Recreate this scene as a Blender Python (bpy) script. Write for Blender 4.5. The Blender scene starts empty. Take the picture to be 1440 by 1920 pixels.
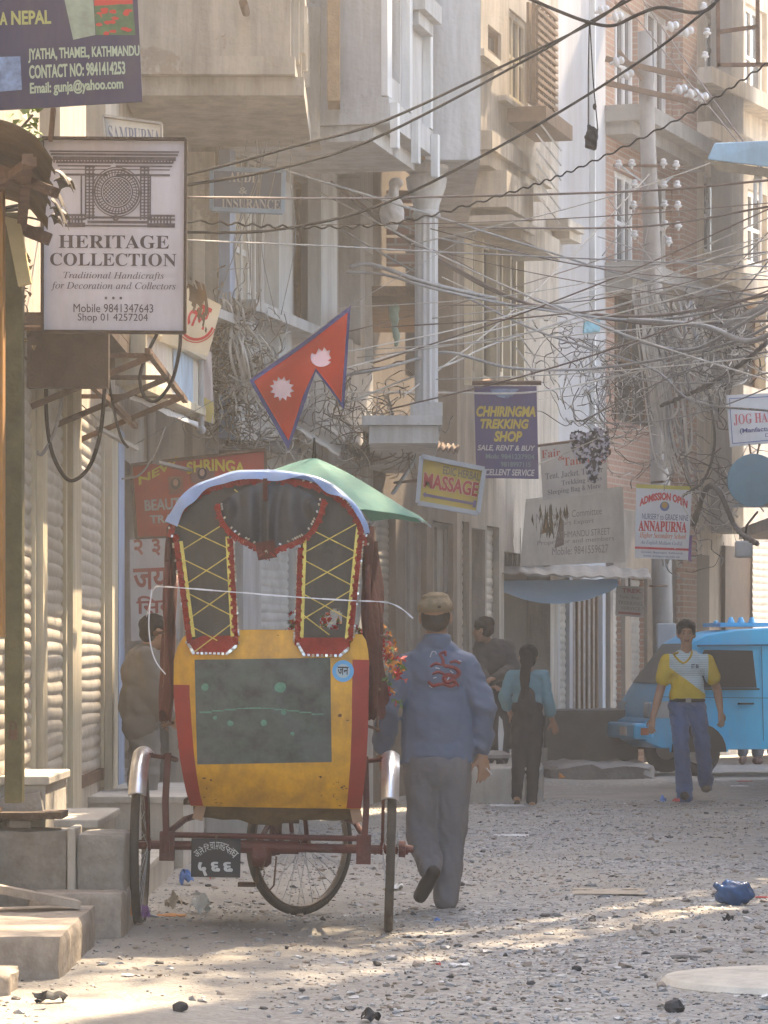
import bpy, bmesh, math, random
import numpy as np
from mathutils import Vector, Matrix, noise as mnoise
from mathutils.bvhtree import BVHTree
random.seed(11)
C = bpy.context.scene.collection
SC = bpy.context.scene
R = math.radians

# ---------------------------------------------------------------- camera, world, sun, exposure
FP, HZ, CH = 6208.0, 1240.0, 1.3          # focal length in photo pixels, horizon row, eye height
cam = bpy.data.cameras.new('camera'); cam_o = bpy.data.objects.new('camera', cam); C.objects.link(cam_o)
cam_o.location = (0, 0, CH); cam_o.rotation_euler = (R(90), 0, 0)
cam.sensor_width = 36; cam.sensor_height = 36; cam.sensor_fit = 'VERTICAL'
cam.lens = 36*FP/1920; cam.shift_y = (HZ-960)/1920; cam.clip_start = .2; cam.clip_end = 500
SC.camera = cam_o
SUN_AZ, SUN_EL = R(27), R(50)             # azimuth from +Y towards +X
sun_dir = Vector((math.sin(SUN_AZ)*math.cos(SUN_EL), math.cos(SUN_AZ)*math.cos(SUN_EL), math.sin(SUN_EL)))
world = bpy.data.worlds.new('World'); SC.world = world; world.use_nodes = True
wn = world.node_tree; bg = wn.nodes['Background']
sky = wn.nodes.new('ShaderNodeTexSky'); sky.sky_type = 'NISHITA'; sky.sun_disc = False
sky.sun_elevation = SUN_EL; sky.sun_rotation = SUN_AZ; sky.dust_density = 1.7; sky.air_density = 1.0; sky.ozone_density = 1
wn.links.new(sky.outputs[0], bg.inputs[0]); bg.inputs[1].default_value = .15
sl = bpy.data.lights.new('sun', 'SUN'); sl.energy = 2.9; sl.angle = R(.5); sl.color = (1, .79, .55)
so = bpy.data.objects.new('sun', sl); C.objects.link(so); so.location = (20, 30, 30)
so.rotation_euler = sun_dir.to_track_quat('Z', 'Y').to_euler()
SC.view_settings.view_transform = 'Standard'; SC.view_settings.look = 'None'
SC.view_settings.exposure = 2.85; SC.view_settings.gamma = 1
SC.render.engine = 'CYCLES'
SC.cycles.use_denoising = True
SC.cycles.max_bounces = 7; SC.cycles.diffuse_bounces = 4; SC.cycles.volume_bounces = 1
SC.cycles.volume_step_rate = 1; SC.cycles.sample_clamp_indirect = 6
HAZE = .0052

def W(px, py, Y): return Vector(((px-720)*Y/FP, Y, CH-(py-HZ)*Y/FP))
def gy(Y): return HZ+CH*FP/Y
def ground_z(x, y):
    z = .022*mnoise.noise(Vector((x*.9, y*.55, 0)))+.010*mnoise.noise(Vector((x*3, y*2, 5)))
    z += .035*max(0, min(1, (-.2-x)/1.0))                        # the verge rises towards the shop steps
    z -= .05*math.exp(-((x+.42)**2+(y-17.5)**2)/.18)
    return z

# ---------------------------------------------------------------- materials
MATS = {}
def mat(name, col, rough=.8, var=.18, scale=5, bump=.0, bscale=45, metal=0, spec=.3, dirt=0, dcol=(.09, .07, .05), dscale=(3.5, 3.5, .4), alpha=1, trans=0, sheen=0, lo=None, thin=0, peel=None):
    if name in MATS: return MATS[name]
    m = bpy.data.materials.new(name); m.use_nodes = True; MATS[name] = m
    nt = m.node_tree; N = nt.nodes; L = nt.links; b = N['Principled BSDF']
    b.inputs['Roughness'].default_value = rough; b.inputs['Metallic'].default_value = metal
    b.inputs['Specular IOR Level'].default_value = spec
    if trans: b.inputs['Transmission Weight'].default_value = trans
    if sheen: b.inputs['Sheen Weight'].default_value = sheen
    tc = N.new('ShaderNodeTexCoord')
    nz = N.new('ShaderNodeTexNoise'); nz.inputs['Scale'].default_value = scale; nz.inputs['Detail'].default_value = 6; nz.inputs['Roughness'].default_value = .65
    L.new(tc.outputs['Object'], nz.inputs['Vector'])
    rp = N.new('ShaderNodeValToRGB'); e = rp.color_ramp.elements
    lo = lo or [c*(1-var) for c in col]; hi = [min(1, c*(1+var)) for c in col]
    e[0].position = .3; e[0].color = (*lo, 1); e[1].position = .7; e[1].color = (*hi, 1)
    L.new(nz.outputs['Fac'], rp.inputs[0]); out = rp.outputs[0]
    if dirt:
        mp = N.new('ShaderNodeMapping'); mp.inputs['Scale'].default_value = dscale
        n2 = N.new('ShaderNodeTexNoise'); n2.inputs['Scale'].default_value = 1.6; n2.inputs['Detail'].default_value = 8; n2.inputs['Roughness'].default_value = .7
        L.new(tc.outputs['Object'], mp.inputs[0]); L.new(mp.outputs[0], n2.inputs['Vector'])
        r2 = N.new('ShaderNodeValToRGB'); r2.color_ramp.elements[0].position = .40; r2.color_ramp.elements[0].color = (0, 0, 0, 1)
        r2.color_ramp.elements[1].position = .75; r2.color_ramp.elements[1].color = (dirt, dirt, dirt, 1)
        L.new(n2.outputs['Fac'], r2.inputs[0])
        mx = N.new('ShaderNodeMix'); mx.data_type = 'RGBA'
        L.new(r2.outputs[0], mx.inputs[0]); L.new(out, mx.inputs[6]); mx.inputs[7].default_value = (*dcol, 1)
        out = mx.outputs[2]
    if peel:          # patches where the coat has fallen off
        n4 = N.new('ShaderNodeTexNoise'); n4.inputs['Scale'].default_value = 1.3; n4.inputs['Detail'].default_value = 9; n4.inputs['Roughness'].default_value = .72
        L.new(tc.outputs['Object'], n4.inputs['Vector']); r4 = N.new('ShaderNodeValToRGB'); r4.color_ramp.elements[0].position = .60; r4.color_ramp.elements[0].color = (0, 0, 0, 1)
        r4.color_ramp.elements[1].position = .625; r4.color_ramp.elements[1].color = (.75, .75, .75, 1); L.new(n4.outputs['Fac'], r4.inputs[0])
        m4 = N.new('ShaderNodeMix'); m4.data_type = 'RGBA'; L.new(r4.outputs[0], m4.inputs[0]); L.new(out, m4.inputs[6]); m4.inputs[7].default_value = (*peel, 1); out = m4.outputs[2]
    L.new(out, b.inputs['Base Color'])
    if thin:          # thin cloth or plastic lets light through
        tl = N.new('ShaderNodeBsdfTranslucent'); ms = N.new('ShaderNodeMixShader'); ms.inputs[0].default_value = thin
        L.new(out, tl.inputs['Color']); L.new(b.outputs[0], ms.inputs[1]); L.new(tl.outputs[0], ms.inputs[2]); L.new(ms.outputs[0], N['Material Output'].inputs['Surface'])
    if bump:
        n3 = N.new('ShaderNodeTexNoise'); n3.inputs['Scale'].default_value = bscale; n3.inputs['Detail'].default_value = 4
        L.new(tc.outputs['Object'], n3.inputs['Vector'])
        bp = N.new('ShaderNodeBump'); bp.inputs['Strength'].default_value = bump; bp.inputs['Distance'].default_value = .02
        L.new(n3.outputs['Fac'], bp.inputs['Height']); L.new(bp.outputs[0], b.inputs['Normal'])
    return m
def brick_mat(name, c1, c2, mortar, sc=1.0):
    m = mat(name, c1); nt = m.node_tree; N = nt.nodes; L = nt.links
    tc = N.new('ShaderNodeTexCoord'); sp = N.new('ShaderNodeSeparateXYZ'); cb = N.new('ShaderNodeCombineXYZ')
    ad = N.new('ShaderNodeMath'); ad.operation = 'ADD'
    L.new(tc.outputs['Object'], sp.inputs[0]); L.new(sp.outputs[0], ad.inputs[0]); L.new(sp.outputs[1], ad.inputs[1])
    L.new(ad.outputs[0], cb.inputs[0]); L.new(sp.outputs[2], cb.inputs[1])
    br = N.new('ShaderNodeTexBrick'); br.inputs['Scale'].default_value = 1; br.inputs['Brick Width'].default_value = .24*sc; br.inputs['Row Height'].default_value = .075*sc
    br.inputs['Mortar Size'].default_value = .009*sc; br.inputs['Color1'].default_value = (*c1, 1); br.inputs['Color2'].default_value = (*c2, 1); br.inputs['Mortar'].default_value = (*mortar, 1)
    L.new(cb.outputs[0], br.inputs['Vector']); L.new(br.outputs[0], N['Principled BSDF'].inputs['Base Color'])
    return m

# ---------------------------------------------------------------- mesh builder
class MB:
    def __init__(s): s.v = []; s.f = []; s.m = []; s.cur = 0; s.cuts = []
    def add(s, vs, fs):
        o = len(s.v); s.cuts.append((o, len(s.f))); s.v += [tuple(v) for v in vs]
        s.f += [tuple(i+o for i in f) for f in fs]; s.m += [s.cur]*len(fs); return s
    def hexa(s, p):   # 8 points: bottom 4 ccw, top 4 ccw
        return s.add(p, [(3, 2, 1, 0), (4, 5, 6, 7), (0, 1, 5, 4), (1, 2, 6, 5), (2, 3, 7, 6), (3, 0, 4, 7)])
    def box(s, x0, x1, y0, y1, z0, z1):
        return s.hexa([(x0, y0, z0), (x1, y0, z0), (x1, y1, z0), (x0, y1, z0), (x0, y0, z1), (x1, y0, z1), (x1, y1, z1), (x0, y1, z1)])
    def obox(s, c, size, rot=None):
        c = Vector(c); M = rot or Matrix.Identity(3); h = [d/2 for d in size]
        return s.hexa([c+M@Vector((a*h[0], b*h[1], d*h[2])) for d in (-1, 1) for a, b in ((-1, -1), (1, -1), (1, 1), (-1, 1))])
    def bar(s, a, b, w, h=None, up=(0, 0, 1)):
        a = Vector(a); b = Vector(b); h = h or w; d = (b-a).normalized(); u = Vector(up)
        if abs(d.dot(u)) > .98: u = Vector((1, 0, 0))
        r = d.cross(u).normalized(); u = r.cross(d); P = []
        for p in (a, b): P += [p-r*w/2-u*h/2, p+r*w/2-u*h/2, p+r*w/2+u*h/2, p-r*w/2+u*h/2]
        return s.hexa(P)
    def tube(s, path, r, n=6, cap=True):
        P = [Vector(p) for p in path]; rs = r if hasattr(r, '__len__') else [r]*len(P)
        vs = []; u = None
        for i, p in enumerate(P):
            d = (P[min(i+1, len(P)-1)]-P[max(i-1, 0)])
            d = d.normalized() if d.length > 1e-9 else Vector((0, 0, 1))
            if u is None: u = d.orthogonal().normalized()
            else:
                u = (u-d*u.dot(d)); u = u.normalized() if u.length > 1e-6 else d.orthogonal().normalized()
            w = d.cross(u)
            for k in range(n):
                a = 2*math.pi*k/n; vs.append(p+(u*math.cos(a)+w*math.sin(a))*rs[i])
        fs = [(i*n+k, i*n+(k+1) % n, (i+1)*n+(k+1) % n, (i+1)*n+k) for i in range(len(P)-1) for k in range(n)]
        if cap: fs += [tuple(range(n))[::-1], tuple((len(P)-1)*n+k for k in range(n))]
        return s.add(vs, fs)
    def ring(s, c, axis, R0, r, n=40, k=8, sq=1.0):   # torus
        c = Vector(c); ax = Vector(axis).normalized(); u = ax.orthogonal().normalized(); w = ax.cross(u); vs = []
        for i in range(n):
            a = 2*math.pi*i/n; e = u*math.cos(a)+w*math.sin(a)
            for j in range(k):
                b = 2*math.pi*j/k; vs.append(c+e*(R0+r*math.cos(b))+ax*(r*sq*math.sin(b)))
        return s.add(vs, [(i*k+j, ((i+1) % n)*k+j, ((i+1) % n)*k+(j+1) % k, i*k+(j+1) % k) for i in range(n) for j in range(k)])
    def lathe(s, c, axis, prof, n=16):   # prof: (r, h)
        c = Vector(c); ax = Vector(axis).normalized(); u = ax.orthogonal().normalized(); w = ax.cross(u); vs = []
        for r, h in prof:
            for i in range(n):
                a = 2*math.pi*i/n; vs.append(c+ax*h+(u*math.cos(a)+w*math.sin(a))*max(r, 1e-4))
        m = len(prof)
        fs = [(i*n+k, i*n+(k+1) % n, (i+1)*n+(k+1) % n, (i+1)*n+k) for i in range(m-1) for k in range(n)]
        fs += [tuple(range(n))[::-1], tuple((m-1)*n+k for k in range(n))]
        return s.add(vs, fs)
    def prism(s, pts, off):     # polygon pts extruded by off
        o = Vector(off); n = len(pts); P = [Vector(p) for p in pts]
        return s.add(P+[p+o for p in P], [tuple(range(n))[::-1], tuple(range(n, 2*n))]+[(i, (i+1) % n, n+(i+1) % n, n+i) for i in range(n)])
    def cap(s, a, b, r0, r1, n=12):   # tapered capsule
        a = Vector(a); b = Vector(b); d = (b-a); L = d.length; d = d.normalized() if L > 1e-6 else Vector((0, 0, 1))
        pr = [(r0*math.cos(t), -r0*math.sin(t)) for t in (1.5, 1.1, .7, .35, 0)]+[(r1*math.cos(t), L+r1*math.sin(t)) for t in (0, .35, .7, 1.1, 1.5)]
        return s.lathe(a, d, pr, n)
    def ell(s, c, rad, rot=None, n=14, m=9):
        c = Vector(c); M = rot or Matrix.Identity(3); vs = []
        for i in range(m+1):
            t = math.pi*(i/m)*.998+.003
            for k in range(n):
                a = 2*math.pi*k/n
                vs.append(c+M@Vector((rad[0]*math.sin(t)*math.cos(a), rad[1]*math.sin(t)*math.sin(a), rad[2]*math.cos(t))))
        fs = [(i*n+k, (i+1)*n+k, (i+1)*n+(k+1) % n, i*n+(k+1) % n) for i in range(m) for k in range(n)]
        fs += [tuple(range(n)), tuple(m*n+k for k in range(n))[::-1]]
        return s.add(vs, fs)
    def sheet(s, fn, nu, nv, off, mask=None):   # two-sided cloth with a rim
        o = Vector(off); A = {}; vs = []
        for i in range(nu+1):
            for j in range(nv+1):
                A[i, j] = len(vs); vs.append(Vector(fn(i/nu, j/nv)))
        n = len(vs); vs += [v+o for v in vs]; keep = set(); fs = []
        for i in range(nu):
            for j in range(nv):
                if mask is None or mask((i+.5)/nu, (j+.5)/nv): keep.add((i, j))
        for i, j in keep:
            q = (A[i, j], A[i+1, j], A[i+1, j+1], A[i, j+1]); fs += [q, tuple(k+n for k in q[::-1])]
            for (di, dj), (a, b) in (((0, -1), (q[0], q[1])), ((1, 0), (q[1], q[2])), ((0, 1), (q[2], q[3])), ((-1, 0), (q[3], q[0]))):
                if (i+di, j+dj) not in keep: fs.append((b, a, a+n, b+n))
        return s.add(vs, fs)
    def xf(s, M):
        s.v = [tuple(M@Vector(v)) for v in s.v]; return s

ROOT = {}
def link(name, me, mats, parent=None, smooth=False):
    o = bpy.data.objects.new(name, me); C.objects.link(o)
    for m in (mats if isinstance(mats, (list, tuple)) else [mats]): me.materials.append(m)
    if parent is not None: o.parent = parent
    if smooth: me.polygons.foreach_set('use_smooth', [True]*len(me.polygons))
    return o
def root_of(o):
    while o.parent is not None: o = o.parent
    return o
def obj(name, mb, mats, parent=None, smooth=False, world=True, bevel=0):
    """links a mesh builder as one object; world verts are taken relative to the thing's base"""
    loc = ROOT.get(root_of(parent).name, Vector()) if parent is not None and world else Vector()
    vs = mb.v
    if parent is None and world:
        a = np.array(vs); loc = Vector(((a[:, 0].min()+a[:, 0].max())/2, (a[:, 1].min()+a[:, 1].max())/2, a[:, 2].min()))
    if loc.length: vs = [(v[0]-loc.x, v[1]-loc.y, v[2]-loc.z) for v in vs]
    me = bpy.data.meshes.new(name); me.from_pydata(vs, [], mb.f)
    if len(set(mb.m)) > 1: me.polygons.foreach_set('material_index', mb.m)
    o = link(name, me, mats, parent, smooth)
    if parent is None: o.location = loc; ROOT[o.name] = loc.copy()
    if bevel:
        b = o.modifiers.new('bevel', 'BEVEL'); b.width = bevel; b.segments = 2; b.limit_method = 'ANGLE'
    if smooth == 2:
        me.polygons.foreach_set('use_smooth', [True]*len(me.polygons))
        bm = bmesh.new(); bm.from_mesh(me)
        for e in bm.edges:
            if len(e.link_faces) == 2 and e.calc_face_angle(0) > .6: e.smooth = False
        bm.to_mesh(me); bm.free()
    return o
def objs(name, mb, mats, parent=None, smooth=False, world=True, bevel=0):
    """the same, but every piece added to the builder becomes an object of its own"""
    out = []; cuts = mb.cuts+[(len(mb.v), len(mb.f))]
    for (a, b), (c, d) in zip(cuts, cuts[1:]):
        q = MB(); q.add(mb.v[a:c], [tuple(i-a for i in f) for f in mb.f[b:d]]); out.append(obj(name, q, mats, parent, smooth, world, bevel))
    return out
def tag(o, label, cat, group=None, kind=None):
    if label: o['label'] = label
    if cat: o['category'] = cat
    if group: o['group'] = group
    if kind: o['kind'] = kind
    return o
def thing(name, loc, label, cat, group=None, rot=(0, 0, 0)):
    o = bpy.data.objects.new(name, None); C.objects.link(o); o.location = loc; o.rotation_euler = rot
    o.empty_display_size = .2; ROOT[o.name] = Vector(loc); return tag(o, label, cat, group)
BENCH = bpy.data.scenes.new('bench')         # a spare scene where modifiers and text are turned into mesh; removed at the end
def evaluated(o):
    vl = BENCH.view_layers[0]; vl.update(); dg = vl.depsgraph
    return bpy.data.meshes.new_from_object(o.evaluated_get(dg))
def blob(mb, voxel, smooth=3, fold=0, fscale=(9, 9, 22), seed=0, fmask=None):
    """union of overlapping solids grown into one continuous skin; returns verts, faces"""
    me = bpy.data.meshes.new('tmp'); me.from_pydata(mb.v, [], mb.f)
    o = bpy.data.objects.new('tmp', me); BENCH.collection.objects.link(o)
    r = o.modifiers.new('r', 'REMESH'); r.mode = 'VOXEL'; r.voxel_size = voxel
    if smooth:
        s = o.modifiers.new('s', 'SMOOTH'); s.factor = .5; s.iterations = smooth
    m2 = evaluated(o); BENCH.collection.objects.unlink(o)
    if fold:
        N = len(m2.vertices); co = np.empty(N*3, np.float32); no = np.empty(N*3, np.float32)
        m2.vertices.foreach_get('co', co); m2.vertices.foreach_get('normal', no); co = co.reshape(-1, 3); no = no.reshape(-1, 3); a = np.empty((N, 1))
        for i, c in enumerate(co.tolist()):
            q = Vector((c[0]*fscale[0]+seed, c[1]*fscale[1], c[2]*fscale[2]+.6*c[0]*fscale[0]))
            a[i] = (mnoise.noise(q)+.5*mnoise.noise(q*2.1+Vector((7, 3, 1))))*fold*(fmask(Vector(c)) if fmask else 1)
        m2.vertices.foreach_set('co', (co+no*a).astype(np.float32).ravel()); m2.update()
    return m2
def blob_obj(name, m2, mats, parent, facemat=None):
    o = link(name, m2, mats, parent, True)
    if facemat:
        for p in m2.polygons: p.material_index = facemat(p.center, p.normal)
    return o

# ---------------------------------------------------------------- lettering
def styled(t, st):
    if st is None: return t
    if st in ('s', 'si'): return t
    base = {'b': 0x1D400, 'i': 0x1D434, 'bi': 0x1D468, 's': 0x1D5D4, 'si': 0x1D63C}[st]; r = ''
    for ch in t:
        if 'A' <= ch <= 'Z': r += chr(base+ord(ch)-65)
        elif st == 'i' and ch == 'h': r += '\u210e'
        elif 'a' <= ch <= 'z': r += chr(base+26+ord(ch)-97)
        elif '0' <= ch <= '9' and st in 'bs': r += chr({'b': 0x1D7CE, 's': 0x1D7EC}[st]+ord(ch)-48)
        else: r += ch
    return r
TXT = {}
def prepare_text(keys):
    todo = []
    for k in dict.fromkeys(keys):
        if k in TXT: continue
        cu = bpy.data.curves.new('t', 'FONT'); cu.body = styled(*k); cu.size = 1; cu.resolution_u = 3
        if k[1] in ('s', 'si'): cu.offset = .022; cu.shear = .25 if k[1] == 'si' else 0
        o = bpy.data.objects.new('t', cu); BENCH.collection.objects.link(o); todo.append((k, o))
    vl = BENCH.view_layers[0]; vl.update(); dg = vl.depsgraph
    for k, o in todo:
        me = bpy.data.meshes.new_from_object(o.evaluated_get(dg))
        bm = bmesh.new(); bm.from_mesh(me); bmesh.ops.triangulate(bm, faces=bm.faces); bm.verts.index_update()
        v = np.array([tuple(x.co) for x in bm.verts])[:, :2]; f = [tuple(x.index for x in p.verts) for p in bm.faces]
        TXT[k] = (v, f); bm.free(); o.hide_viewport = True; bpy.data.meshes.remove(me)
def text_geo(t, st):
    if (t, st) not in TXT: prepare_text([(t, st)])
    return TXT[t, st]
PENDING = []
class Sign:
    """a board or banner through four photo corners (TL, TR, BR, BL) at depth Y"""
    def __init__(s, name, label, cat, quad, Y, m, thick=.02, wave=0, frame=None, group=None, n=8, seed=0, rim=None, mask=None, parent=None, nv=None):
        Ys = Y if hasattr(Y, '__len__') else [Y]*4
        s.c = [W(q[0], q[1], y) for q, y in zip(quad, Ys)]
        s.nrm = (s.c[2]-s.c[3]).cross(s.c[0]-s.c[3]).normalized(); s.wave = wave; s.seed = seed
        if s.nrm.y > 0: s.nrm = -s.nrm
        lo = min(c.z for c in s.c); mid = sum(s.c, Vector())/4
        s.root = parent or thing(name, (mid.x, mid.y, lo), label, cat, group)
        mb = MB().sheet(lambda u, v: s.at(u, v), n, nv or n, -s.nrm*thick, mask)
        s.board = obj('board' if parent is None else name, mb, m, s.root, smooth=2)
        if frame:
            w, fm = frame; f = MB(); o = s.nrm*.006
            for a, b in ((0, 1), (1, 2), (2, 3), (3, 0)): f.bar(s.c[a]+o, s.c[b]+o, w, thick+.03, up=s.nrm)
            obj('frame', f, fm, s.root)
    def at(s, u, v, off=0):
        a = s.c[3].lerp(s.c[2], u); b = s.c[0].lerp(s.c[1], u); p = a.lerp(b, v)
        if s.wave: p = p+s.nrm*s.wave*(mnoise.noise(Vector((u*3.1+s.seed, v*3.3, s.seed)))+.4*math.sin(u*9+s.seed+v*2))
        return p+s.nrm*off
    def text(s, *a, **k): PENDING.append((s, a, k))
    def write(s, lines, m, off=.003, bold=0, name='lettering', thick=.002):
        mb = MB()
        for ln in lines:
            t, st, u0, v0, u1, v1 = ln[:6]; arch = ln[6] if len(ln) > 6 else 0; skew = ln[7] if len(ln) > 7 else 0
            v, f = text_geo(t, st); lo = v.min(0); hi = v.max(0); d = hi-lo
            for sh in ((0, 0),) if not bold else ((-bold, 0), (bold, 0), (0, bold), (0, -bold)):
                P = []
                for a, b in v:
                    x = (a-lo[0])/d[0]; y = (b-lo[1])/d[1]
                    P.append(s.at(u0+(u1-u0)*x+sh[0], v0+(v1-v0)*y-arch*((x-.5)*2)**2+skew*x+sh[1], off+.0007*(sh[0] > 0)+.0014*(sh[1] > 0)+.0021*(sh[1] < 0)))
                mb.add(P, f)
        return obj(name, mb, m, s.root)
    def poly(s, pts, m, off=.003, name='panel', thick=.0015):
        return obj(name, MB().prism([s.at(u, v, off) for u, v in pts], s.nrm*-thick*.5), m, s.root)
    def disc(s, cu, cv, ru, rv, n=28): return [(cu+ru*math.cos(2*math.pi*i/n), cv+rv*math.sin(2*math.pi*i/n)) for i in range(n)]
    def bracket(s, a, b, m, r=.012):
        return obj('bracket', MB().tube([a, b], r), m, s.root)

def flush_text():
    prepare_text([(ln[0], ln[1]) for s, a, k in PENDING for ln in a[0]])
    for s, a, k in PENDING: s.write(*a, **k)
def catenary(a, b, sag, n=18):
    a = Vector(a); b = Vector(b)
    return [a.lerp(b, i/n)-Vector((0, 0, sag*4*(i/n)*(1-i/n))) for i in range(n+1)]
def spline(P, n=8):
    P = [Vector(p) for p in P]; Q = [P[0]*2-P[1]]+P+[P[-1]*2-P[-2]]; out = []
    for i in range(1, len(Q)-2):
        for k in range(n):
            t = k/n; a, b, c, d = Q[i-1], Q[i], Q[i+1], Q[i+2]
            out.append(.5*((2*b)+(c-a)*t+(2*a-5*b+4*c-d)*t*t+(3*b-a-3*c+d)*t**3))
    return out+[P[-1]]
# ---------------------------------------------------------------- palette
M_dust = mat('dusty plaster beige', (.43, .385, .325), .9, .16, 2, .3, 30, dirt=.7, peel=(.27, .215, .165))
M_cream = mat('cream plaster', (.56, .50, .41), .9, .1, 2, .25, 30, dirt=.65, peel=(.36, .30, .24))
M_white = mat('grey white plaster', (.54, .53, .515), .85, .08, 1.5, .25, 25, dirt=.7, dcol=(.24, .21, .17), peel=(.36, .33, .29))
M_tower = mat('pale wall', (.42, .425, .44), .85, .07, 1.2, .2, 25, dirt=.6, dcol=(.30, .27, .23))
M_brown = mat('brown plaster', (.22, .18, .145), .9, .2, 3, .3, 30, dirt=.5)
M_grey = mat('grey render', (.30, .28, .25), .9, .15, 3, .3, 30, dirt=.5, peel=(.2, .17, .14))
M_brick = brick_mat('red brick', (.30, .165, .115), (.24, .13, .09), (.32, .27, .22))
M_wood = mat('old wood', (.16, .095, .05), .75, .3, 9, .4, 60)
M_dwood = mat('dark wood', (.07, .045, .028), .75, .3, 9, .4, 60)
M_lwood = mat('varnished wood', (.30, .19, .10), .6, .25, 9, .3, 60)
M_cpaint = mat('cream paint', (.62, .55, .40), .55, .1, 4, .1, 60, dirt=.55)
M_wpaint = mat('white paint', (.72, .72, .70), .5, .06, 4, .1, 60, dirt=.45)
M_bpaint = mat('pale blue paint', (.36, .45, .60), .55, .12, 4, .1, 60, dirt=.4)
M_shut = mat('shutter steel cream', (.50, .46, .39), .5, .12, 4, .08, 60, dirt=.55, dcol=(.2, .15, .09), dscale=(4, 4, 1.2), spec=.4)
M_shutg = mat('shutter steel grey', (.44, .40, .33), .5, .12, 4, .08, 60, dirt=.5, spec=.4)
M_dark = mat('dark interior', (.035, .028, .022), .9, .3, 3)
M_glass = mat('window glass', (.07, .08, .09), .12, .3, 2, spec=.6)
M_slab = mat('stone slab', (.52, .49, .43), .75, .12, 3, .35, 25, dirt=.5, dcol=(.18, .15, .11))
M_stone = mat('rough stone', (.29, .27, .24), .9, .35, 6, 1, 14, dirt=.7, dcol=(.13, .11, .085), dscale=(4, 4, 3))
M_sandst = mat('worn paving stone', (.40, .35, .295), .85, .25, 5, .8, 16, dirt=.75, dcol=(.16, .13, .10), dscale=(5, 5, 3))
M_rust = mat('rusty iron', (.13, .075, .045), .8, .35, 12, .4, 50)
M_tin = mat('tin sheet', (.34, .32, .29), .5, .2, 6, .2, 30, metal=.4, dirt=.6)
M_steel = mat('painted steel grey', (.36, .38, .40), .5, .1, 6)
M_black = mat('black rubber cable', (.022, .02, .019), .95, .3, 10, spec=.05)
M_cgrey = mat('grey cable', (.28, .27, .26), .6, .3, 10)
M_cwhite = mat('pale cable', (.55, .52, .47), .6, .2, 10)

# ---------------------------------------------------------------- ground
def ground():
    xs = np.concatenate([np.linspace(-40, -2.4, 14), np.linspace(-2.2, 5, 150), np.linspace(5.3, 45, 22)])
    ys = np.concatenate([np.linspace(-12, 10, 24), np.linspace(10.1, 24, 230), np.linspace(24.15, 42, 120), np.linspace(42.5, 95, 40)])
    vs = [(x, y, ground_z(x, y)+(.008*mnoise.noise(Vector((x*11, y*9, 2))) if -2.3 < x < 5 and 10 < y < 30 else 0)) for y in ys for x in xs]
    n = len(xs); fs = [(j*n+i, j*n+i+1, (j+1)*n+i+1, (j+1)*n+i) for j in range(len(ys)-1) for i in range(n-1)]
    me = bpy.data.meshes.new('ground'); me.from_pydata(vs, [], fs)
    m = mat('road dirt and gravel', (.30, .275, .235), .65, .3, 1.1, .0, spec=.35)
    nt = m.node_tree; N = nt.nodes; L = nt.links; b = N['Principled BSDF']
    tc = [x for x in N if x.type == 'TEX_COORD'][0]; base = b.inputs['Base Color'].links[0].from_socket
    # gravel speckle: small stones of differing greys, thinned by patches of bare dust
    vo = N.new('ShaderNodeTexVoronoi'); vo.inputs['Scale'].default_value = 34; L.new(tc.outputs['Object'], vo.inputs['Vector'])
    hs = N.new('ShaderNodeValToRGB'); hs.color_ramp.interpolation = 'LINEAR'
    el = hs.color_ramp.elements; el[0].color = (.14, .13, .12, 1); el[1].color = (.44, .42, .38, 1); e = el.new(.5); e.color = (.25, .25, .245, 1)
    sx = N.new('ShaderNodeSeparateColor'); L.new(vo.outputs['Color'], sx.inputs[0]); L.new(sx.outputs[0], hs.inputs[0])
    pn = N.new('ShaderNodeTexNoise'); pn.inputs['Scale'].default_value = .55; pn.inputs['Detail'].default_value = 6; L.new(tc.outputs['Object'], pn.inputs['Vector'])
    pr = N.new('ShaderNodeValToRGB'); pr.color_ramp.elements[0].position = .4; pr.color_ramp.elements[1].position = .6
    L.new(pn.outputs['Fac'], pr.inputs[0])
    # the verge near the shop steps is bare trodden earth
    sp = N.new('ShaderNodeSeparateXYZ'); L.new(tc.outputs['Object'], sp.inputs[0])
    mr = N.new('ShaderNodeMapRange'); mr.inputs[1].default_value = -1.2; mr.inputs[2].default_value = .6; L.new(sp.outputs[0], mr.inputs[0])
    mu = N.new('ShaderNodeMath'); mu.operation = 'MULTIPLY'; L.new(pr.outputs[0], mu.inputs[0]); L.new(mr.outputs[0], mu.inputs[1])
    mx = N.new('ShaderNodeMix'); mx.data_type = 'RGBA'; L.new(mu.outputs[0], mx.inputs[0]); L.new(base, mx.inputs[6]); L.new(hs.outputs[0], mx.inputs[7])
    L.new(mx.outputs[2], b.inputs['Base Color'])
    bp = N.new('ShaderNodeBump'); bp.inputs['Strength'].default_value = .7; bp.inputs['Distance'].default_value = .02
    n3 = N.new('ShaderNodeTexNoise'); n3.inputs['Scale'].default_value = 38; n3.inputs['Detail'].default_value = 6; L.new(tc.outputs['Object'], n3.inputs['Vector'])
    L.new(n3.outputs['Fac'], bp.inputs['Height']); L.new(bp.outputs[0], b.inputs['Normal'])
    o = link('ground', me, m, None, True); o['kind'] = 'structure'
ground()
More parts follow.
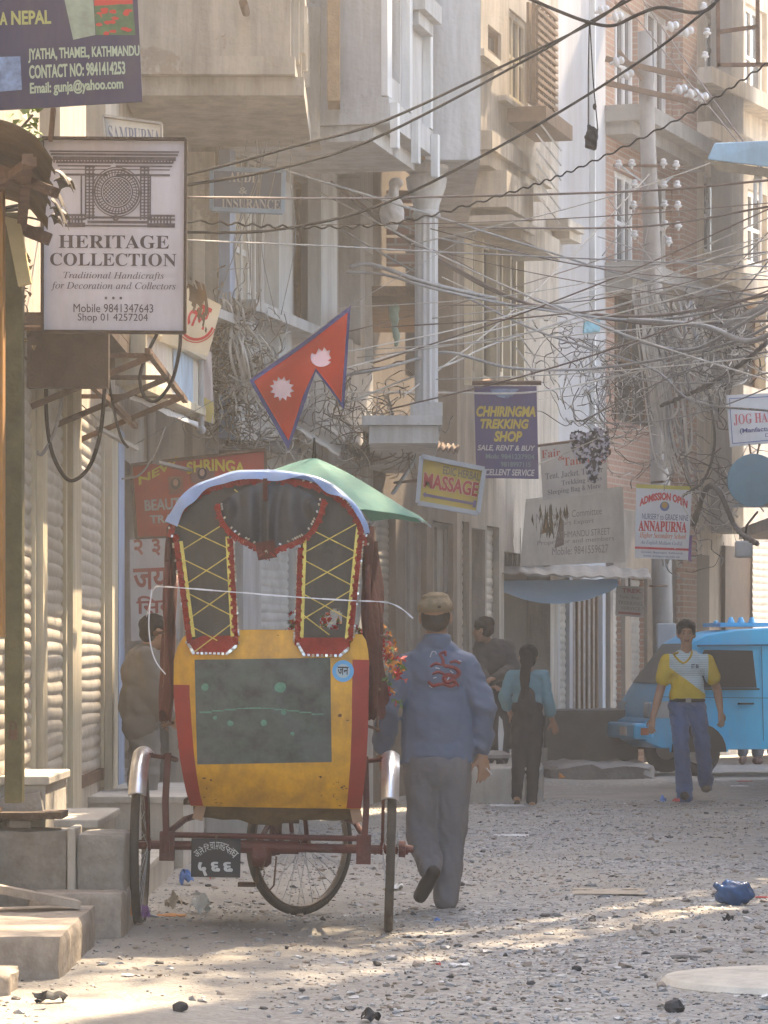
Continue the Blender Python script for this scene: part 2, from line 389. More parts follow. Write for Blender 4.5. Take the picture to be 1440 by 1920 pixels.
def gravel():
    rng = np.random.default_rng(4); t = (1+5**.5)/2
    ico = np.array([(-1, t, 0), (1, t, 0), (-1, -t, 0), (1, -t, 0), (0, -1, t), (0, 1, t), (0, -1, -t), (0, 1, -t), (t, 0, -1), (t, 0, 1), (-t, 0, -1), (-t, 0, 1)])/1.9
    fi = np.array([(0, 11, 5), (0, 5, 1), (0, 1, 7), (0, 7, 10), (0, 10, 11), (1, 5, 9), (5, 11, 4), (11, 10, 2), (10, 7, 6), (7, 1, 8), (3, 9, 4), (3, 4, 2), (3, 2, 6), (3, 6, 8), (3, 8, 9), (4, 9, 5), (2, 4, 11), (6, 2, 10), (8, 6, 7), (9, 8, 1)])
    V = []; F = []; Mi = []; k = 0
    while k < 24000:
        y = 11+20*rng.random()**1.3; x = -1.5+rng.random()*(y*.118+1.7)
        dens = .6+.9*mnoise.noise(Vector((x*.7, y*.5, 3)))+.35*min(1, max(-1, x+.2))
        if rng.random() > dens: continue
        r = .0044*(1+1.0*rng.pareto(2.8)); r = min(r, .021)
        s = np.array([r*(.8+.7*rng.random()), r*(.8+.7*rng.random()), r*(.35+.35*rng.random())])
        p = ico*(1+.28*rng.standard_normal((12, 1)))*s; a = rng.random()*6.28; ca, sa = math.cos(a), math.sin(a)
        q = np.stack([p[:, 0]*ca-p[:, 1]*sa+x, p[:, 0]*sa+p[:, 1]*ca+y, p[:, 2]+ground_z(x, y)+s[2]*.35], 1)
        V.append(q); F.append(fi+12*k); Mi += [int(rng.choice(4, p=[.53, .27, .10, .10]))]*20; k += 1
    me = bpy.data.meshes.new('gravel'); me.from_pydata(np.concatenate(V).tolist(), [], np.concatenate(F).tolist())
    me.polygons.foreach_set('material_index', Mi)
    o = link('gravel', me, [mat('gravel grey', (.29, .29, .285), .45, spec=.5), mat('gravel brown', (.29, .24, .19), .75), mat('gravel dark', (.07, .065, .062), .6), mat('gravel pale', (.42, .41, .39), .4, spec=.6)])
    tag(o, 'loose grey and brown gravel strewn over the dusty road', 'gravel', kind='stuff')
gravel()

# ---------------------------------------------------------------- facades
class Fac:
    def __init__(s, A, B):
        s.A = Vector((*A, 0)); s.B = Vector((*B, 0)); d = s.B-s.A; s.L = d.length; s.d = d/s.L; s.N = Vector((s.d.y, -s.d.x, 0))
    def P(s, u, z, n=0): return s.A+s.d*u+s.N*n+Vector((0, 0, z))
    def pu(s, px, n=0):
        k = (px-720)/FP; a = s.A+s.N*n
        return (k*a.y-a.x)/(s.d.x-k*s.d.y)
    def pz(s, u, py, n=0): return CH-(py-HZ)*s.P(u, 0, n).y/FP
    def rect(s, r, n=0):
        u0, u1 = s.pu(r[0], n), s.pu(r[2], n); um = (u0+u1)/2
        return (u0, u1, s.pz(um, r[3], n), s.pz(um, r[1], n))
    def box(s, mb, u0, u1, z0, z1, n0, n1):
        return mb.hexa([s.P(u0, z0, n1), s.P(u1, z0, n1), s.P(u1, z0, n0), s.P(u0, z0, n0), s.P(u0, z1, n1), s.P(u1, z1, n1), s.P(u1, z1, n0), s.P(u0, z1, n0)])
    def pbox(s, mb, r, n0, n1):      # r: photo rectangle on plane n1
        u0, u1, z0, z1 = s.rect(r, n1); return s.box(mb, u0, u1, z0, z1, n0, n1)
    def wall(s, mb, u0, u1, z0, z1, n, holes, depth=.3):
        us = sorted({u0, u1, *[min(max(h[i], u0), u1) for h in holes for i in (0, 1)]}); zs = sorted({z0, z1, *[min(max(h[i], z0), z1) for h in holes for i in (2, 3)]})
        for i in range(len(us)-1):
            for j in range(len(zs)-1):
                cu = (us[i]+us[i+1])/2; cz = (zs[j]+zs[j+1])/2
                if us[i+1]-us[i] < 1e-4 or zs[j+1]-zs[j] < 1e-4: continue
                if any(h[0] < cu < h[1] and h[2] < cz < h[3] for h in holes): continue
                mb.add([s.P(us[i], zs[j], n), s.P(us[i+1], zs[j], n), s.P(us[i+1], zs[j+1], n), s.P(us[i], zs[j+1], n)], [(0, 1, 2, 3)])
        for a, b, c, d in holes:
            q = lambda u, z, e: s.P(u, z, n-e)
            mb.add([q(a, c, 0), q(b, c, 0), q(b, d, 0), q(a, d, 0), q(a, c, depth), q(b, c, depth), q(b, d, depth), q(a, d, depth)], [(0, 4, 5, 1), (1, 5, 6, 2), (2, 6, 7, 3), (3, 7, 4, 0)])
    def shell(s, mb, u0, u1, z0, z1, n, back):   # side, back and roof of the block behind a wall
        mb.add([s.P(u0, z0, n), s.P(u0, z1, n), s.P(u0, z1, -back), s.P(u0, z0, -back), s.P(u1, z0, n), s.P(u1, z1, n), s.P(u1, z1, -back), s.P(u1, z0, -back)],
               [(0, 1, 2, 3), (4, 7, 6, 5), (3, 2, 6, 7), (1, 5, 6, 2)])

def slats(F, mb, u0, u1, z0, z1, n, pitch=.07, amp=.013, rows=5, roll=0):
    k = max(2, int((z1-z0)/pitch)); p = (z1-z0)/k; vs = []; rn = random.Random(int(u0*91))
    for i in range(k):
        sag = rn.uniform(-.004, .004)
        for j in range(rows+1):
            t = j/rows; a = amp*(math.sin(math.pi*t)**.6)
            for m in range(5):
                w = m/4; vs.append(F.P(u0+(u1-u0)*w, z0+p*(i+t)+sag*(w-.5)+.006*math.sin(w*5+i), n+a))
    nr = k*(rows+1)
    mb.add(vs, [(i*5+m, i*5+m+1, (i+1)*5+m+1, (i+1)*5+m) for i in range(nr-1) for m in range(4)])

def window(root, F, h, n, kind, fm=None, pm=None, depth=.18, bars=0, cols=2, rows=2, name=None, fw=.05):
    """a window, shutter or door as a part (with sub-parts) set in the opening h of wall plane n"""
    u0, u1, z0, z1 = h; nm = n-depth
    if kind == 'shutter':
        a = MB(); slats(F, a, u0, u1, z0, z1, nm, pitch=fw if fw > .051 else .07); o = obj('shutter', a, fm or M_shut, root, smooth=2)
        b = MB(); F.box(b, u0, u1, z0, z0+.07, nm-.01, nm+.03); obj('bottom_rail', b, M_rust, o); return o
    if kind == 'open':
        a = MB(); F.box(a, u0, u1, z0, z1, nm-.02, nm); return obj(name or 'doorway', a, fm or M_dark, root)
    fr = MB(); e = .045
    F.box(fr, u0, u0+fw, z0, z1, nm, nm+e); F.box(fr, u1-fw, u1, z0, z1, nm, nm+e)
    F.box(fr, u0+fw, u1-fw, z0, z0+fw, nm, nm+e); F.box(fr, u0+fw, u1-fw, z1-fw, z1, nm, nm+e)
    for c in range(1, cols):
        x = u0+(u1-u0)*c/cols; F.box(fr, x-fw*.4, x+fw*.4, z0+fw, z1-fw, nm, nm+e*.9)
    for c in range(1, rows):
        z = z0+(z1-z0)*c/rows; F.box(fr, u0+fw, u1-fw, z-fw*.35, z+fw*.35, nm, nm+e*.8)
    for c in range(bars):
        x = u0+(u1-u0)*(c+.5)/bars; fr.tube([F.P(x, z0, nm+.09), F.P(x, z1, nm+.09)], .012, 6)
    o = obj(name or ('door' if kind == 'door' else 'window'), fr, fm or M_wood, root)
    p = MB(); F.box(p, u0+fw*.5, u1-fw*.5, z0+fw*.5, z1-fw*.5, nm-.02, nm+.012)
    obj('door_panel' if kind == 'door' else 'pane', p, pm or (M_lwood if kind == 'door' else M_glass), o)
    return o

def building(name, label, A, B, wallm, holes, n=0, H=12.5, back=5, left=True, zb=-.3, z_top=None):
    F = Fac(A, B); m = F.P(F.L/2, 0, 0)
    root = thing(name, (m.x, m.y, 0), label, 'building')
    w = MB(); F.wall(w, 0, F.L, zb, H, 0, [h for h in holes(F)]); F.shell(w, 0, F.L, zb, H, 0, back)
    obj('wall', w, wallm, root)
    return F, root
GRP_B = None
# ---- A: shop with rolling shutters along the left edge
def shop_a():
    Ys = [(14.7, 16.95), (17.3, 18.6), (19.3, 21.1), (21.75, 22.35)]; y0 = 8
    hs = [(a-y0, b-y0, .55, 2.83) for a, b in Ys]; up = [(9.3, 10.4, 3.9, 5.2), (12.0, 13.4, 3.9, 5.6)]
    F, r = building('shuttered_shop', 'cream shop house with four rolled steel shutters beside the stone steps', (-1.8, 8), (-1.8, 22.5), M_cream, lambda F: hs+up)
    for i, h in enumerate(hs): window(r, F, h, 0, 'shutter', M_shut if i < 3 else M_shutg, depth=.012)
    for h in up: window(r, F, h, 0, 'win', M_cpaint)
    g = MB()
    for a, b in Ys:
        for y in (a, b): F.box(g, y-y0-.035, y-y0+.035, .5, 2.86, -.09, .018)
    objs('shutter_guide', g, M_cpaint, r)
    g = MB()
    for a, b, c in ((17.0, 17.22, .05), (18.68, 19.22, .045), (21.2, 21.66, .06)): F.box(g, a-y0, b-y0, .3, 2.9, -.05, c)
    objs('pillar', g, M_cpaint, r)
    g = MB()
    F.box(g, 8.5, 11.4, 2.98, 3.04, 0, .40); F.box(g, 8.7, 8.78, 2.68, 2.978, .0, .41); F.box(g, 8.8, 11.4, 3.045, 3.2, .34, .40)
    obj('wooden_hood', g, M_dwood, r)
    g = MB()
    for k in range(3):
        u = 8.9+1.3*k; g.bar(F.P(u, 2.6, 0), F.P(u, 2.86, .62), .03); g.bar(F.P(u, 2.86, 0), F.P(u, 2.86, .62), .025)
    g.bar(F.P(8.8, 2.875, .6), F.P(12, 2.875, .6), .03); g.bar(F.P(8.8, 2.72, .3), F.P(12, 2.72, .3), .03)
    obj('canopy_frame', g, M_rust, r)
    g = MB(); F.box(g, 14.0, 14.46, 0, 2.85, .0, .04); obj('blue_door_frame', g, M_bpaint, r)
shop_a()
# ---- B: beige house with the heavy balcony
def house_b():
    F, r = building('beige_house', 'beige plastered house with a deep plain balcony hung over the shops', (-1.8, 22.5), (-1.8, 25.2), M_dust,
                    lambda F: [(.35, 2.3, .5, 2.7), (.5, 2.0, 3.6, 5.0)])
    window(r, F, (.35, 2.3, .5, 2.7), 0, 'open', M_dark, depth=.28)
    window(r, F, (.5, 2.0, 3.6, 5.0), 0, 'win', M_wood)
    g = MB(); x1 = 1.163
    F.box(g, .1, 2.3, 5.43, 7.4, .02, x1); F.box(g, .06, 2.34, 5.30, 5.425, .02, x1+.03); F.box(g, .14, 2.4, 5.17, 5.297, .02, x1+.09)
    obj('balcony', g, M_dust, r)
    g = MB()
    for u in (.3, .95, 1.6):
        F.box(g, u, u+.18, 5.44, 5.9, x1+.003, x1+.05); F.box(g, u+.05, u+.13, 5.5, 5.95, x1+.053, x1+.09)
    F.box(g, .12, 2.3, 5.95, 6.03, x1+.004, x1+.08); obj('balcony_moulding', g, M_cream, r)
    g = MB(); g.tube([F.P(.05, 5.72, .86), F.P(-.4, 5.70, .86)], .03, 8); obj('drain_spout', g, M_rust, r)
house_b()
# ---- C: grey white corner house, upper floor jettied out
def house_c():
    hp = [('bars', (413, 185, 490, 600)), ('door', (550, 330, 598, 620)), ('win', (634, 320, 676, 640)), ('door', (684, 488, 750, 690))]
    lo = [(434, 900, 456), (490, 900, 556), (600, 900, 660)]
    A, B = (-1.26, 25.2), (-.1, 30.5)
    def holes(F):
        return [F.rect(r) for k, r in hp]+[(F.pu(a), F.pu(c), .5, 2.75) for a, b, c in lo]
    F, r = building('corner_house', 'pale grey corner house whose upper floor juts out over white barred windows', A, B, M_white, holes)
    for (k, q) in hp:
        h = F.rect(q)
        if k == 'bars': window(r, F, h, 0, 'win', M_wpaint, mat('pale pane', (.50, .46, .38), .5), depth=.12, bars=6, cols=2, rows=3, fw=.07)
        elif q[0] > 680: window(r, F, h, 0, 'door', M_cpaint, mat('cream curtain', (.66, .56, .36), .9), depth=.2, cols=1, rows=1)
        elif k == 'door': window(r, F, h, 0, 'door', M_lwood, M_lwood, depth=.2, cols=2, rows=3)
        else: window(r, F, h, 0, 'win', M_wood, M_dark, depth=.25)
    for a, b, c in lo: window(r, F, (F.pu(a), F.pu(c), .5, 2.75), 0, 'shutter', mat('shutter pale grey', (.56, .55, .52), .5), depth=.08)
    # side wall seen end on, with stepped pilasters
    g = MB(); g.box(-1.8, -1.262, 25.2, 25.6, 0, 12.5); obj('side_wall', g, M_dust, r)
    g = MB()
    for a, b, d in ((281, 292, .05), (318, 346, .10), (362, 384, .06)):
        g.box(W(a, 0, 25.2).x, W(b, 0, 25.2).x, 25.2-d, 25.199, 0, 5.1)
    g.box(W(318, 0, 25.2).x, W(404, 0, 25.2).x, 25.08, 25.198, 4.98, 5.16)
    objs('pilaster', g, M_cream, r)
    g = MB(); F.box(g, -.0, .16, 3.0, 5.2, .003, .09); obj('corner_post', g, M_bpaint, r)
    g = MB()
    for q in ((523, 340, 547, 770), (602, 320, 632, 660)): F.pbox(g, q, .004, .12)
    objs('white_pillar', g, M_wpaint, r)
    g = MB()
    u0, u1, z0, z1 = F.rect((480, 602, 662, 622), .3); F.box(g, u0, u1, z0, z1, .004, .3)
    u0, u1, z0, z1 = F.rect((395, 585, 500, 602), .3); F.box(g, u0, u1, z0, z1, .004, .22)
    objs('window_ledge', g, M_white, r)
    # jettied upper floor
    n = 1.28; J = Fac(F.P(0, 0, n).xy, F.P(1.56, 0, n).xy)
    w = MB(); hol = [J.rect((641, 55, 692, 180)) if 0 else (.18, .62, 5.75, 6.6), (.82, 1.42, 6.55, 7.6)]
    J.wall(w, 0, J.L, 5.54, 12.5, 0, hol, .2); J.shell(w, 0, J.L, 5.54, 12.5, 0, n)
    obj('upper_wall', w, M_white, r)
    window(r, J, hol[1], 0, 'win', M_lwood, M_lwood, depth=.1, cols=4, rows=1)
    g = MB(); J.box(g, .18, .62, 5.75, 6.6, -.2, -.12); obj('recessed_panel', g, M_white, r)
    g = MB(); J.box(g, .66, .76, 5.545, 9, .003, .07); J.box(g, -.06, .1, 5.55, 9, .002, .05); J.box(g, 1.46, 1.56, 5.545, 9, .003, .07); objs('upper_pilaster', g, M_wpaint, r)
    g = MB(); J.box(g, .8, 1.46, 6.36, 6.5, .004, .16); J.box(g, .85, 1.42, 6.26, 6.357, .004, .10); objs('window_sill', g, M_white, r)
    g = MB(); J.box(g, -.06, 1.6, 5.34, 5.537, -n+.01, .06); J.box(g, -.02, 1.55, 5.22, 5.337, -n+.01, -.08); obj('jetty_slab', g, M_white, r)
    g = MB()
    for u in (-.03, .74, 1.5): J.box(g, u, u+.09, 5.16, 5.5, .063, .12)
    objs('slab_bracket', g, M_wpaint, r)
    # side of the next balcony, end brackets under the upper floor
    g = MB()
    for i, (x, y) in enumerate(((-.82, 24.4), (-.60, 24.8))):
        g.box(x, x+.12, y, y+.5, 5.2, 6.2); g.box(x-.05, x+.03, y+.02, y+.4, 5.3, 5.9)
    obj('console_bracket', g, M_cream, r)
    g = MB().box(-.42, -.33, 24.5, 24.9, 5.45, 7); obj('hanging_shutter', g, M_lwood, r)
house_c()
# ---- D: white block carried on a fluted column
def house_d():
    A, B = (-.1, 30.5), (.75, 34)
    ds = [(705, 960, 742), (760, 960, 800), (812, 960, 850)]
    hl = lambda F: [(F.pu(a), F.pu(c), .35, 2.7) for a, b, c in ds]+[F.rect((760, 420, 850, 720))]
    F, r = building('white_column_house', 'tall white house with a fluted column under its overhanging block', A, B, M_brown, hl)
    for a, b, c in ds[1:]: window(r, F, (F.pu(a), F.pu(c), .35, 2.7), 0, 'door', M_grey, mat('grey door', (.27, .255, .23), .7, dirt=.5), depth=.1, cols=2, rows=1)
    window(r, F, (F.pu(705), F.pu(742), .35, 2.7), 0, 'shutter', M_shutg, depth=.08)
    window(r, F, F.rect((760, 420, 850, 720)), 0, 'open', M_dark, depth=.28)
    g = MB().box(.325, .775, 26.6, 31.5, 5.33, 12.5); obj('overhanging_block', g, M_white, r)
    g = MB().box(.30, .332, 26.56, 26.598, 5.33, 6.9); obj('drain_pipe', g, M_lwood, r)
    g = MB(); cx, cy = .345, 26.95
    pr = [(.085+.007*(k % 2), 0) for k in range(2)]
    vs = []; nn = 24
    for z in (3.40, 3.5, 4.0, 4.9):
        for k in range(nn):
            a = 2*math.pi*k/nn; q = .098 if k % 2 else .086; vs.append((cx+q*math.cos(a), cy+q*math.sin(a), z))
    g.add(vs, [(i*nn+k, i*nn+(k+1) % nn, (i+1)*nn+(k+1) % nn, (i+1)*nn+k) for i in range(3) for k in range(nn)])
    g.lathe((cx, cy, 4.9), (0, 0, 1), [(.10, 0), (.12, .03), (.10, .07), (.11, .12), (.16, .26), (.17, .33), (.13, .36), (.18, .40), (.18, .43)], 20)
    g.box(cx-.13, cx+.13, cy-.13, cy+.13, 3.285, 3.40)
    obj('column', g, M_white, r, smooth=2)
    g = MB().box(-.12, .44, 26.7, 31, 3.06, 3.20); g.box(-.18, .47, 26.66, 31, 3.203, 3.28); obj('first_floor_slab', g, M_white, r)
    g = MB()
    for z in (4.55, 4.68, 4.81, 4.94, 5.07): g.box(.02, .30, 27.2, 27.26, z, z+.1)
    obj('brick_parapet', g, M_brick, r)
    g = MB().box(-.10, .30, 27.0, 30, 4.28, 4.36); obj('timber_lintel', g, M_wood, r)
house_d()
# ---- E: tall house with a lattice screen
def house_e():
    A, B = (.75, 34), (2.05, 38.9)
    px = [(955, 30, 990, 195), (915, 55, 940, 105)]
    up = [(886, 445, 930, 716), (938, 450, 980, 716)]
    gl = [(866, 880), (913, 936)]
    F0 = Fac(A, B)
    hl = lambda F: [F.rect(q) for q in up]+[(F.pu(a), F.pu(b), .3, 2.75) for a, b in gl]+[(F.pu(884), F.pu(910), .2, 2.7), (F.pu(945), F.pu(1032), .3, 2.5)]
    F, r = building('lattice_house', 'narrow beige house with a brown lattice screen and slatted blinds', A, B, M_dust, hl)
    for q in up: window(r, F, F.rect(q), 0, 'win', M_cpaint, M_dark, depth=.1, cols=3, rows=1, fw=.09)
    for a, b in gl: window(r, F, (F.pu(a), F.pu(b), .3, 2.75), 0, 'shutter', M_shut, depth=.08, fw=.09)
    window(r, F, (F.pu(884), F.pu(910), .2, 2.7), 0, 'open', depth=.28)
    window(r, F, (F.pu(945), F.pu(1032), .3, 2.5), 0, 'open', mat('brown shop interior', (.10, .075, .055), .9), depth=.28)
    n = .25; J = Fac(F.P(0, 0, n).xy, F.P(2.95, 0, n).xy); w = MB()
    hs = [J.rect(q) for q in px]
    J.wall(w, 0, J.L, 6.75, 12.5, 0, hs, .15); J.shell(w, 0, J.L, 6.75, 12.5, 0, n); obj('upper_wall', w, M_dust, r)
    window(r, J, hs[0], 0, 'win', M_cpaint, M_glass, depth=.08, cols=3, rows=2, fw=.06)
    window(r, J, hs[1], 0, 'win', M_wood, M_glass, depth=.08, cols=1, rows=1)
    g = MB(); J.box(g, 0, 3.0, 6.55, 6.74, -n+.01, .12); J.box(g, .1, 2.9, 6.4, 6.545, -n+.01, .06); obj('cornice', g, M_cream, r)
    g = MB(); J.pbox(g, (908, 105, 945, 118), .003, .1); J.pbox(g, (950, 196, 998, 206), .003, .1); objs('window_sill', g, M_cream, r)
    g = MB(); J.pbox(g, (950, 335, 1000, 402), -n+.01, .2); J.pbox(g, (960, 415, 1004, 430), -n+.01, .3); J.pbox(g, (978, 430, 1050, 468), -n+.01, .25); obj('balcony_box', g, M_cream, r)
    g = MB(); u0, u1, z0, z1 = J.rect((1006, 20, 1043, 205), .3)
    for k in range(6): J.box(g, u0+(u1-u0)*k/5-.02, u0+(u1-u0)*k/5+.02, z0, z1, .25, .29)
    for k in range(14): J.box(g, u0-.02, u1+.02, z0+(z1-z0)*k/13-.018, z0+(z1-z0)*k/13+.018, .292, .32)
    J.box(g, u0, u1, z0, z1, .19, .22)
    J.box(g, u0-.08, u1+.3, z0-.22, z0-.06, .0, .42); obj('lattice_screen', g, M_wood, r)
    g = MB(); u0, u1, z0, z1 = J.rect((1014, 232, 1042, 400), .35)
    for k in range(6):
        za = z1-(z1-z0)*k/6; zc = z1-(z1-z0)*(k+1)/6+.02
        g.hexa([J.P(u0, zc, .42), J.P(u1, zc-.1, .42), J.P(u1, zc-.1, .40), J.P(u0, zc, .40), J.P(u0, za, .31), J.P(u1, za-.1, .31), J.P(u1, za-.1, .29), J.P(u0, za, .29)])
    u0, u1, z0, z1 = J.rect((965, 560, 985, 715), .3)
    for k in range(5):
        za = z1-(z1-z0)*k/5; zc = z1-(z1-z0)*(k+1)/5+.02
        g.hexa([J.P(u0, zc, .42), J.P(u1, zc-.1, .42), J.P(u1, zc-.1, .40), J.P(u0, zc, .40), J.P(u0, za, .31), J.P(u1, za-.1, .31), J.P(u1, za-.1, .29), J.P(u0, za, .29)])
    obj('slatted_blind', g, M_wpaint, r)
    g = MB()
    for q in ((886, 540), (906, 545), (932, 545), (958, 548), (984, 552)):
        u = F.pu(q[0], .1); F.box(g, u-.03, u+.03, F.pz(u, 722, .1), F.pz(u, 448, .1), .02, .1)
    objs('timber_post', g, M_cpaint, r)
house_e()
# ---- F: plain pale tower over the awning shop
def house_f():
    A, B = (2.05, 38.9), (2.75, 41.1)
    sh = [(1050, 1070), (1076, 1140)]
    F, r = building('pale_tower_house', 'plain pale grey house rising above the blue cloth awning', A, B, M_tower, lambda F: [(F.pu(1050), F.pu(1068), .45, 2.3), (F.pu(1074), F.pu(1130), .45, 2.3)], back=5)
    window(r, F, (F.pu(1050), F.pu(1068), .45, 2.3), 0, 'shutter', M_shut, depth=.06, fw=.085)
    window(r, F, (F.pu(1074), F.pu(1130), .45, 2.3), 0, 'door', M_wood, mat('mixed planks', (.22, .19, .17), .7, .5, 14), depth=.1, cols=6, rows=1)
    g = MB(); F.pbox(g, (1066, 418, 1096, 432), .003, .3); F.pbox(g, (1068, 432, 1090, 452), .003, .22); obj('window_hood', g, M_cream, r)
    g = MB(); u = F.pu(1109, .02); F.box(g, u-.03, u+.03, 2.6, 12.4, .003, .07); obj('drain_pipe', g, M_wpaint, r)
house_f()
# ---- G: brick house with slab balconies
def house_g():
    A, B = (2.75, 41.1), (4.1, 44.7)
    wn_ = [(1152, 15, 1196, 228), (1208, 20, 1258, 232), (1152, 325, 1196, 512), (1210, 330, 1258, 512), (1152, 560, 1258, 800)]
    gr = [(1142, 1163), (1176, 1206)]
    F, r = building('brick_house', 'red brick house with white framed windows and slab balconies behind the pole', A, B, M_brick, lambda F: [F.rect(q) for q in wn_]+[(F.pu(a), F.pu(b), .45, 2.35) for a, b in gr])
    for q in wn_[:4]: window(r, F, F.rect(q), 0, 'win', M_wpaint, M_glass, depth=.12, cols=3, rows=2, fw=.07)
    window(r, F, F.rect(wn_[4]), 0, 'win', M_wood, M_dark, depth=.2, cols=4, rows=2)
    for a, b in gr: window(r, F, (F.pu(a), F.pu(b), .45, 2.35), 0, 'shutter', M_shut, depth=.06, fw=.085)
    g = MB()
    for y in (240, 522):
        z = F.pz(F.L/2, y, .3); F.box(g, -.05, F.L-.3, z-.2, z, .003, .55); F.box(g, .0, F.L-.4, z-.36, z-.203, .003, .35)
    obj('balcony_slab', g, M_grey, r)
    g = MB(); F.box(g, F.L-.75, F.L-.05, 0, 12.4, .003, .14); obj('brick_pier', g, M_brick, r)
    g = MB(); F.box(g, F.pu(1207), F.pu(1262), .0, 3.4, .004, .05); obj('plank_door', g, mat('grey brown planks', (.13, .11, .09), .8, .3, 8), r)
    g = MB()
    for a, b in ((1136, 1141), (1164, 1175)): F.box(g, F.pu(a), F.pu(b), .0, 3.2, .004, .06)
    F.box(g, F.pu(1136), F.pu(1207), 2.42, 3.2, .062, .10); objs('shop_surround', g, mat('grey brown render', (.22, .19, .16), .9, .2, 4, dirt=.5), r)
house_g()
# ---- H: sunlit cream house far right
def house_h():
    A, B = (4.1, 44.7), (8.6, 54.5)
    wn_ = [(1322, 30, 1350, 150), (1398, 15, 1438, 205), (1320, 335, 1362, 480), (1402, 360, 1438, 500), (1330, 560, 1436, 720)]
    F, r = building('cream_house', 'cream house with white casements at the far right behind the lamp', A, B, M_cream, lambda F: [F.rect(q) for q in wn_])
    for q in wn_[:4]: window(r, F, F.rect(q), 0, 'win', M_wpaint, M_glass, depth=.12, cols=2, rows=2, fw=.08)
    window(r, F, F.rect(wn_[4]), 0, 'win', M_wood, M_dark, depth=.2, cols=3, rows=1)
    g = MB(); F.pbox(g, (1372, -60, 1394, 1000), .003, .3); obj('grey_pier', g, M_grey, r)
    g = MB()
    for y in (150, 250, 510): F.box(g, 0, F.pu(1440)+1, F.pz(1, y)-.22, F.pz(1, y), .003, .35)
    objs('string_course', g, M_cream, r)
    g = MB(); F.pbox(g, (1296, 1040, 1330, 1190), .003, .06); F.pbox(g, (1360, 1030, 1500, 1200), .003, .06); objs('shop_front', g, M_dwood, r)
    g = MB(); slats(F, g, F.pu(1400), F.pu(1470), .4, 3.0, .08, pitch=.1); obj('shutter', g, M_shutg, r, smooth=2)
house_h()
# ---- the opposite side of the street: out of frame, it shades the road and closes the view
def right_side():
    row = [((4.3, 22.2), (4.3, -6), 17.5, M_dust, 'plain beige house opposite the rickshaw, its ground floor shuttered'),
           ((4.3, 27.2), (4.3, 22.5), 3.1, M_brown, 'low brown lock-up across the road from the corner house'),
           ((4.3, 36.6), (4.3, 28.4), 16.2, M_grey, 'grey house at the near corner of the side street'),
           ((5.45, 46.2), (5.45, 41.6), 16, M_dust, 'beige house at the far corner of the side street')]
    for A, B, H, m, lb in row:
        def hl(F):
            out = []
            for k in range(int(F.L//2)):
                out += [(k*2+.5, k*2+1.5, z, z+1.4) for z in ((3.6, 6.4, 9.2, 12) if F.B.y < 20 or F.B.y > 28 else ())]+[(k*2+.3, k*2+1.7, .3, 2.6)]
            return out
        F, r = building('street_house', lb, A, B, m, hl, H=H, back=2.4)
        for i, h in enumerate(hl(F)): window(r, F, h, 0, 'shutter' if h[2] < 1 else 'win', M_shutg if h[2] < 1 else M_wpaint, depth=.1)
        g = MB(); F.box(g, 0, F.L, 3.0, 3.15, .004, .5); F.box(g, .0, F.L, H, H+.12, -2.4, .3); objs('ledge', g, M_white, r)
right_side()

def dapple_tree():  # unseen tree, added to break the sunlight on the road into dapples
    r = thing('tree', (6.6, 27.2, 0), 'unseen leafy tree added behind the low lock-up to dapple the sun on the road', 'tree'); rn = random.Random(9)
    t = MB(); t.tube([(6.6, 27.2, -.1), (6.5, 27.1, 6), (6.3, 27, 12), (6.2, 27, 18)], [.26, .2, .13, .05], 10); tips = []
    for k in range(18):
        a = k*2.4; z = 7.5+.62*k; L = rn.uniform(.9, 1.8); b = Vector((6.5-.02*z, 27.1, min(z, 17.5))); e = b+Vector((math.cos(a)*L, math.sin(a)*L, rn.uniform(.3, 1.6)))
        t.tube([b, b.lerp(e, .5)+Vector((0, 0, .2)), e], [.07, .045, .02], 6); tips += [b.lerp(e, .6), e]
    obj('trunk', t, M_wood, r, True); g = MB()
    for c in tips:
        for _ in range(140):
            p = c+Vector((rn.gauss(0, .6), rn.gauss(0, .6), rn.gauss(0, .35))); M = Matrix.Rotation(rn.uniform(0, 6.3), 3, 'Z')@Matrix.Rotation(rn.uniform(-1, 1), 3, 'X'); s_ = rn.uniform(.08, .17)
            g.add([p, p+M@Vector((s_*.4, s_*.5, 0)), p+M@Vector((0, s_*1.3, 0)), p+M@Vector((-s_*.4, s_*.5, 0))], [(0, 1, 2, 3)])
    obj('crown', g, mat('tree leaves', (.07, .11, .025), .5, .4, 3), r)
dapple_tree()
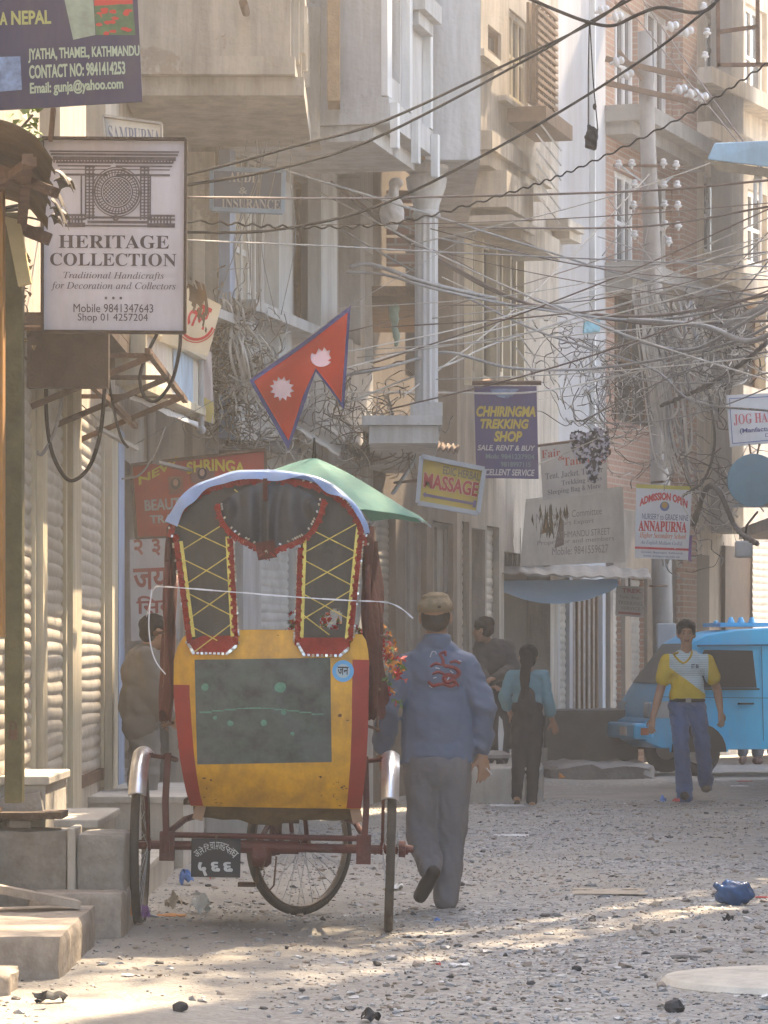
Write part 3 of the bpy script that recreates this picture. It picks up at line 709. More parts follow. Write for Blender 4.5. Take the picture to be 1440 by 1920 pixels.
# ---------------------------------------------------------------- cycle rickshaw (local frame: x right, y forward, z up)
RX, RY, RS = -.58, 16.0, 388.0
def rick():
    M_yel = mat('yellow enamel', (.66, .33, .004), .42, .2, 7, .12, 30, dirt=.7, dcol=(.16, .09, .02), dscale=(4, 4, 2), spec=.45)
    M_red = mat('red enamel', (.30, .022, .012), .45, .2, 6, .1, 40, dirt=.4, dcol=(.08, .02, .01))
    M_mar = mat('maroon painted iron', (.115, .026, .018), .55, .35, 12, .3, 50, dirt=.4, dcol=(.05, .035, .03))
    M_vin = mat('dark grey vinyl', (.048, .046, .040), .6, .25, 7, .3, 35, dirt=.4, dcol=(.12, .10, .08))
    M_redc = mat('red frill cloth', (.26, .028, .018), .85, .3, 14, .4, 60)
    M_marc = mat('maroon hood cloth', (.085, .022, .014), .8, .3, 10, .4, 50)
    M_gold = mat('gold braid', (.50, .38, .09), .4, .3, 30, metal=.5)
    M_silv = mat('silver sequin trim', (.52, .49, .42), .3, .2, 40, metal=.85)
    M_chr = mat('dull chrome', (.66, .66, .66), .3, .15, 8, .1, 40, metal=.9, dirt=.4, dcol=(.2, .13, .08))
    M_tyre = mat('dusty tyre rubber', (.055, .047, .038), .85, .35, 10, .3, 50, dirt=.7, dcol=(.16, .13, .10))
    M_rim = mat('worn wheel rim', (.22, .18, .14), .4, .3, 12, metal=.6)
    M_grn = mat('scuffed slate panel', (.075, .083, .078), .7, .5, 9, .2, 30, dirt=.6, dcol=(.11, .17, .13), dscale=(6, 6, 9))
    M_tarp = mat('pale blue plastic sheet', (.30, .44, .72), .3, .25, 3, .3, 12, dirt=.5, dcol=(.75, .78, .80), dscale=(2, 2, 2), spec=.5, thin=.35)  # white highlights of the plastic are put in through the dirt mask
    r = thing('cycle_rickshaw', (RX, RY, ground_z(RX, RY)-.004), 'yellow and red cycle rickshaw with a quilted dark hood parked on the road', 'rickshaw', rot=(0, R(1.0), R(0)))
    X = lambda px: (px-495)/RS
    Z = lambda py: (1745-py)/RS
    P = lambda px, py, y=0: Vector((X(px), y, Z(py)))
    K = dict(parent=r, world=False)
    # wheels
    def wheel(c, axis, R0, part='wheel'):
        c = Vector(c); ax = Vector(axis).normalized(); t = MB().ring(c, ax, R0-.021, .021, 56, 10, 1.05)
        o = obj('wheel', MB().lathe(c-ax*.055, ax, [(.012, 0), (.03, .004), (.034, .02), (.018, .03), (.018, .08), (.034, .09), (.03, .106), (.012, .11)], 14), M_mar, smooth=2, **K)
        obj('tyre', t, M_tyre, o, True, world=False)
        rim = MB()
        n = 56; u = ax.orthogonal().normalized(); w = ax.cross(u); vs = []
        prof = [(R0-.040, -.017), (R0-.048, -.017), (R0-.052, 0), (R0-.048, .017), (R0-.040, .017), (R0-.044, 0)]
        for i in range(n):
            a = 2*math.pi*i/n; e = u*math.cos(a)+w*math.sin(a)
            for q, h in prof: vs.append(c+e*q+ax*h)
        rim.add(vs, [(i*6+j, ((i+1) % n)*6+j, ((i+1) % n)*6+(j+1) % 6, i*6+(j+1) % 6) for i in range(n) for j in range(6)])
        obj('rim', rim, M_rim, o, True, world=False)
        sp = MB()
        for k in range(36):
            a = 2*math.pi*k/36; s = 1 if k % 2 else -1; b = a+(.42 if (k//2) % 2 else -.42)
            e0 = u*math.cos(b)+w*math.sin(b); e1 = u*math.cos(a)+w*math.sin(a)
            sp.tube([c+e0*.032+ax*s*.038, c+e1*(R0-.05)], .0019, 4, False)
        obj('spokes', sp, M_steel, o, world=False)
    for s in (-1, 1): wheel((s*.605, 0, .405), (1, .0, -.012*s), .405)
    st = R(44); wheel((.13, 1.5, .345), (math.cos(st), -math.sin(st), .03), .385)
    # mudguards
    for s in (-1, 1):
        def fn(u, v, s=s):
            a = R(108-74*u); w = (v-.5)*2; rr = .475-.022*abs(w)**2.2+.012*(u < .04)
            return (s*.605-s*.008+w*.043, -rr*math.cos(a), .405+rr*math.sin(a))
        obj('mudguard', MB().sheet(fn, 20, 8, (0, .004, -.006)), M_chr, r, 2, world=False)
        b = MB(); b.tube([(s*.56, -.12, .84), (s*.50, -.05, .83), (s*.475, -.03, .83)], .011, 6); b.tube([(s*.565, -.3, .72), (s*.565, 0, .405)], .008, 6)
        objs('mudguard_stay', b, M_mar, r, world=False)
    # axle, uprights, chassis
    g = MB(); g.tube([(-.69, 0, .405), (.69, 0, .40)], .022, 10); g.tube([(-.20, 0, .403), (.16, 0, .403)], .032, 10); g.tube([(-.48, -.02, .455), (.50, -.02, .452)], .014, 8)
    g.lathe((-.02, 0, .36), (1, 0, 0), [(.03, -.05), (.055, -.04), (.055, .03), (.035, .05)], 12)
    for s in (-1, 1): g.lathe((s*.655, 0, .405), (s, 0, 0), [(.04, -.01), (.04, .02), (.02, .025), (.016, .06)], 10)
    obj('axle', g, M_mar, r, 2, world=False)
    g = MB()
    for s in (-1, 1):
        x = s*.475
        g.bar((x, -.02, .37), (x+.01*s, -.04, .62), .052, .03); g.bar((x+.01*s, -.04, .612), (x, -.05, .85), .046, .03)
        g.box(x-.035, x+.035, -.04, .04, .33, .47); g.tube([(x, .0, .46), (x*.9, .6, .5), (x*.5, 1.1, .55)], .016, 8)
        g.tube([(x, -.03, .83), (x, .55, .80)], .014, 8)
        g.tube([(x*.2, 0, .40), (x*.15, .7, .36), (0, 1.02, .5)], .014, 8)
    g.tube([(0, 1.02, .30), (0, 1.05, .85), (0, .98, .95)], .017, 8); g.tube([(0, 1.05, .82), (0, 1.33, .88)], .016, 8); g.tube([(0, 1.0, .36), (0, 1.30, .74)], .016, 8)
    for s in (-1, 1):
        e = Vector((math.cos(st), -math.sin(st), 0))*.055*s
        g.tube([Vector((.13, 1.5, .345))+e, Vector((.09, 1.36, .76))+e, Vector((.05, 1.34, .8))+e*.5], .012, 8)
    g.tube([(0, 1.35, .72), (0, 1.30, .96)], .018, 8)
    obj('chassis', g, M_mar, r, world=False)
    g = MB(); h = Vector((math.cos(st), -math.sin(st), 0))
    g.tube([Vector((0, 1.22, .98))-h*.28+Vector((0, -.12, .02)), Vector((0, 1.28, 1.0))-h*.22, Vector((0, 1.3, .98)), Vector((0, 1.28, 1.0))+h*.22, Vector((0, 1.22, .98))+h*.28+Vector((0, -.12, .02))], .011, 8)
    obj('handlebar', g, M_chr, r, True, world=False)
    obj('saddle', MB().ell((0, .95, .98), (.09, .14, .035)).ell((0, 1.05, .975), (.035, .10, .025)), M_vin, r, True, world=False)
    g = MB().ring((-.04, .62, .34), (1, 0, 0), .085, .007, 28, 6); g.ring((-.04, .0, .36), (1, 0, 0), .045, .006, 20, 6)
    g.tube([(-.04, .62, .425), (-.04, 0, .405)], .005, 5); g.tube([(-.04, .62, .255), (-.04, 0, .315)], .005, 5)
    g.bar((-.06, .62, .34), (-.06, .60, .19), .018); g.bar((.05, .62, .34), (.05, .64, .50), .018); g.obox((-.11, .60, .18), (.09, .07, .022)); g.obox((.10, .64, .5), (.09, .07, .022)); g.tube([(-.06, .62, .34), (.05, .62, .34)], .012, 8)
    obj('pedal_crank', g, M_rust, r, world=False)
    g = MB()
    for k in range(22): g.obox((-.005+.004*math.sin(k), -.045, .40-.0085*k), (.007, .012, .006))
    g.tube([(-.005, -.045, .22), (.02, -.045, .19), (.045, -.045, .22), (.055, -.04, .36)], .0045, 5)
    obj('hanging_chain', g, M_rust, r, world=False)
    # body shell
    rows = [(1188, 356, 670), (1198, 340, 677), (1215, 330, 681), (1240, 323, 684), (1300, 324, 684), (1360, 330, 684), (1420, 337, 682), (1460, 344, 679), (1490, 350, 676), (1512, 357, 673)]
    def depth(py): return -.225-.03*math.sin(max(0, min(1, (py-1188)/270))*math.pi)+max(0, (py-1440)/75)**1.5*.11
    def back(px, py, off=0): return Vector((X(px), depth(py)-off-.035*(1-((px-503)/180)**2), Z(py)))
    def edge(v):
        t = v*(len(rows)-1); i = min(int(t), len(rows)-2); f = t-i
        return [rows[i][k]+(rows[i+1][k]-rows[i][k])*f for k in range(3)]
    def bp(u, v, off=0):
        y, a, b = edge(v); top = 6*math.sin(u*math.pi)*(1-v)**6
        return back(a+(b-a)*u, y-top, off)
    obj('body_panel', MB().sheet(lambda u, v: bp(u, v), 26, 30, (0, .018, 0)), M_yel, r, 2, world=False)
    for sd in (0, 1):
        a0, a1 = (.0, .075) if sd == 0 else (.915, 1.0); v0 = .42 if sd == 0 else .31
        obj('red_edge_strip', MB().sheet(lambda u, v: bp(a0+(a1-a0)*(u+(.0 if sd else .1*(1-v)*u)), v0+(.995-v0)*v, .004), 4, 20, (0, .003, 0)), M_red, r, 2, world=False)
    q = [(362, 1240), (612, 1232), (618, 1424), (370, 1433)]
    def gp(u, v):
        a = Vector(q[0]).lerp(Vector(q[1]), u); b = Vector(q[3]).lerp(Vector(q[2]), u); c = a.lerp(b, v); return back(c.x, c.y, .006)
    obj('slate_panel', MB().sheet(gp, 16, 16, (0, .004, 0)), M_grn, r, 2, world=False)
    g = MB(); rn = random.Random(5)
    for (cx, cy, rr) in ((382, 1290, 7), (521, 1288, 11), (528, 1334, 5), (492, 1354, 6), (430, 1356, 6), (545, 1373, 4), (402, 1346, 4)):
        g.prism([back(cx+rr*math.cos(t*.6283), cy+rr*math.sin(t*.6283)*rn.uniform(.8, 1.1), .0075) for t in range(10)], (0, .001, 0))
    for k in range(10): g.prism([back(372+k*23+a, 1336-(9*math.sin(k*.35))+b*rn.uniform(.3, 1), .0078+.0003*k) for a, b in ((0, -1.6), (22, -2), (24, 1.8), (2, 2))], (0, .001, 0))
    obj('paint_spots', g, mat('green paint spots', (.10, .24, .17), .7, .3, 30), r, world=False)
    g = MB(); rn = random.Random(12)
    for _ in range(46):
        u = rn.choice((rn.uniform(.09, .9), rn.uniform(.08, .2), rn.uniform(.8, .91))); v = rn.choice((rn.uniform(.74, .99), rn.uniform(.02, .1), rn.uniform(.1, .98)))
        if .13 < u < .83 and .2 < v < .72: continue
        a, b = rn.uniform(.002, .012), rn.uniform(.002, .008); k = rn.uniform(0, 3)
        g.prism([bp(u+a*math.cos(t)*rn.uniform(.6, 1.2), v+b*math.sin(t)*rn.uniform(.5, 1.2), .0025) for t in np.linspace(k, k+5.4, 7)], (0, .001, 0))
    obj('paint_chips', g, mat('bare rusted patches', (.11, .055, .025), .85, .4, 30), r, world=False)
    ds = lambda rr: [(636+rr*math.cos(t*math.pi/14), 1256+rr*math.sin(t*math.pi/14)) for t in range(28)]
    o = obj('round_sticker', MB().prism([back(a, b, .005) for a, b in ds(20)], (0, .003, 0)), mat('sticker blue', (.12, .36, .62), .5, .05), r, world=False)
    obj('sticker_centre', MB().prism([back(a, b, .0065) for a, b in ds(13)], (0, .001, 0)), mat('sticker pale', (.36, .46, .50), .5, .05), o, world=False)
    v, f = text_geo('\u091c\u0928', 's'); lo = v.min(0); d = v.max(0)-lo
    obj('lettering', MB().add([back(626+20*(a-lo[0])/d[0], 1263-15*(b-lo[1])/d[1], .0085) for a, b in v], f), mat('ink dark', (.03, .03, .035), .6), o, world=False)
    # torn dark edge below the panel, the tub sides, seat and floor
    def low(u, v):
        px = 360+u*310; dip = 12*math.exp(-((u-.42)/.16)**2)+6*mnoise.noise(Vector((u*9, 2, 0))); 
        return Vector((X(px), -.10+.10*v, Z(1508+(28+dip)*v)))
    obj('torn_skirt', MB().sheet(low, 30, 6, (0, .01, .004)), mat('grimy skirt', (.13, .085, .03), .8, .4, 9, .5, 30), r, 2, world=False)
    g = MB()
    for s, a in ((-1, 372), (1, 664)): g.obox((X(a), -.08, Z(1522)), (.05, .03, .085), Matrix.Rotation(R(-14*s), 3, 'Y'))
    objs('corner_block', g, mat('bare scuffed wood', (.32, .20, .13), .8, .2), r, world=False)
    for s in (-1, 1):
        def side(u, v, s=s):
            y, a, b = edge(v); x = X(a if s < 0 else b)*(.985-.0*u); d0 = depth(y)
            return Vector((x, d0+u*(.62-d0)*(1-.35*(1-v)**.8), Z(y)-.0))
        obj('body_side', MB().sheet(side, 10, 14, (-s*.015, 0, 0)), M_red, r, 2, world=False)
    obj('seat', MB().box(-.42, .42, -.2, .32, .86, .95), M_redc, r, world=False, bevel=.02)
    obj('footboard', MB().box(-.40, .40, .0, .85, .60, .625), M_dwood, r, world=False)
    # hood: hoops, fabric and the plastic sheet over it
    arch = [(306, 1060), (309, 1010), (322, 975), (347, 941), (388, 917), (440, 905), (500, 901), (560, 906), (608, 923), (644, 950), (667, 988), (676, 1020), (680, 1060)]
    AR = spline([(X(a), 0, Z(b)) for a, b in arch], 5)
    def hoop(y, k=1.0): return [Vector((p.x*k, y, 1.9+(p.z-1.9)*k)) for p in AR]
    g = MB()
    for y in (-.24, .12, .46): g.tube(hoop(y, .985), .010, 7)
    for y, b in ((-.24, 0), (.46, 0)):
        for e in (0, -1): p = hoop(y, .985)[e]; g.tube([p, (p.x*1.04, .15+(y-.15)*.3, 1.05)], .011, 6)
    obj('hood_hoop', g, M_mar, r, True, world=False)
    n = len(AR)-1
    def top(u, v):
        t = u*n; i = min(int(t), n-1); p = AR[i].lerp(AR[i+1], t-i); y = -.27+.8*v
        return Vector((p.x, y, p.z+.03*math.sin(v*math.pi*2)**2*-.4))
    obj('hood_canopy', MB().sheet(top, 48, 8, (0, 0, -.006)), M_marc, r, 2, world=False)
    def tarp(u, v):
        t = (.13+.74*u)*n; i = min(int(t), n-1); p = AR[i].lerp(AR[i+1], t-i); d = Vector((p.x, 0, p.z-1.75)).normalized()
        w = .020+.016*mnoise.noise(Vector((u*9, v*3, 1)))+.008*math.sin(u*math.pi)+.012*(1-u)
        if v < .2: w = w-(.2-v)/.2*(.066-.045*u**.7+.02*mnoise.noise(Vector((u*9, 5, 1))))     # the sheet turns down over the back hoop
        return Vector((p.x+d.x*w, -.318+(.02*v/.2 if v < .2 else .02+.84*(v-.2)/.8)-.012*mnoise.noise(Vector((u*12, 0, 4))), p.z+d.z*w))
    obj('plastic_sheet', MB().sheet(tarp, 60, 14, (0, 0, -.003)), M_tarp, r, 2, world=False)
    # side flaps, hanging dark red cloth
    for s, top_, bot in ((-1, (303, 985), (300, 1345)), (1, (682, 985), (702, 1335)), (1, (690, 1010), (708, 1310))):
        y0, y1 = (-.20, .42) if top_[0] != 690 else (.05, .5)
        def flap(u, v, s=s, top_=top_, bot=bot, y0=y0, y1=y1):
            px = top_[0]+(bot[0]-top_[0])*v**1.2+5*math.sin(v*9+u*5); py = top_[1]+(bot[1]-top_[1])*v+12*math.sin(u*22)*v**8
            return Vector((X(px)-s*.02*math.sin(u*17)-s*.03*(1-u), y0+(y1-y0)*u*(1-.55*v), Z(py)))
        obj('side_flap', MB().sheet(flap, 26, 24, (s*.006, 0, 0)), M_marc, r, 2, world=False)
    g = MB()
    for s, a in ((-1, 300), (1, 704)):
        g.tube([P(a, 1290, -.06), P(a+s*-22, 1285, -.16)], .009, 6); g.tube([P(a, 1365, -.05), P(a-s*20, 1358, -.12)], .008, 6); g.tube([P(a-s*3, 1340, -.05), P(a-s*3, 1370, -.05)], .007, 6)
        g.tube([P(a, 1190, -.1), P(a+s*16, 1192, -.12)], .007, 6); g.ell(P(a+s*14, 1192, -.125), (.014, .014, .014))
    obj('hood_clamp', g, M_rust, r, world=False)
    # back of the hood: fabric with the opening, curtains, valance
    yb = -.262
    def inarch(px, py): 
        for i in range(len(arch)-1):
            if arch[i][0] <= px <= arch[i+1][0]:
                f = (px-arch[i][0])/(arch[i+1][0]-arch[i][0]); return py > arch[i][1]+(arch[i+1][1]-arch[i][1])*f+2
        return False
    lo_ = lambda y: 318+(y-1000)*.15; li = lambda y: 424+(y-1010)*.07; ri = lambda y: 553-(y-1050)*.015; ro = lambda y: 668-(y-1000)*.085
    def bfab(u, v): px = 306+u*374; py = 903+v*300; return Vector((X(px), yb+.012*mnoise.noise(Vector((px*.02, py*.012, 0))), Z(py)))
    def bmask(u, v):
        px = 306+u*374; py = 903+v*300
        if not inarch(px, py): return False
        if py > 1000 and not (lo_(py) < px < ro(py)): return False
        if py > 990 and li(py) < px < ri(py): return False
        if 592 < px < 634 and 1142+abs(px-618)*.5 < py < 1176+.2*(px-600)-(px > 625)*12: return False
        return True
    obj('hood_back', MB().sheet(bfab, 110, 88, (0, .006, 0), bmask), M_vin, r, 2, world=False)
    g = MB()
    def seg(a, b): g.tube([P(a[0], a[1], yb-.008), P(b[0], b[1], yb-.008)], .0036, 4)
    for k in range(4):
        y = 985+62*k
        seg((lo_(y)+8, y+6), (li(y+45)-2, y+50)); seg((lo_(y+52)+8, y+56), (li(y)-2, y-2))
        if k < 3: seg((ri(y)+4, y+4), (ro(y+45)-8, y+52)); seg((ri(y+52)+4, y+56), (ro(y)-8, y-4))
    seg((ri(1150)+4, 1150), (610, 1190)); seg((430, 925), (450, 940)); seg((545, 945), (520, 918))
    obj('quilting_braid', g, M_gold, r, world=False)
    g = MB()
    for f, y0, y1 in ((lambda y: lo_(y)+12, 1022, 1198), (lambda y: li(y)-6, 1012, 1196), (lambda y: ri(y)+8, 1012, 1196), (lambda y: ro(y)-10, 990, 1196)):
        g.bar(P(f(y0), y0, yb-.012), P(f(y1), y1, yb-.012), .016, .006, up=(0, 1, 0))
    objs('gold_strap', g, M_gold, r, world=False)
    # frills and sequins run along the cloth edges
    paths = [[(lo_(y), y) for y in range(1010, 1215, 5)], [(li(y)+3, y) for y in range(1015, 1215, 5)], [(ri(y)-3, y) for y in range(1030, 1215, 5)], [(ro(y), y) for y in range(985, 1205, 5)]]
    ap = spline([(a, b+4, 0) for a, b in arch[1:-1]], 8); paths.append([(p.x, p.y) for p in ap])
    val = spline([(402, 952, 0), (410, 982, 0), (432, 1008, 0), (462, 1024, 0), (480, 1034, 0), (494, 1046, 0), (508, 1034, 0), (540, 1021, 0), (568, 1004, 0), (586, 972, 0), (594, 940, 0)], 7)
    paths.append([(p.x, p.y) for p in val])
    fr = MB(); sq = MB(); rn = random.Random(3)
    for pi, pa in enumerate(paths):
        w = .038 if pi < 4 else .040
        for i in range(len(pa)-1):
            a = Vector(pa[i]); b = Vector(pa[i+1]); d = (b-a).normalized(); nn = Vector((-d.y, d.x))
            if pi in (0, 2): nn = -nn
            if pi == 4: nn = -nn if nn.y < 0 else nn
            k = .5+.5*math.sin(i*1.9+pi); dy = -.012-.014*k-(.03 if pi == 5 else 0)
            L = w*RS*(.75+.35*k)
            c0, c1 = a-nn*2, b-nn*2; e0 = a+nn*L*.6; e1 = b+nn*L*(.6+.1*math.sin(i*2.7))
            fr.hexa([P(c0.x, c0.y, yb+dy), P(c1.x, c1.y, yb+dy-.003), P(c1.x, c1.y, yb+dy+.006), P(c0.x, c0.y, yb+dy+.006), P(e0.x, e0.y, yb+dy-.008*k), P(e1.x, e1.y, yb+dy), P(e1.x, e1.y, yb+dy+.008), P(e0.x, e0.y, yb+dy+.008)])
            if rn.random() < .45:
                m = (a+b)/2-nn*(3 if pi != 5 else 5); al = rn.uniform(-.5, .5)
                sq.obox(P(m.x, m.y, yb+dy-.006), (.011, .004, .008), Matrix.Rotation(al, 3, 'Z')@Matrix.Rotation(rn.uniform(-.6, .6), 3, 'X')@Matrix.Rotation(math.atan2(-d.y, d.x), 3, 'Y'))
    obj('frill', fr, M_redc, r, 2, world=False); obj('sequin_trim', sq, M_silv, r, world=False)
    # valance with radiating folds
    cx, cy = 488, 932
    vp = [(p.x, p.y) for p in val]
    def vfn(u, v):
        t = u*(len(vp)-1); i = min(int(t), len(vp)-2); f = t-i; ex = vp[i][0]+(vp[i+1][0]-vp[i][0])*f; ey = vp[i][1]+(vp[i+1][1]-vp[i][1])*f
        tx = 402+192*u; ty = 952-40*math.sin(u*math.pi)-6*u
        k = v; wx, wy = (tx+(cx-tx)*.0), ty
        px = wx+(ex-wx)*k+(cx-wx)*.35*math.sin(k*math.pi)*.5; py = wy+(ey-wy)*k
        return Vector((X(px), yb-.022-.022*math.sin(u*math.pi*9)*math.sin(k*math.pi*.8)-.02*math.sin(k*math.pi), Z(py)))
    obj('valance', MB().sheet(vfn, 60, 16, (0, .006, 0)), mat('dark blue grey vinyl', (.055, .058, .062), .38, .25, 7, .2, 30), r, 2, world=False)
    g = MB(); g.bar(P(487, 905, yb-.05), P(488, 945, yb-.055), .03, .02); g.bar(P(488, 1020, yb-.05), P(494, 1052, yb-.045), .09, .02, up=(0, 1, 0)); obj('tie_strap', g, M_marc, r, world=False)
    g = MB()
    for a, b in ((348, 440), (552, 648)):
        pts = [(a, 1196), (b-2, 1194), (b, 1212), (b-18, 1228), (a+14, 1229), (a-2, 1212)]
        g.prism([back(x, y, .02) for x, y in pts], (0, .012, 0))
    objs('pocket_flap', g, M_redc, r, world=False)
    g = MB()
    for a, b in ((348, 440), (552, 648)):
        pts = [(a, 1208), (a+12, 1228), (b-18, 1228), (b, 1212)]
        for i in range(3):
            for k in range(8):
                t = k/8; x = pts[i][0]+(pts[i+1][0]-pts[i][0])*t; y = pts[i][1]+(pts[i+1][1]-pts[i][1])*t
                g.obox(back(x, y, .025), (.012, .005, .012), Matrix.Rotation(rn.uniform(-.6, .6), 3, 'X'))
    obj('pocket_trim', g, M_silv, r, world=False)
    # ribbon tied round the hood
    g = MB(); pa = spline([P(262, 1160, .1), P(280, 1110, -.1), P(300, 1106, -.2), P(335, 1108, -.285), P(430, 1114, -.30), P(560, 1122, -.30), P(652, 1126, -.29), P(690, 1126, -.2), P(718, 1128, -.15), P(742, 1138, -.12), P(764, 1156, -.12)], 6)
    for i in range(len(pa)-1): g.bar(pa[i], pa[i+1], .0015, .006+.002*math.sin(i))
    pa = spline([P(276, 1110, -.1), P(272, 1180, -.1), P(284, 1240, -.1), P(318, 1282, -.12)], 6)
    for i in range(len(pa)-1): g.bar(pa[i], pa[i+1], .0015, .006)
    obj('ribbon', g, mat('white plastic ribbon', (.72, .74, .80), .4, .05), r, world=False)
    # number plate, written by hand
    pl = MB(); yp = -.085; pl.box(X(358), X(450), yp, yp+.006, Z(1645), Z(1573))
    o = obj('number_plate', pl, mat('black plate', (.018, .018, .02), .5, .3), r, world=False, bevel=.006)
    ink = mat('white hand paint', (.58, .57, .54), .7, .15, 20); g = MB()
    def put(t, x0, y0, x1, y1, rot=0, st='s'):
        v, f = text_geo(t, st); lo = v.min(0); d = v.max(0)-lo; cxx, cyy = (x0+x1)/2, (y0+y1)/2; ca, sa = math.cos(rot), math.sin(rot)
        for dx in ((0,) if st is None else (-1.0, 1.0)):
            P_ = []
            for a, b in v:
                ax_ = x0+(x1-x0)*(a-lo[0])/d[0]-cxx+dx; ay = y1-(y1-y0)*(b-lo[1])/d[1]-cyy
                P_.append(P(cxx+ax_*ca-ay*sa, cyy+ax_*sa+ay*ca, yp-.0015-.0005*(dx > 0)))
            g.add(P_, f)
    put('\u096b', 372, 1617, 388, 1643); put('\u096c', 396, 1616, 413, 1640); put('\u096c', 419, 1616, 437, 1640)
    arcs = ['\u0905.', '\u0928\u0947.', '\u093f\u0930.', '\u091a\u093e.', '\u092e\u091c', '\u0926\u0941\u0930', '\u0938\u0902', '\u0918']
    for i, t in enumerate(arcs):
        a = R(-62+124*(i+.5)/len(arcs)); x = 404+42*math.sin(a); y = 1622-36*math.cos(a)
        put(t, x-6, y-7, x+6, y+7, a*.8, None)
    obj('lettering', g, ink, o, world=False)
    g = MB(); g.tube([(X(404), -.03, .455), (X(404), yp, Z(1575))], .006, 6); obj('plate_bracket', g, M_rust, r, world=False)
    # flower garlands
    def garland(name, spots, seed):
        rn = random.Random(seed); f = [MB(), MB(), MB()]
        for cx_, cy_, y, k in spots:
            for _ in range(k):
                p = P(cx_+rn.gauss(0, 9), cy_+rn.gauss(0, 10), y+rn.gauss(0, .03)); c = rn.choice((0, 0, 1, 2, 2)); s = rn.uniform(.010, .024)
                for j in range(5):
                    M3 = Matrix.Rotation(rn.uniform(0, 6.3), 3, 'Z')@Matrix.Rotation(rn.uniform(-1.2, 1.2), 3, 'X')@Matrix.Rotation(rn.uniform(0, 6.3), 3, 'Y')
                    f[c].add([p, p+M3@Vector((s*.45, 0, s*.6)), p+M3@Vector((0, s*.2, s*1.5)), p+M3@Vector((-s*.45, 0, s*.6))], [(0, 1, 2, 3)])
        o = obj(name, f[0], mat('red petals', (.45, .035, .03), .7, .3, 20), r, world=False)
        obj('orange_petals', f[1], mat('orange petals', (.62, .26, .04), .7, .3, 20), o, world=False); obj('leaves', f[2], mat('garland leaves', (.12, .20, .04), .6, .4, 20), o, world=False)
    garland('flower_garland', [(668, 1185, .3, 10), (718, 1205, .35, 14), (728, 1240, .35, 18), (735, 1262, .33, 14), (722, 1280, .33, 8), (738, 1300, .3, 5), (716, 1180, .35, 6)], 1)
    garland('flower_bunch', [(540, 1165, .5, 16), (535, 1185, .5, 10), (560, 1150, .5, 6), (600, 1160, .4, 14), (622, 1170, .35, 8)], 2)
    return r
prepare_text([(t, None) for t in ('\u0905.', '\u0928\u0947.', '\u093f\u0930.', '\u091a\u093e.', '\u092e\u091c', '\u0926\u0941\u0930', '\u0938\u0902', '\u0918')]+[('\u096b', 's'), ('\u096c', 's'), ('\u091c\u0928', 's'), ('ET 86', 's')])
rick()

def umbrella():
    Y = 17.35; a = W(589, 858, Y); c = W(600, 962, Y)
    r = thing('umbrella', (a.x, a.y, a.z-1.0), 'faded green umbrella opened over the rickshaw hood', 'umbrella')
    n = 8; RR = .625; axis = Vector((.02, 0, 1)).normalized()
    def fn(u, v):
        an = 2*math.pi*u+.30; k = u*n % 1; sc = 1-.13*math.sin(k*math.pi)*v; rad = RR*v*sc
        drop = .29*v**1.2+.03*math.sin(k*math.pi)*v*(1-v)*1.5-.02*math.sin(k*math.pi)*v**3
        return Vector((a.x+rad*math.cos(an), a.y+rad*math.sin(an), a.z-drop+.012*mnoise.noise(Vector((u*20, v*6, 0)))*v-.045*math.cos(an)*v))
    obj('canopy', MB().sheet(fn, 64, 12, (0, 0, -.003)), mat('faded green cotton', (.12, .34, .28), .8, .2, 4, .2, 30, dirt=.5, dcol=(.24, .34, .24), sheen=.2, thin=.4), r, 2)
    g = MB()
    for k in range(n): g.tube([Vector(fn(k/n, v))+Vector((0, 0, -.008)) for v in (.02, .25, .5, .75, 1.0)]+[Vector(fn(k/n, 1.03))+Vector((0, 0, -.008))], .004, 5)
    obj('ribs', g, M_steel, r)
    g = MB(); g.tube([a+Vector((0, 0, -.006)), a+Vector((0, 0, .02)), a+Vector((.001, 0, .105))], [.014, .010, .005], 8); g.tube([a+Vector((0, 0, -1.15)), a+Vector((0, 0, -.01))], .009, 8)
    obj('shaft', g, M_black, r)
umbrella()
# ---------------------------------------------------------------- people
M_skin = mat('brown skin', (.36, .20, .12), .55, .08, 8, .1, 60)
M_lip = mat('lips', (.20, .07, .05), .5, .1); M_eye = mat('dark eyes', (.02, .015, .012), .3, .1); M_eyew = mat('eye white', (.34, .26, .2), .4, .05)
M_hair = mat('black hair', (.014, .011, .010), .8, .4, 40, .5, 90, spec=.1)
def hand(mb, w, d, pn, th, s=1.0, curl=.5, spread=1.0):
    """w wrist, d pointing down the hand, pn out of the palm, th towards the thumb"""
    d = d.normalized(); pn = (pn-d*pn.dot(d)).normalized(); th = d.cross(pn) if th > 0 else pn.cross(d)
    mb.cap(w-d*.03*s, w+d*.02*s, .026*s, .026*s)
    for k in (-1, 0, 1): mb.cap(w+d*.02*s+th*.016*k*s, w+d*.085*s+th*.022*k*s, .017*s, .015*s)
    for i, (o, L) in enumerate(((.030, .068), (.011, .078), (-.009, .072), (-.028, .055))):
        b = w+d*.088*s+th*o*s; c = curl*(1+.14*i); e = d; p = b
        for j, q in enumerate((.44, .32, .26)):
            c2 = c*(.35, .8, 1.15)[j]; e = (d*math.cos(c2)+pn*math.sin(c2)+th*(.10*(1.5-i)*spread)).normalized()
            n = p+e*L*q*s; mb.cap(p, n, (.0098-.0012*j)*s, (.0092-.0012*j)*s, 8); p = n
    b = w+d*.025*s+th*.028*s; m = b+(d*.6+th*.75+pn*.25).normalized()*.042*s; mb.cap(b, m, .0135*s, .0115*s, 8)
    mb.cap(m, m+(d*.9+th*.25+pn*.45).normalized()*.034*s, .011*s, .009*s, 8)
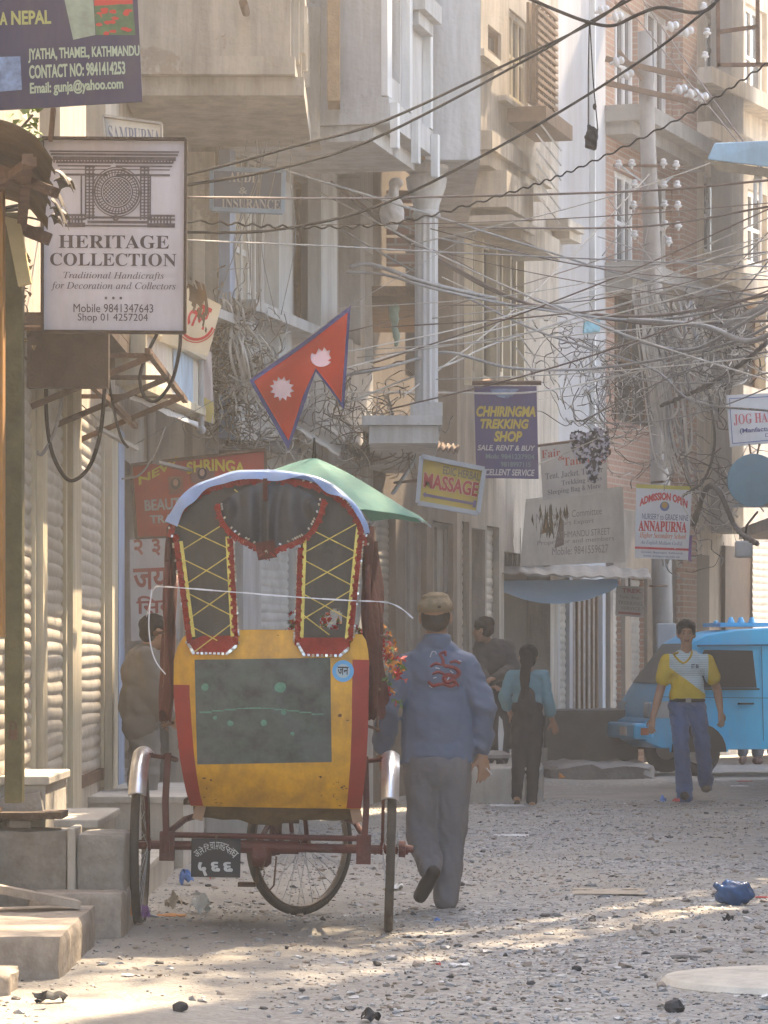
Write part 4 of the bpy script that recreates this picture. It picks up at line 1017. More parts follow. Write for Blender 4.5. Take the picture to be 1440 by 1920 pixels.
def foot(mb, an, toe, r=.042):
    mb.cap(an, an*.35+toe*.65+Vector((0, 0, .0)), r, r*.95); mb.cap(an*.4+toe*.6, toe, r, r*.8)
class Person:
    def __init__(s, px, Y, label, group=None):
        g = W(px, HZ, Y); s.Y = Y; s.loc = Vector((g.x, Y, ground_z(g.x, Y))); s.k = 0
        s.r = thing('person', s.loc, label, 'person', group); s.b = MB()
    def L(s, px, py, dy=0): return W(px, py, s.Y+dy)-s.loc
    def head(s, c, f, sc=1.0, face=True):
        f = f.normalized(); r = f.cross(Vector((0, 0, 1))).normalized(); M = Matrix((r, f, Vector((0, 0, 1)))).transposed(); s.M = M; s.hc = c; s.hs = sc
        at = lambda x, y, z: c+M@Vector((x, y, z))*sc
        b = s.b
        b.ell(at(0, -.012, .035), Vector((.075, .092, .085))*sc, M); b.ell(at(0, .018, -.03), Vector((.060, .07, .085))*sc, M); b.ell(at(0, .045, -.085), Vector((.034, .032, .030))*sc, M)
        b.ell(at(0, .075, .04), Vector((.05, .02, .02))*sc, M)
        b.cap(at(0, .088, .02), at(0, .103, -.018), .009*sc, .014*sc, 8); b.ell(at(-.012, .093, -.022), Vector((.010, .011, .008))*sc, M); b.ell(at(.012, .093, -.022), Vector((.010, .011, .008))*sc, M)
        b.ell(at(0, .082, -.052), Vector((.025, .012, .007))*sc, M); b.ell(at(0, .080, -.063), Vector((.021, .012, .008))*sc, M)
        for q in (-1, 1):
            b.ell(at(q*.030, .074, .012), Vector((.015, .012, .008))*sc, M); b.ell(at(q*.048, .055, -.02), Vector((.022, .02, .02))*sc, M)
            b.ell(at(q*.077, -.005, -.005), Vector((.012, .020, .032))*sc, M)
        return at
    def body(s, voxel=.008):
        m2 = blob(s.b, voxel, 2); M = s.M.transposed(); c = s.hc; sc = s.hs
        def fm(p, n):
            q = (M@(p-c))/sc
            if q.y > .05 and abs(q.z) < .15:
                if abs(q.x) < .024 and -.069 < q.z < -.047 and q.y > .07: return 1
                if abs(abs(q.x)-.030) < .013 and abs(q.z-.013) < .0045 and q.y > .06: return 2 if abs(abs(q.x)-.030) < .007 else 3
                if abs(abs(q.x)-.031) < .018 and abs(q.z-.036) < .0035: return 2
            return 0
        return blob_obj('body', m2, [M_skin, M_lip, M_eye, M_eyew], s.r, fm)
    def wear(s, name, mb, m, voxel=.012, fold=.007, fs=(9, 9, 20), sm=3, fmask=None, facemat=None):
        m2 = blob(mb, voxel, sm, fold, fs, len(name)*1.7+s.Y, fmask); return blob_obj(name, m2, m, s.r, facemat), m2

def project(o_mesh, loc_pts, d, off):
    bv = BVHTree.FromPolygons([v.co.copy() for v in o_mesh.vertices], [tuple(p.vertices) for p in o_mesh.polygons]); out = []
    for p in loc_pts:
        h = bv.ray_cast(p-d*1.5, d)
        out.append(h[0]-d*off if h[0] else p)
    return out

def driver():
    s = Person(820, 17.5, 'person in a grey blue jacket embroidered with a red dragon, walking beside the rickshaw'); L = s.L; b = s.b; up = Vector((0, 0, 1))
    hc = L(817, 1157, .0); at = s.head(hc, Vector((.12, 1, 0)), 1.02)
    shL, shR = L(765, 1248), L(875, 1248); elL, elR = L(730, 1322, -.07), L(908, 1326, -.06); wrL, wrR = L(719, 1400, .05), L(903, 1404, .04)
    hiL, hiR = L(792, 1430), L(852, 1430); knL, knR = L(790, 1560, .0), L(846, 1562, .03); anL, anR = L(808, 1636, -.30), L(838, 1676, .0)
    b.cap(L(818, 1225), L(818, 1180, .0), .062, .056); b.cap(L(818, 1255), L(820, 1410), .085, .085); b.cap(shL, shR, .06, .06)
    for a, c, d, w in ((shL, elL, wrL, 1), (shR, elR, wrR, -1)): b.cap(a, c, .05, .042); b.cap(c, d, .04, .028)
    hand(b, wrR+Vector((.0, 0, -.03)), Vector((.16, .12, -1)), Vector((-.5, 1, 0)), -1, 1.02, .75); hand(b, wrL+Vector((0, 0, -.02)), Vector((.1, .15, -1)), Vector((.6, .8, 0)), 1, 1.02, .6)
    for a, c, d in ((hiL, knL, anL), (hiR, knR, anR)): b.cap(a, c, .085, .058); b.cap(c, d, .055, .040)
    s.body()
    j = MB()
    j.ell(L(820, 1265), (.18, .122, .16)); j.ell(L(819, 1345), (.178, .122, .26)); j.cap(L(795, 1405), L(844, 1408), .105, .105); j.cap(L(782, 1246), L(857, 1246), .085, .085); j.cap(L(800, 1224), L(838, 1224), .068, .068); j.cap(L(812, 1215), L(826, 1215), .062, .062)
    for x in (782, 800, 820, 840, 858): j.cap(L(x, 1300), L(x+(x-820)*.12, 1426), .078, .078)
    for a, c, d in ((shL, elL, wrL), (shR, elR, wrR)): j.cap(a, c, .070, .062); j.cap(c, d, .062, .050); j.cap(c.lerp(d, .3), c.lerp(d, .85), .060, .060); j.cap(d+(c-d)*.06, d, .05, .046)
    j.lathe(L(819, 1207), (0, 0, 1), [(.080, -.02), (.078, .045), (.07, .055)], 18)
    cut = L(0, 1430).z
    M_jk = mat('grey blue jacket nylon', (.115, .142, .205), .6, .12, 3, .15, 25, spec=.35)
    o, m2 = s.wear('jacket', j, M_jk, .010, .019, (9, 9, 13), 2, lambda p: 1.0 if abs(p.x) > .19 else .38)
    zmin = cut
    for v in m2.vertices:
        if v.co.z < zmin+.03 and abs(v.co.x) < .2: v.co.z = max(v.co.z, zmin+.006*math.sin(v.co.x*40))
    # dragon embroidery
    red = MB(); wh = MB(); d = Vector((0, 1, 0))
    Z0 = lambda pts: [L(a, c, -.4) for a, c in pts]
    paths = [([(826, 1226), (832, 1236), (834, 1247), (845, 1250), (858, 1254), (863, 1262), (856, 1270), (842, 1266), (834, 1272), (840, 1280), (850, 1276), (856, 1282), (846, 1287), (832, 1283), (822, 1286)], .0085), ([(808, 1250), (818, 1244), (830, 1247)], .006), ([(845, 1242), (856, 1240), (866, 1244)], .006), ([(812, 1264), (824, 1260), (838, 1266)], .006), ([(804, 1278), (814, 1286), (826, 1282)], .007), ([(848, 1286), (858, 1282), (862, 1288)], .005), ([(826, 1226), (836, 1222), (838, 1230)], .006)]
    for p, w in paths:
        sp = project(m2, spline(Z0(p), 5), d, .002); n = len(sp); red.tube(sp, [1.45*w*(.45+.55*math.sin(math.pi*(.1+.8*i/(n-1)))) for i in range(n)], 5)
    for p in ([(808, 1232), (812, 1222), (818, 1222), (820, 1226)], [(836, 1272), (846, 1264), (838, 1282)], [(818, 1252), (826, 1254)], [(846, 1258), (852, 1262)], [(814, 1272), (820, 1270)], [(806, 1286), (812, 1290)], [(862, 1238), (868, 1240)]): wh.tube(project(m2, spline(Z0(p), 4), d, .003), .0032, 5)
    e = obj('dragon_embroidery', red, mat('red thread', (.24, .045, .04), .7, .3, 30), o, world=False); obj('pale_stitching', wh, mat('pale thread', (.5, .5, .52), .7), e, world=False)
    # trousers
    t = MB()
    t.ell(L(820, 1440), (.165, .115, .13))
    t.cap(hiL, knL, .098, .078); t.cap(knL, anL.lerp(knL, .08), .078, .068); t.cap(hiR, knR, .100, .085); t.cap(knR, L(836, 1682, .0), .083, .075); t.cap(knL+Vector((0, -.02, -.01)), knL.lerp(anL, .5), .075, .073)
    M_tr = mat('grey brown trousers', (.175, .16, .16), .85, .12, 4, .2, 40)
    s.wear('trousers', t, M_tr, .010, .014, (13, 13, 7), 3)
    # shoes: the left heel is lifted, its sole turned to the camera
    f = MB(); heel = L(812, 1636, -.33); toe = L(788, 1680, -.24); f.cap(heel, heel.lerp(toe, .5), .040, .040); f.cap(heel.lerp(toe, .5), toe, .042, .038)
    s.wear('shoe', f, mat('dark shoe leather', (.035, .027, .022), .55, .2), .008, 0)
    f = MB(); f.cap(L(838, 1690, -.03), L(840, 1690, .14), .043, .042)
    s.wear('shoe', f, MATS['dark shoe leather'], .008, 0)
    h = MB(); M = s.M; h.ell(at(0, -.014, .0), Vector((.080, .086, .072))*1.02, M); h.ell(at(0, -.042, -.03), Vector((.072, .058, .05))*1.02, M)
    s.wear('hair', h, mat('dark brown hair', (.05, .035, .022), .6, .3, 40), .009, .003, (30, 30, 30))
    c = MB(); c.lathe(at(0, -.014, .045), Vector((-.04, -.02, 1)), [(.094, -.02), (.098, .0), (.094, .025), (.078, .045), (.05, .062), (.02, .07)], 22); c.ell(at(.0, .0, .10), Vector((.075, .085, .028)), M); c.ell(at(-.015, -.02, .123), (.03, .03, .012))
    c.ell(at(.03, .09, .05), (.055, .05, .012), M)
    o, _ = s.wear('flat_cap', c, mat('tan cloth cap', (.24, .175, .10), .85, .15, 20, .2, 60), .008, .005, (14, 14, 14))
    g = MB(); g.obox(at(.03, -.112, .05), (.016, .006, .012)); obj('cap_strap', g, M_dwood, o, world=False)
    g = MB(); a = L(912, 1440, .03); g.tube([a, a+Vector((.03, -.02, -.035))], .004, 6); obj('cigarette', g, M_cwhite, s.r, world=False)
driver()

def yellow_man():
    s = Person(1290, 31, 'person in a yellow and white striped T-shirt and blue jeans walking toward the camera'); L = s.L; b = s.b; F = Vector((-.05, -1, 0))
    hc = L(1287, 1190, 0); at = s.head(hc, F, 1.0)
    shR, shL = L(1252, 1240), L(1325, 1240); elR, elL = L(1237, 1298, .0), L(1345, 1294, .05); wrR, wrL = L(1224, 1346, -.12), L(1351, 1334, -.05)
    hiR, hiL = L(1272, 1325), L(1306, 1325); knR, knL = L(1278, 1405, -.10), L(1318, 1405, .02); anR, anL = L(1284, 1488, -.12), L(1324, 1478, .28)
    b.cap(L(1287, 1228), L(1287, 1205, .0), .058, .052); b.cap(L(1288, 1252), L(1289, 1315), .085, .08); b.cap(shR, shL, .055, .055)
    for a, c, d in ((shR, elR, wrR), (shL, elL, wrL)): b.cap(a, c, .050, .042); b.cap(c, c.lerp(d, .4), .042, .040); b.cap(c.lerp(d, .4), d, .039, .027)
    hand(b, wrR, Vector((-.15, -.2, -1)), Vector((.6, .8, 0)), -1, 1.0, .8); hand(b, wrL, Vector((.1, -.15, -1)), Vector((-.6, .8, 0)), 1, 1.0, .8)
    for a, c, d in ((hiR, knR, anR), (hiL, knL, anL)): b.cap(a, c, .08, .055); b.cap(c, d, .052, .04)
    s.body(.009)
    t = MB(); t.ell(L(1288, 1250), (.185, .115, .14)); t.ell(L(1289, 1285), (.158, .112, .16)); t.cap(L(1272, 1300), L(1306, 1302), .085, .085); t.cap(L(1262, 1240), L(1316, 1240), .072, .072); t.cap(L(1276, 1230), L(1300, 1230), .062, .062); t.cap(L(1272, 1305), L(1304, 1306), .09, .09)
    for a, c in ((shR, elR), (shL, elL)): t.cap(a, a.lerp(c, .55), .075, .078)
    m = mat('yellow and striped T-shirt', (.60, .42, .02), .85, .08, 6)
    nt = m.node_tree; N = nt.nodes; K = nt.links; bs = N['Principled BSDF']; base = bs.inputs['Base Color'].links[0].from_socket
    tc = [x for x in N if x.type == 'TEX_COORD'][0]; sp = N.new('ShaderNodeSeparateXYZ'); K.new(tc.outputs['Object'], sp.inputs[0])
    def math_(op, a, bb=None, v=None):
        q = N.new('ShaderNodeMath'); q.operation = op; K.new(a, q.inputs[0])
        if bb is not None: K.new(bb, q.inputs[1])
        elif v is not None: q.inputs[1].default_value = v
        return q.outputs[0]
    # pale striped field above a slanting seam across the chest
    zs = L(1255, 1252).z; xs = L(1255, 0).x; ze = L(1322, 1302).z; xe = L(1322, 0).x; sl_ = (ze-zs)/(xe-xs)
    line = math_('SUBTRACT', sp.outputs[2], math_('ADD', math_('MULTIPLY', sp.outputs[0], None, sl_), None, zs-sl_*xs))
    above = math_('GREATER_THAN', line, None, 0)
    inx = math_('MULTIPLY', math_('GREATER_THAN', sp.outputs[0], None, L(1254, 0).x), math_('LESS_THAN', sp.outputs[0], None, L(1327, 0).x))
    fac = math_('MULTIPLY', above, inx)
    st = math_('GREATER_THAN', math_('SINE', math_('MULTIPLY', sp.outputs[2], None, 300)), None, .2)
    c1 = N.new('ShaderNodeMix'); c1.data_type = 'RGBA'; K.new(st, c1.inputs[0]); c1.inputs[6].default_value = (.54, .63, .65, 1); c1.inputs[7].default_value = (.38, .49, .53, 1)
    c2 = N.new('ShaderNodeMix'); c2.data_type = 'RGBA'; K.new(fac, c2.inputs[0]); K.new(base, c2.inputs[6]); K.new(c1.outputs[2], c2.inputs[7]); K.new(c2.outputs[2], bs.inputs['Base Color'])
    o, m2 = s.wear('shirt', t, m, .010, .006, (9, 9, 14))
    d = Vector((0, -1, 0)); g = MB()
    v, f = text_geo('ET 86', 's'); lo = v.min(0); dd = v.max(0)-lo
    P = project(m2, [L(1304+14*(a-lo[0])/dd[0], 1253-8*(c-lo[1])/dd[1], -.5)*1 for a, c in v], Vector((0, 1, 0)), .002); g.add(P, f); obj('chest_print', g, mat('navy print', (.03, .04, .09), .7), o, world=False)
    g = MB(); nk = project(m2, spline([L(a, c, -.5) for a, c in ((1270, 1222), (1275, 1232), (1289, 1243), (1302, 1232), (1306, 1221))], 5), Vector((0, 1, 0)), .001); g.tube(nk, .010, 6); obj('collar', g, mat('yellow collar', (.60, .40, .02), .85), o, world=False)
    g = MB(); g.add(project(m2, [L(a, c, -.5) for a, c in ((1277, 1224), (1289, 1239), (1300, 1224))], Vector((0, 1, 0)), .003), [(0, 1, 2)]); 
    j = MB(); j.ell(L(1289, 1322), (.150, .105, .10)); j.cap(hiR, knR, .096, .074); j.cap(knR, L(1284, 1492, -.12), .074, .082); j.cap(hiL, knL, .096, .076); j.cap(knL, L(1324, 1470, .22), .076, .074)
    M_jn = mat('blue jeans denim', (.05, .10, .225), .85, .4, 3, .2, 40, sheen=.2)
    o, _ = s.wear('jeans', j, M_jn, .011, .014, (11, 11, 17), 2)
    g = MB(); c = L(1289, 1313); g.ring(c, (0, 0, 1), .152, .016, 30, 6, 1.2); g.xf(Matrix.Translation(c)@Matrix.Diagonal((1, .72, 1, 1))@Matrix.Translation(-c)); bl = obj('belt', g, M_black, s.r, world=False)
    g = MB(); g.obox(L(1291, 1313, -.125), (.05, .02, .04)); obj('buckle', g, M_tin, bl, world=False)
    for a in (L(1284, 1492, -.20), L(1324, 1478, .16)):
        f = MB(); f.cap(a+Vector((0, .10, .0)), a, .045, .043); s.wear('shoe', f, MATS['dark shoe leather'], .009, 0)
    h = MB(); M = s.M; h.ell(at(0, -.016, .062), (.092, .098, .086), M); h.ell(at(0, -.05, .0), (.076, .062, .065), M)
    for k in range(9): h.ell(at(-.06+.015*k, .066-.010*abs(k-4), .075+.008*math.sin(k*2)), (.020, .020, .028), M)
    for q in (-1, 1): h.ell(at(q*.072, .02, .03), (.014, .03, .035), M)
    s.wear('hair', h, M_hair, .009, .006, (28, 28, 28), 2)
yellow_man()

def girl():
    s = Person(988, 29.9, 'person with a long black ponytail, teal top and black dungarees standing with her back turned'); L = s.L; b = s.b; F = Vector((.15, 1, 0))
    hc = L(991, 1232, 0); at = s.head(hc, F, .95)
    shL, shR = L(958, 1268), L(1019, 1266); elL, elR = L(945, 1308, -.04), L(1028, 1318, -.02); wrL, wrR = L(958, 1340, .16), L(1036, 1352, .05)
    hiL, hiR = L(976, 1365), L(1002, 1365); knL, knR = L(972, 1432, 0), L(1000, 1434, .02); anL, anR = L(969, 1494, -.02), L(997, 1504, 0)
    b.cap(L(989, 1262), L(990, 1245), .05, .046); b.cap(L(988, 1282), L(988, 1350), .075, .075); b.cap(shL, shR, .048, .048)
    for a, c, d in ((shL, elL, wrL), (shR, elR, wrR)): b.cap(a, c, .042, .036); b.cap(c, d, .035, .024)
    hand(b, wrR, Vector((.35, .3, -1)), Vector((-.3, .9, .2)), -1, .92, .6); hand(b, wrL, Vector((.4, .8, -.3)), Vector((.6, -.2, -.6)), 1, .9, .5)
    for a, c, d in ((hiL, knL, anL), (hiR, knR, anR)): b.cap(a, c, .07, .05); b.cap(c, d, .048, .034)
    for a in (anL, anR): b.cap(a+Vector((0, -.03, -.02)), a+Vector((.01, .12, -.035)), .034, .03)
    s.body(.010)
    t = MB(); t.ell(L(989, 1290), (.15, .10, .13)); t.cap(shL, shR, .058, .058); t.ell(L(989, 1310), (.138, .1, .1))
    for a, c, d in ((shL, elL, wrL), (shR, elR, wrR)): t.cap(a, c, .056, .055); t.cap(c, c.lerp(d, .45), .054, .058)
    s.wear('top', t, mat('teal cotton top', (.13, .25, .28), .85, .1), .011, .007, (10, 10, 14))
    M_bk = mat('black dungaree cloth', (.028, .024, .022), .85, .2)
    j = MB(); j.ell(L(990, 1350), (.152, .118, .14)); j.ell(L(989, 1326), (.145, .11, .10)); j.cap(hiL, knL, .086, .064); j.cap(knL, anL, .062, .05); j.cap(hiR, knR, .086, .064); j.cap(knR, anR, .062, .05)
    j.cap(L(988, 1300, -.07), L(988, 1330, -.07), .07, .09)
    s.wear('dungarees', j, M_bk, .011, .006, (9, 9, 14))
    h = MB(); M = s.M; h.ell(at(0, -.022, .04), (.088, .098, .082), M); h.ell(at(0, -.055, -.03), (.074, .055, .075), M); h.cap(at(.0, -.10, .02), at(-.02, -.13, -.2), .046, .05); h.cap(at(-.02, -.13, -.2), at(-.035, -.125, -.42), .05, .018)
    s.wear('hair', h, M_hair, .010, .006, (26, 26, 8), 2)
    for a in (anL, anR): g = MB(); g.cap(a+Vector((0, -.06, -.055)), a+Vector((.012, .14, -.058)), .03, .028); s.wear('sandal', g, M_dwood, .010, 0)
girl()

def dark_man():
    s = Person(912, 33.5, 'person in a dark padded jacket bending over in front of the narrow shutter'); L = s.L; b = s.b; F = Vector((-.85, .25, -.1))
    hc = L(906, 1182, -.1); at = s.head(hc, F, 1.0)
    sA, sB = L(902, 1216), L(950, 1214); eA, eB = L(898, 1262, -.15), L(962, 1256, -.1); wA, wB = L(918, 1285, -.3), L(930, 1270, -.32)
    hA, hB = L(920, 1310, .1), L(946, 1310, .1); kA, kB = L(916, 1365), L(944, 1365); aA, aB = L(914, 1422, .05), L(942, 1422, .05)
    b.cap(L(912, 1205), hc, .06, .055); b.cap(L(925, 1228), L(934, 1300, .1), .09, .09); b.cap(sA, sB, .055, .055)
    for a, c, d in ((sA, eA, wA), (sB, eB, wB)): b.cap(a, c, .05, .045); b.cap(c, d, .043, .03)
    hand(b, wA, Vector((.6, -.5, -.2)), Vector((.2, 0, -1)), 1, 1, .6); hand(b, wB, Vector((-.6, -.5, -.2)), Vector((-.2, 0, -1)), -1, 1, .6)
    for a, c, d in ((hA, kA, aA), (hB, kB, aB)): b.cap(a, c, .08, .06); b.cap(c, d, .055, .045)
    s.body(.011)
    j = MB(); j.ell(L(926, 1236), (.21, .15, .18)); j.ell(L(930, 1285, .05), (.19, .15, .17)); j.cap(sA, sB, .09, .1)
    for a, c, d in ((sA, eA, wA), (sB, eB, wB)): j.cap(a, c, .085, .08); j.cap(c, d, .078, .055)
    s.wear('jacket', j, mat('dark padded jacket', (.045, .042, .042), .6, .25), .013, .013, (9, 9, 16))
    t = MB(); t.ell(L(932, 1318, .1), (.15, .12, .1)); t.cap(hA, kA, .1, .08); t.cap(kA, aA, .08, .07); t.cap(hB, kB, .1, .08); t.cap(kB, aB, .08, .07)
    s.wear('trousers', t, mat('dark trousers', (.05, .045, .042), .85), .013, .009)
    h = MB(); M = s.M; h.ell(at(0, -.01, .06), (.095, .108, .085), M); h.ell(at(0, -.04, -.0), (.086, .075, .075), M); s.wear('hair', h, M_hair, .011, .006, (26, 26, 26))
    f = MB(); f.cap(aA+Vector((0, .04, -.04)), aA+Vector((-.03, -.12, -.045)), .045, .04); f.cap(aB+Vector((0, .04, -.04)), aB+Vector((-.03, -.12, -.045)), .045, .04); s.wear('shoes', f, MATS['dark shoe leather'], .011, 0)
dark_man()

def shop_person():
    s = Person(272, 21.2, 'person in loose beige clothes standing behind the rickshaw at the shop door'); L = s.L; b = s.b; F = Vector((1, .35, 0))
    hc = L(292, 1186, 0); at = s.head(hc, F, 1.0); dz = L(0, 1500).z
    sA, sB = L(268, 1234, .14), L(276, 1234, -.15); eA, eB = L(272, 1300, .18), L(288, 1304, -.19); wA, wB = L(300, 1345, .1), L(314, 1340, -.12)
    hA, hB = L(268, 1345, .07), L(270, 1345, -.07); kA, kB = L(268, 1420, .07), L(276, 1420, -.08); aA, aB = L(262, 1492, .08), L(274, 1495, -.08)
    b.cap(L(278, 1222), hc, .056, .055); b.cap(L(270, 1245), L(268, 1335), .09, .09); b.cap(sA, sB, .055, .055)
    for a, c, d in ((sA, eA, wA), (sB, eB, wB)): b.cap(a, c, .048, .042); b.cap(c, d, .04, .028)
    hand(b, wA, Vector((1, 0, -.3)), Vector((.3, -1, -.5)), 1, 1, .6); hand(b, wB, Vector((1, 0, -.3)), Vector((.3, 1, -.5)), -1, 1, .6)
    for a, c, d in ((hA, kA, aA), (hB, kB, aB)): b.cap(a, c, .08, .055); b.cap(c, d, .05, .04); b.cap(d, d+Vector((.14, .03, -.05)), .04, .035)
    s.body(.011)
    j = MB(); j.ell(L(270, 1260), (.15, .2, .18)); j.ell(L(266, 1320), (.15, .2, .22)); j.cap(L(264, 1360, .08), L(264, 1360, -.08), .12, .12); j.cap(sA, sB, .075, .075)
    for a, c, d in ((sA, eA, wA), (sB, eB, wB)): j.cap(a, c, .075, .07); j.cap(c, d, .07, .055)
    s.wear('tunic', j, mat('beige tunic cloth', (.17, .15, .125), .9, .12), .012, .012, (10, 10, 12))
    t = MB(); t.cap(hA, kA, .1, .09); t.cap(kA, aA, .09, .08); t.cap(hB, kB, .1, .09); t.cap(kB, aB, .09, .08); s.wear('trousers', t, mat('pale grey trousers', (.22, .21, .19), .9, .1), .012, .012)
    h = MB(); M = s.M; h.ell(at(0, -.02, .045), (.085, .095, .08), M); h.ell(at(0, -.05, .0), (.076, .06, .07), M); s.wear('hair', h, M_hair, .011, .005, (26, 26, 26))
shop_person()

def behind_van(px, col, label):
    s = Person(px, 41.5, label, 'people standing hidden behind the van'); L = s.L; b = s.b; g0 = gy(41.5); u = 6208/41.5
    z = lambda m, x=0, dy=0: L(px+x*u, g0-m*u, dy)
    at = s.head(z(1.52), Vector((.2, -1, 0)), 1.0)
    b.cap(z(1.38), z(1.48), .055, .055); b.cap(z(1.25), z(.95), .085, .085)
    for q in (-1, 1):
        b.cap(z(1.3, q*.18), z(1.02, q*.22), .045, .04); b.cap(z(1.02, q*.22), z(.78, q*.2, -.08), .04, .028); hand(b, z(.78, q*.2, -.08), Vector((0, -.2, -1)), Vector((-q, 0, 0)), -q, 1, .5)
        b.cap(z(.88, q*.09), z(.48, q*.09), .08, .055); b.cap(z(.48, q*.09), z(.1, q*.1), .05, .04)
    s.body(.013)
    t = MB(); t.ell(z(1.15), (.19, .12, .25)); t.cap(z(1.3, -.17), z(1.3, .17), .07, .07)
    for q in (-1, 1): t.cap(z(1.3, q*.18), z(1.1, q*.21), .07, .065)
    s.wear('shirt', t, mat('plain shirt', (.3, .3, .28), .9), .014, .008)
    t = MB(); t.ell(z(.88), (.16, .12, .12))
    for q in (-1, 1): t.cap(z(.85, q*.09), z(.48, q*.09), .09, .075); t.cap(z(.48, q*.09), z(.16, q*.1), .072, .07)
    s.wear('trousers', t, mat('plain trousers', (.10, .10, .11), .9), .014, .008)
    f = MB()
    for q in (-1, 1): f.cap(z(.06, q*.1, .05), z(.055, q*.11, -.14), .055, .05)
    s.wear('shoes', f, mat('shoes '+label[:14], col, .6), .012, 0)
    h = MB(); h.ell(at(0, -.02, .05), (.088, .096, .08), s.M); s.wear('hair', h, M_hair, .012, .004)
behind_van(1408, (.10, .05, .035), 'person hidden behind the blue van, only brown shoes showing under it')
behind_van(1434, (.10, .13, .2), 'person hidden behind the blue van, blue shoes showing by its rear')
# ---------------------------------------------------------------- pale blue microvan
def van():
    Y = 38.2; u = 6208/Y; yaw = R(11)
    x0 = W(1163, 0, Y).x; r = thing('van', (x0+1.65, Y, ground_z(x0+1.65, Y)), 'sky blue microvan crossing the street with its driver window open', 'van', rot=(0, 0, yaw))
    # local: x along the van (nose at -1.65), y across (camera side is -), z up
    M_b = mat('sky blue van paint', (.03, .43, .78), .28, .05, 2, .03, 20, spec=.6, dirt=.25, dcol=(.25, .27, .28))
    M_t = mat('tyre rubber', (.03, .028, .026), .85, .2); M_g = mat('tinted glass', (.02, .02, .02), .35, .2, spec=.25)
    M_ws = mat('dusty windscreen', (.09, .095, .09), .4, .3, 2, spec=.2)
    M_ln = mat('lamp lens', (.33, .35, .36), .2, .15, 6, spec=.6); K = dict(parent=r, world=False); hw = .70
    top = [(-1.63, .50), (-1.62, .62), (-1.54, .66), (-1.53, .80), (-1.40, 1.02), (-1.02, 1.52), (-.86, 1.60), (-.5, 1.66), (.4, 1.70), (1.3, 1.68), (1.58, 1.60), (1.66, 1.35), (1.68, .6), (1.66, .38)]
    bot = [(1.3, .30), (1.24, .30), (.66, .30), (-.66, .30), (-1.45, .32), (-1.60, .40)]
    def yw(z): return hw*(1-.16*max(0, (z-.95))**1.3/.75**1.3)
    prof = top+bot; n = len(prof); ts = [-1, -.985, -.93, -.6, 0, .6, .93, .985, 1]; vs = []
    for t in ts:
        for x, z in prof:
            k = 0 if abs(t) < .95 else (.012 if abs(t) < .99 else .035)
            cx = x-(.0 if abs(x) < 1.2 else k*math.copysign(1, x)); cz = z-(k if z > 1.4 else -k*.3 if z < .4 else 0)
            vs.append((cx, t*yw(z), cz))
    b = MB().add(vs, [(i*n+j, i*n+(j+1) % n, (i+1)*n+(j+1) % n, (i+1)*n+j) for i in range(len(ts)-1) for j in range(n)]+[tuple(range(n))[::-1], tuple((len(ts)-1)*n+j for j in range(n))])
    obj('body', b, M_b, r, 2, world=False)
    def side(pts, sgn=-1, off=.004): return [(x, sgn*(yw(z)+off), z) for x, z in pts]
    def panel(name, pts, m, parent=r, th=.006, off=.004, sgn=-1):
        return obj(name, MB().prism(side(pts, sgn, off), (0, sgn*th, 0)), m, parent, world=False)
    for sgn in (-1, 1):
        panel('door_window', [(-1.10, 1.00), (-.30, 1.00), (-.33, 1.42), (-.90, 1.43)], M_g, sgn=sgn)
        panel('side_window', [(.06, .96), (.80, .96), (.80, 1.40), (.06, 1.40)], M_ws, sgn=sgn); panel('rear_window', [(.88, .96), (1.52, .96), (1.48, 1.40), (.88, 1.40)], M_g, sgn=sgn)
        g = MB()
        for a, c in (((-1.12, .985), (-.27, .985)), ((.03, .94), (.83, .94)), ((.03, 1.42), (.83, 1.42)), ((.03, .94), (.03, 1.42)), ((.83, .94), (.83, 1.42))): 
            p, q = side([a, c], sgn, .008); g.bar(p, q, .022, .02)
        obj('window_rubber', g, M_black, r, world=False)
        g = MB()
        for a, c in (((-.22, .40), (-.22, 1.48)), ((-.01, .40), (-.01, 1.48)), ((-1.18, .40), (-1.18, .95)), ((-1.5, .90), (1.6, .86)), ((.85, .4), (.85, .95))):
            p, q = side([a, c], sgn, .001); g.bar(p, q, .008, .008)
        p, q = side([(-.98, 1.475), (1.5, 1.5)], sgn, .012); g.bar(p, q, .03, .02); obj('door_seam', g, mat('dark blue seam', (.02, .10, .2), .5), r, world=False)
        d = MB(); p, q = side([(-.52, .82), (-.34, .82)], sgn, .012); d.bar(p, q, .035, .02); obj('door_handle', d, M_black, r, world=False)
        for x in (-.98, 1.02):
            c = Vector((x, sgn*(hw-.075), .275)); w = MB().ring(c, (0, 1, 0), .20, .075, 36, 10, .85); o = obj('wheel', w, M_t, r, True, world=False)
            obj('hubcap', MB().lathe(c+Vector((0, sgn*.02, 0)), (0, sgn, 0), [(.13, 0), (.13, .04), (.10, .05), (.05, .055), (.04, .07)], 20), M_tin, o, 2, world=False)
            a = [(x+.33*math.cos(t*math.pi/12), .275+.33*math.sin(t*math.pi/12)) for t in range(13)]
            panel('wheel_arch', a, M_t, th=.003, off=.002, sgn=sgn)
            g = MB(); pts = side([(x+.335*math.cos(t*math.pi/12), .275+.335*math.sin(t*math.pi/12)) for t in range(13)], sgn, .004)
            for i in range(12): g.bar(pts[i], pts[i+1], .02, .02)
            obj('arch_lip', g, M_b, r, world=False)
    obj('side_vent', MB().prism(side([(.02, .38), (.5, .38), (.5, .62), (.02, .62)]), (0, -.004, 0)), M_black, r, world=False)
    # front: windscreen, bumper, lamps, plate
    w0, w1 = (-1.385, 1.045), (-1.04, 1.495); nx, nz = -.79, .62
    P = lambda q, y, o=.006: (q[0]+nx*o, y, q[1]+nz*o)
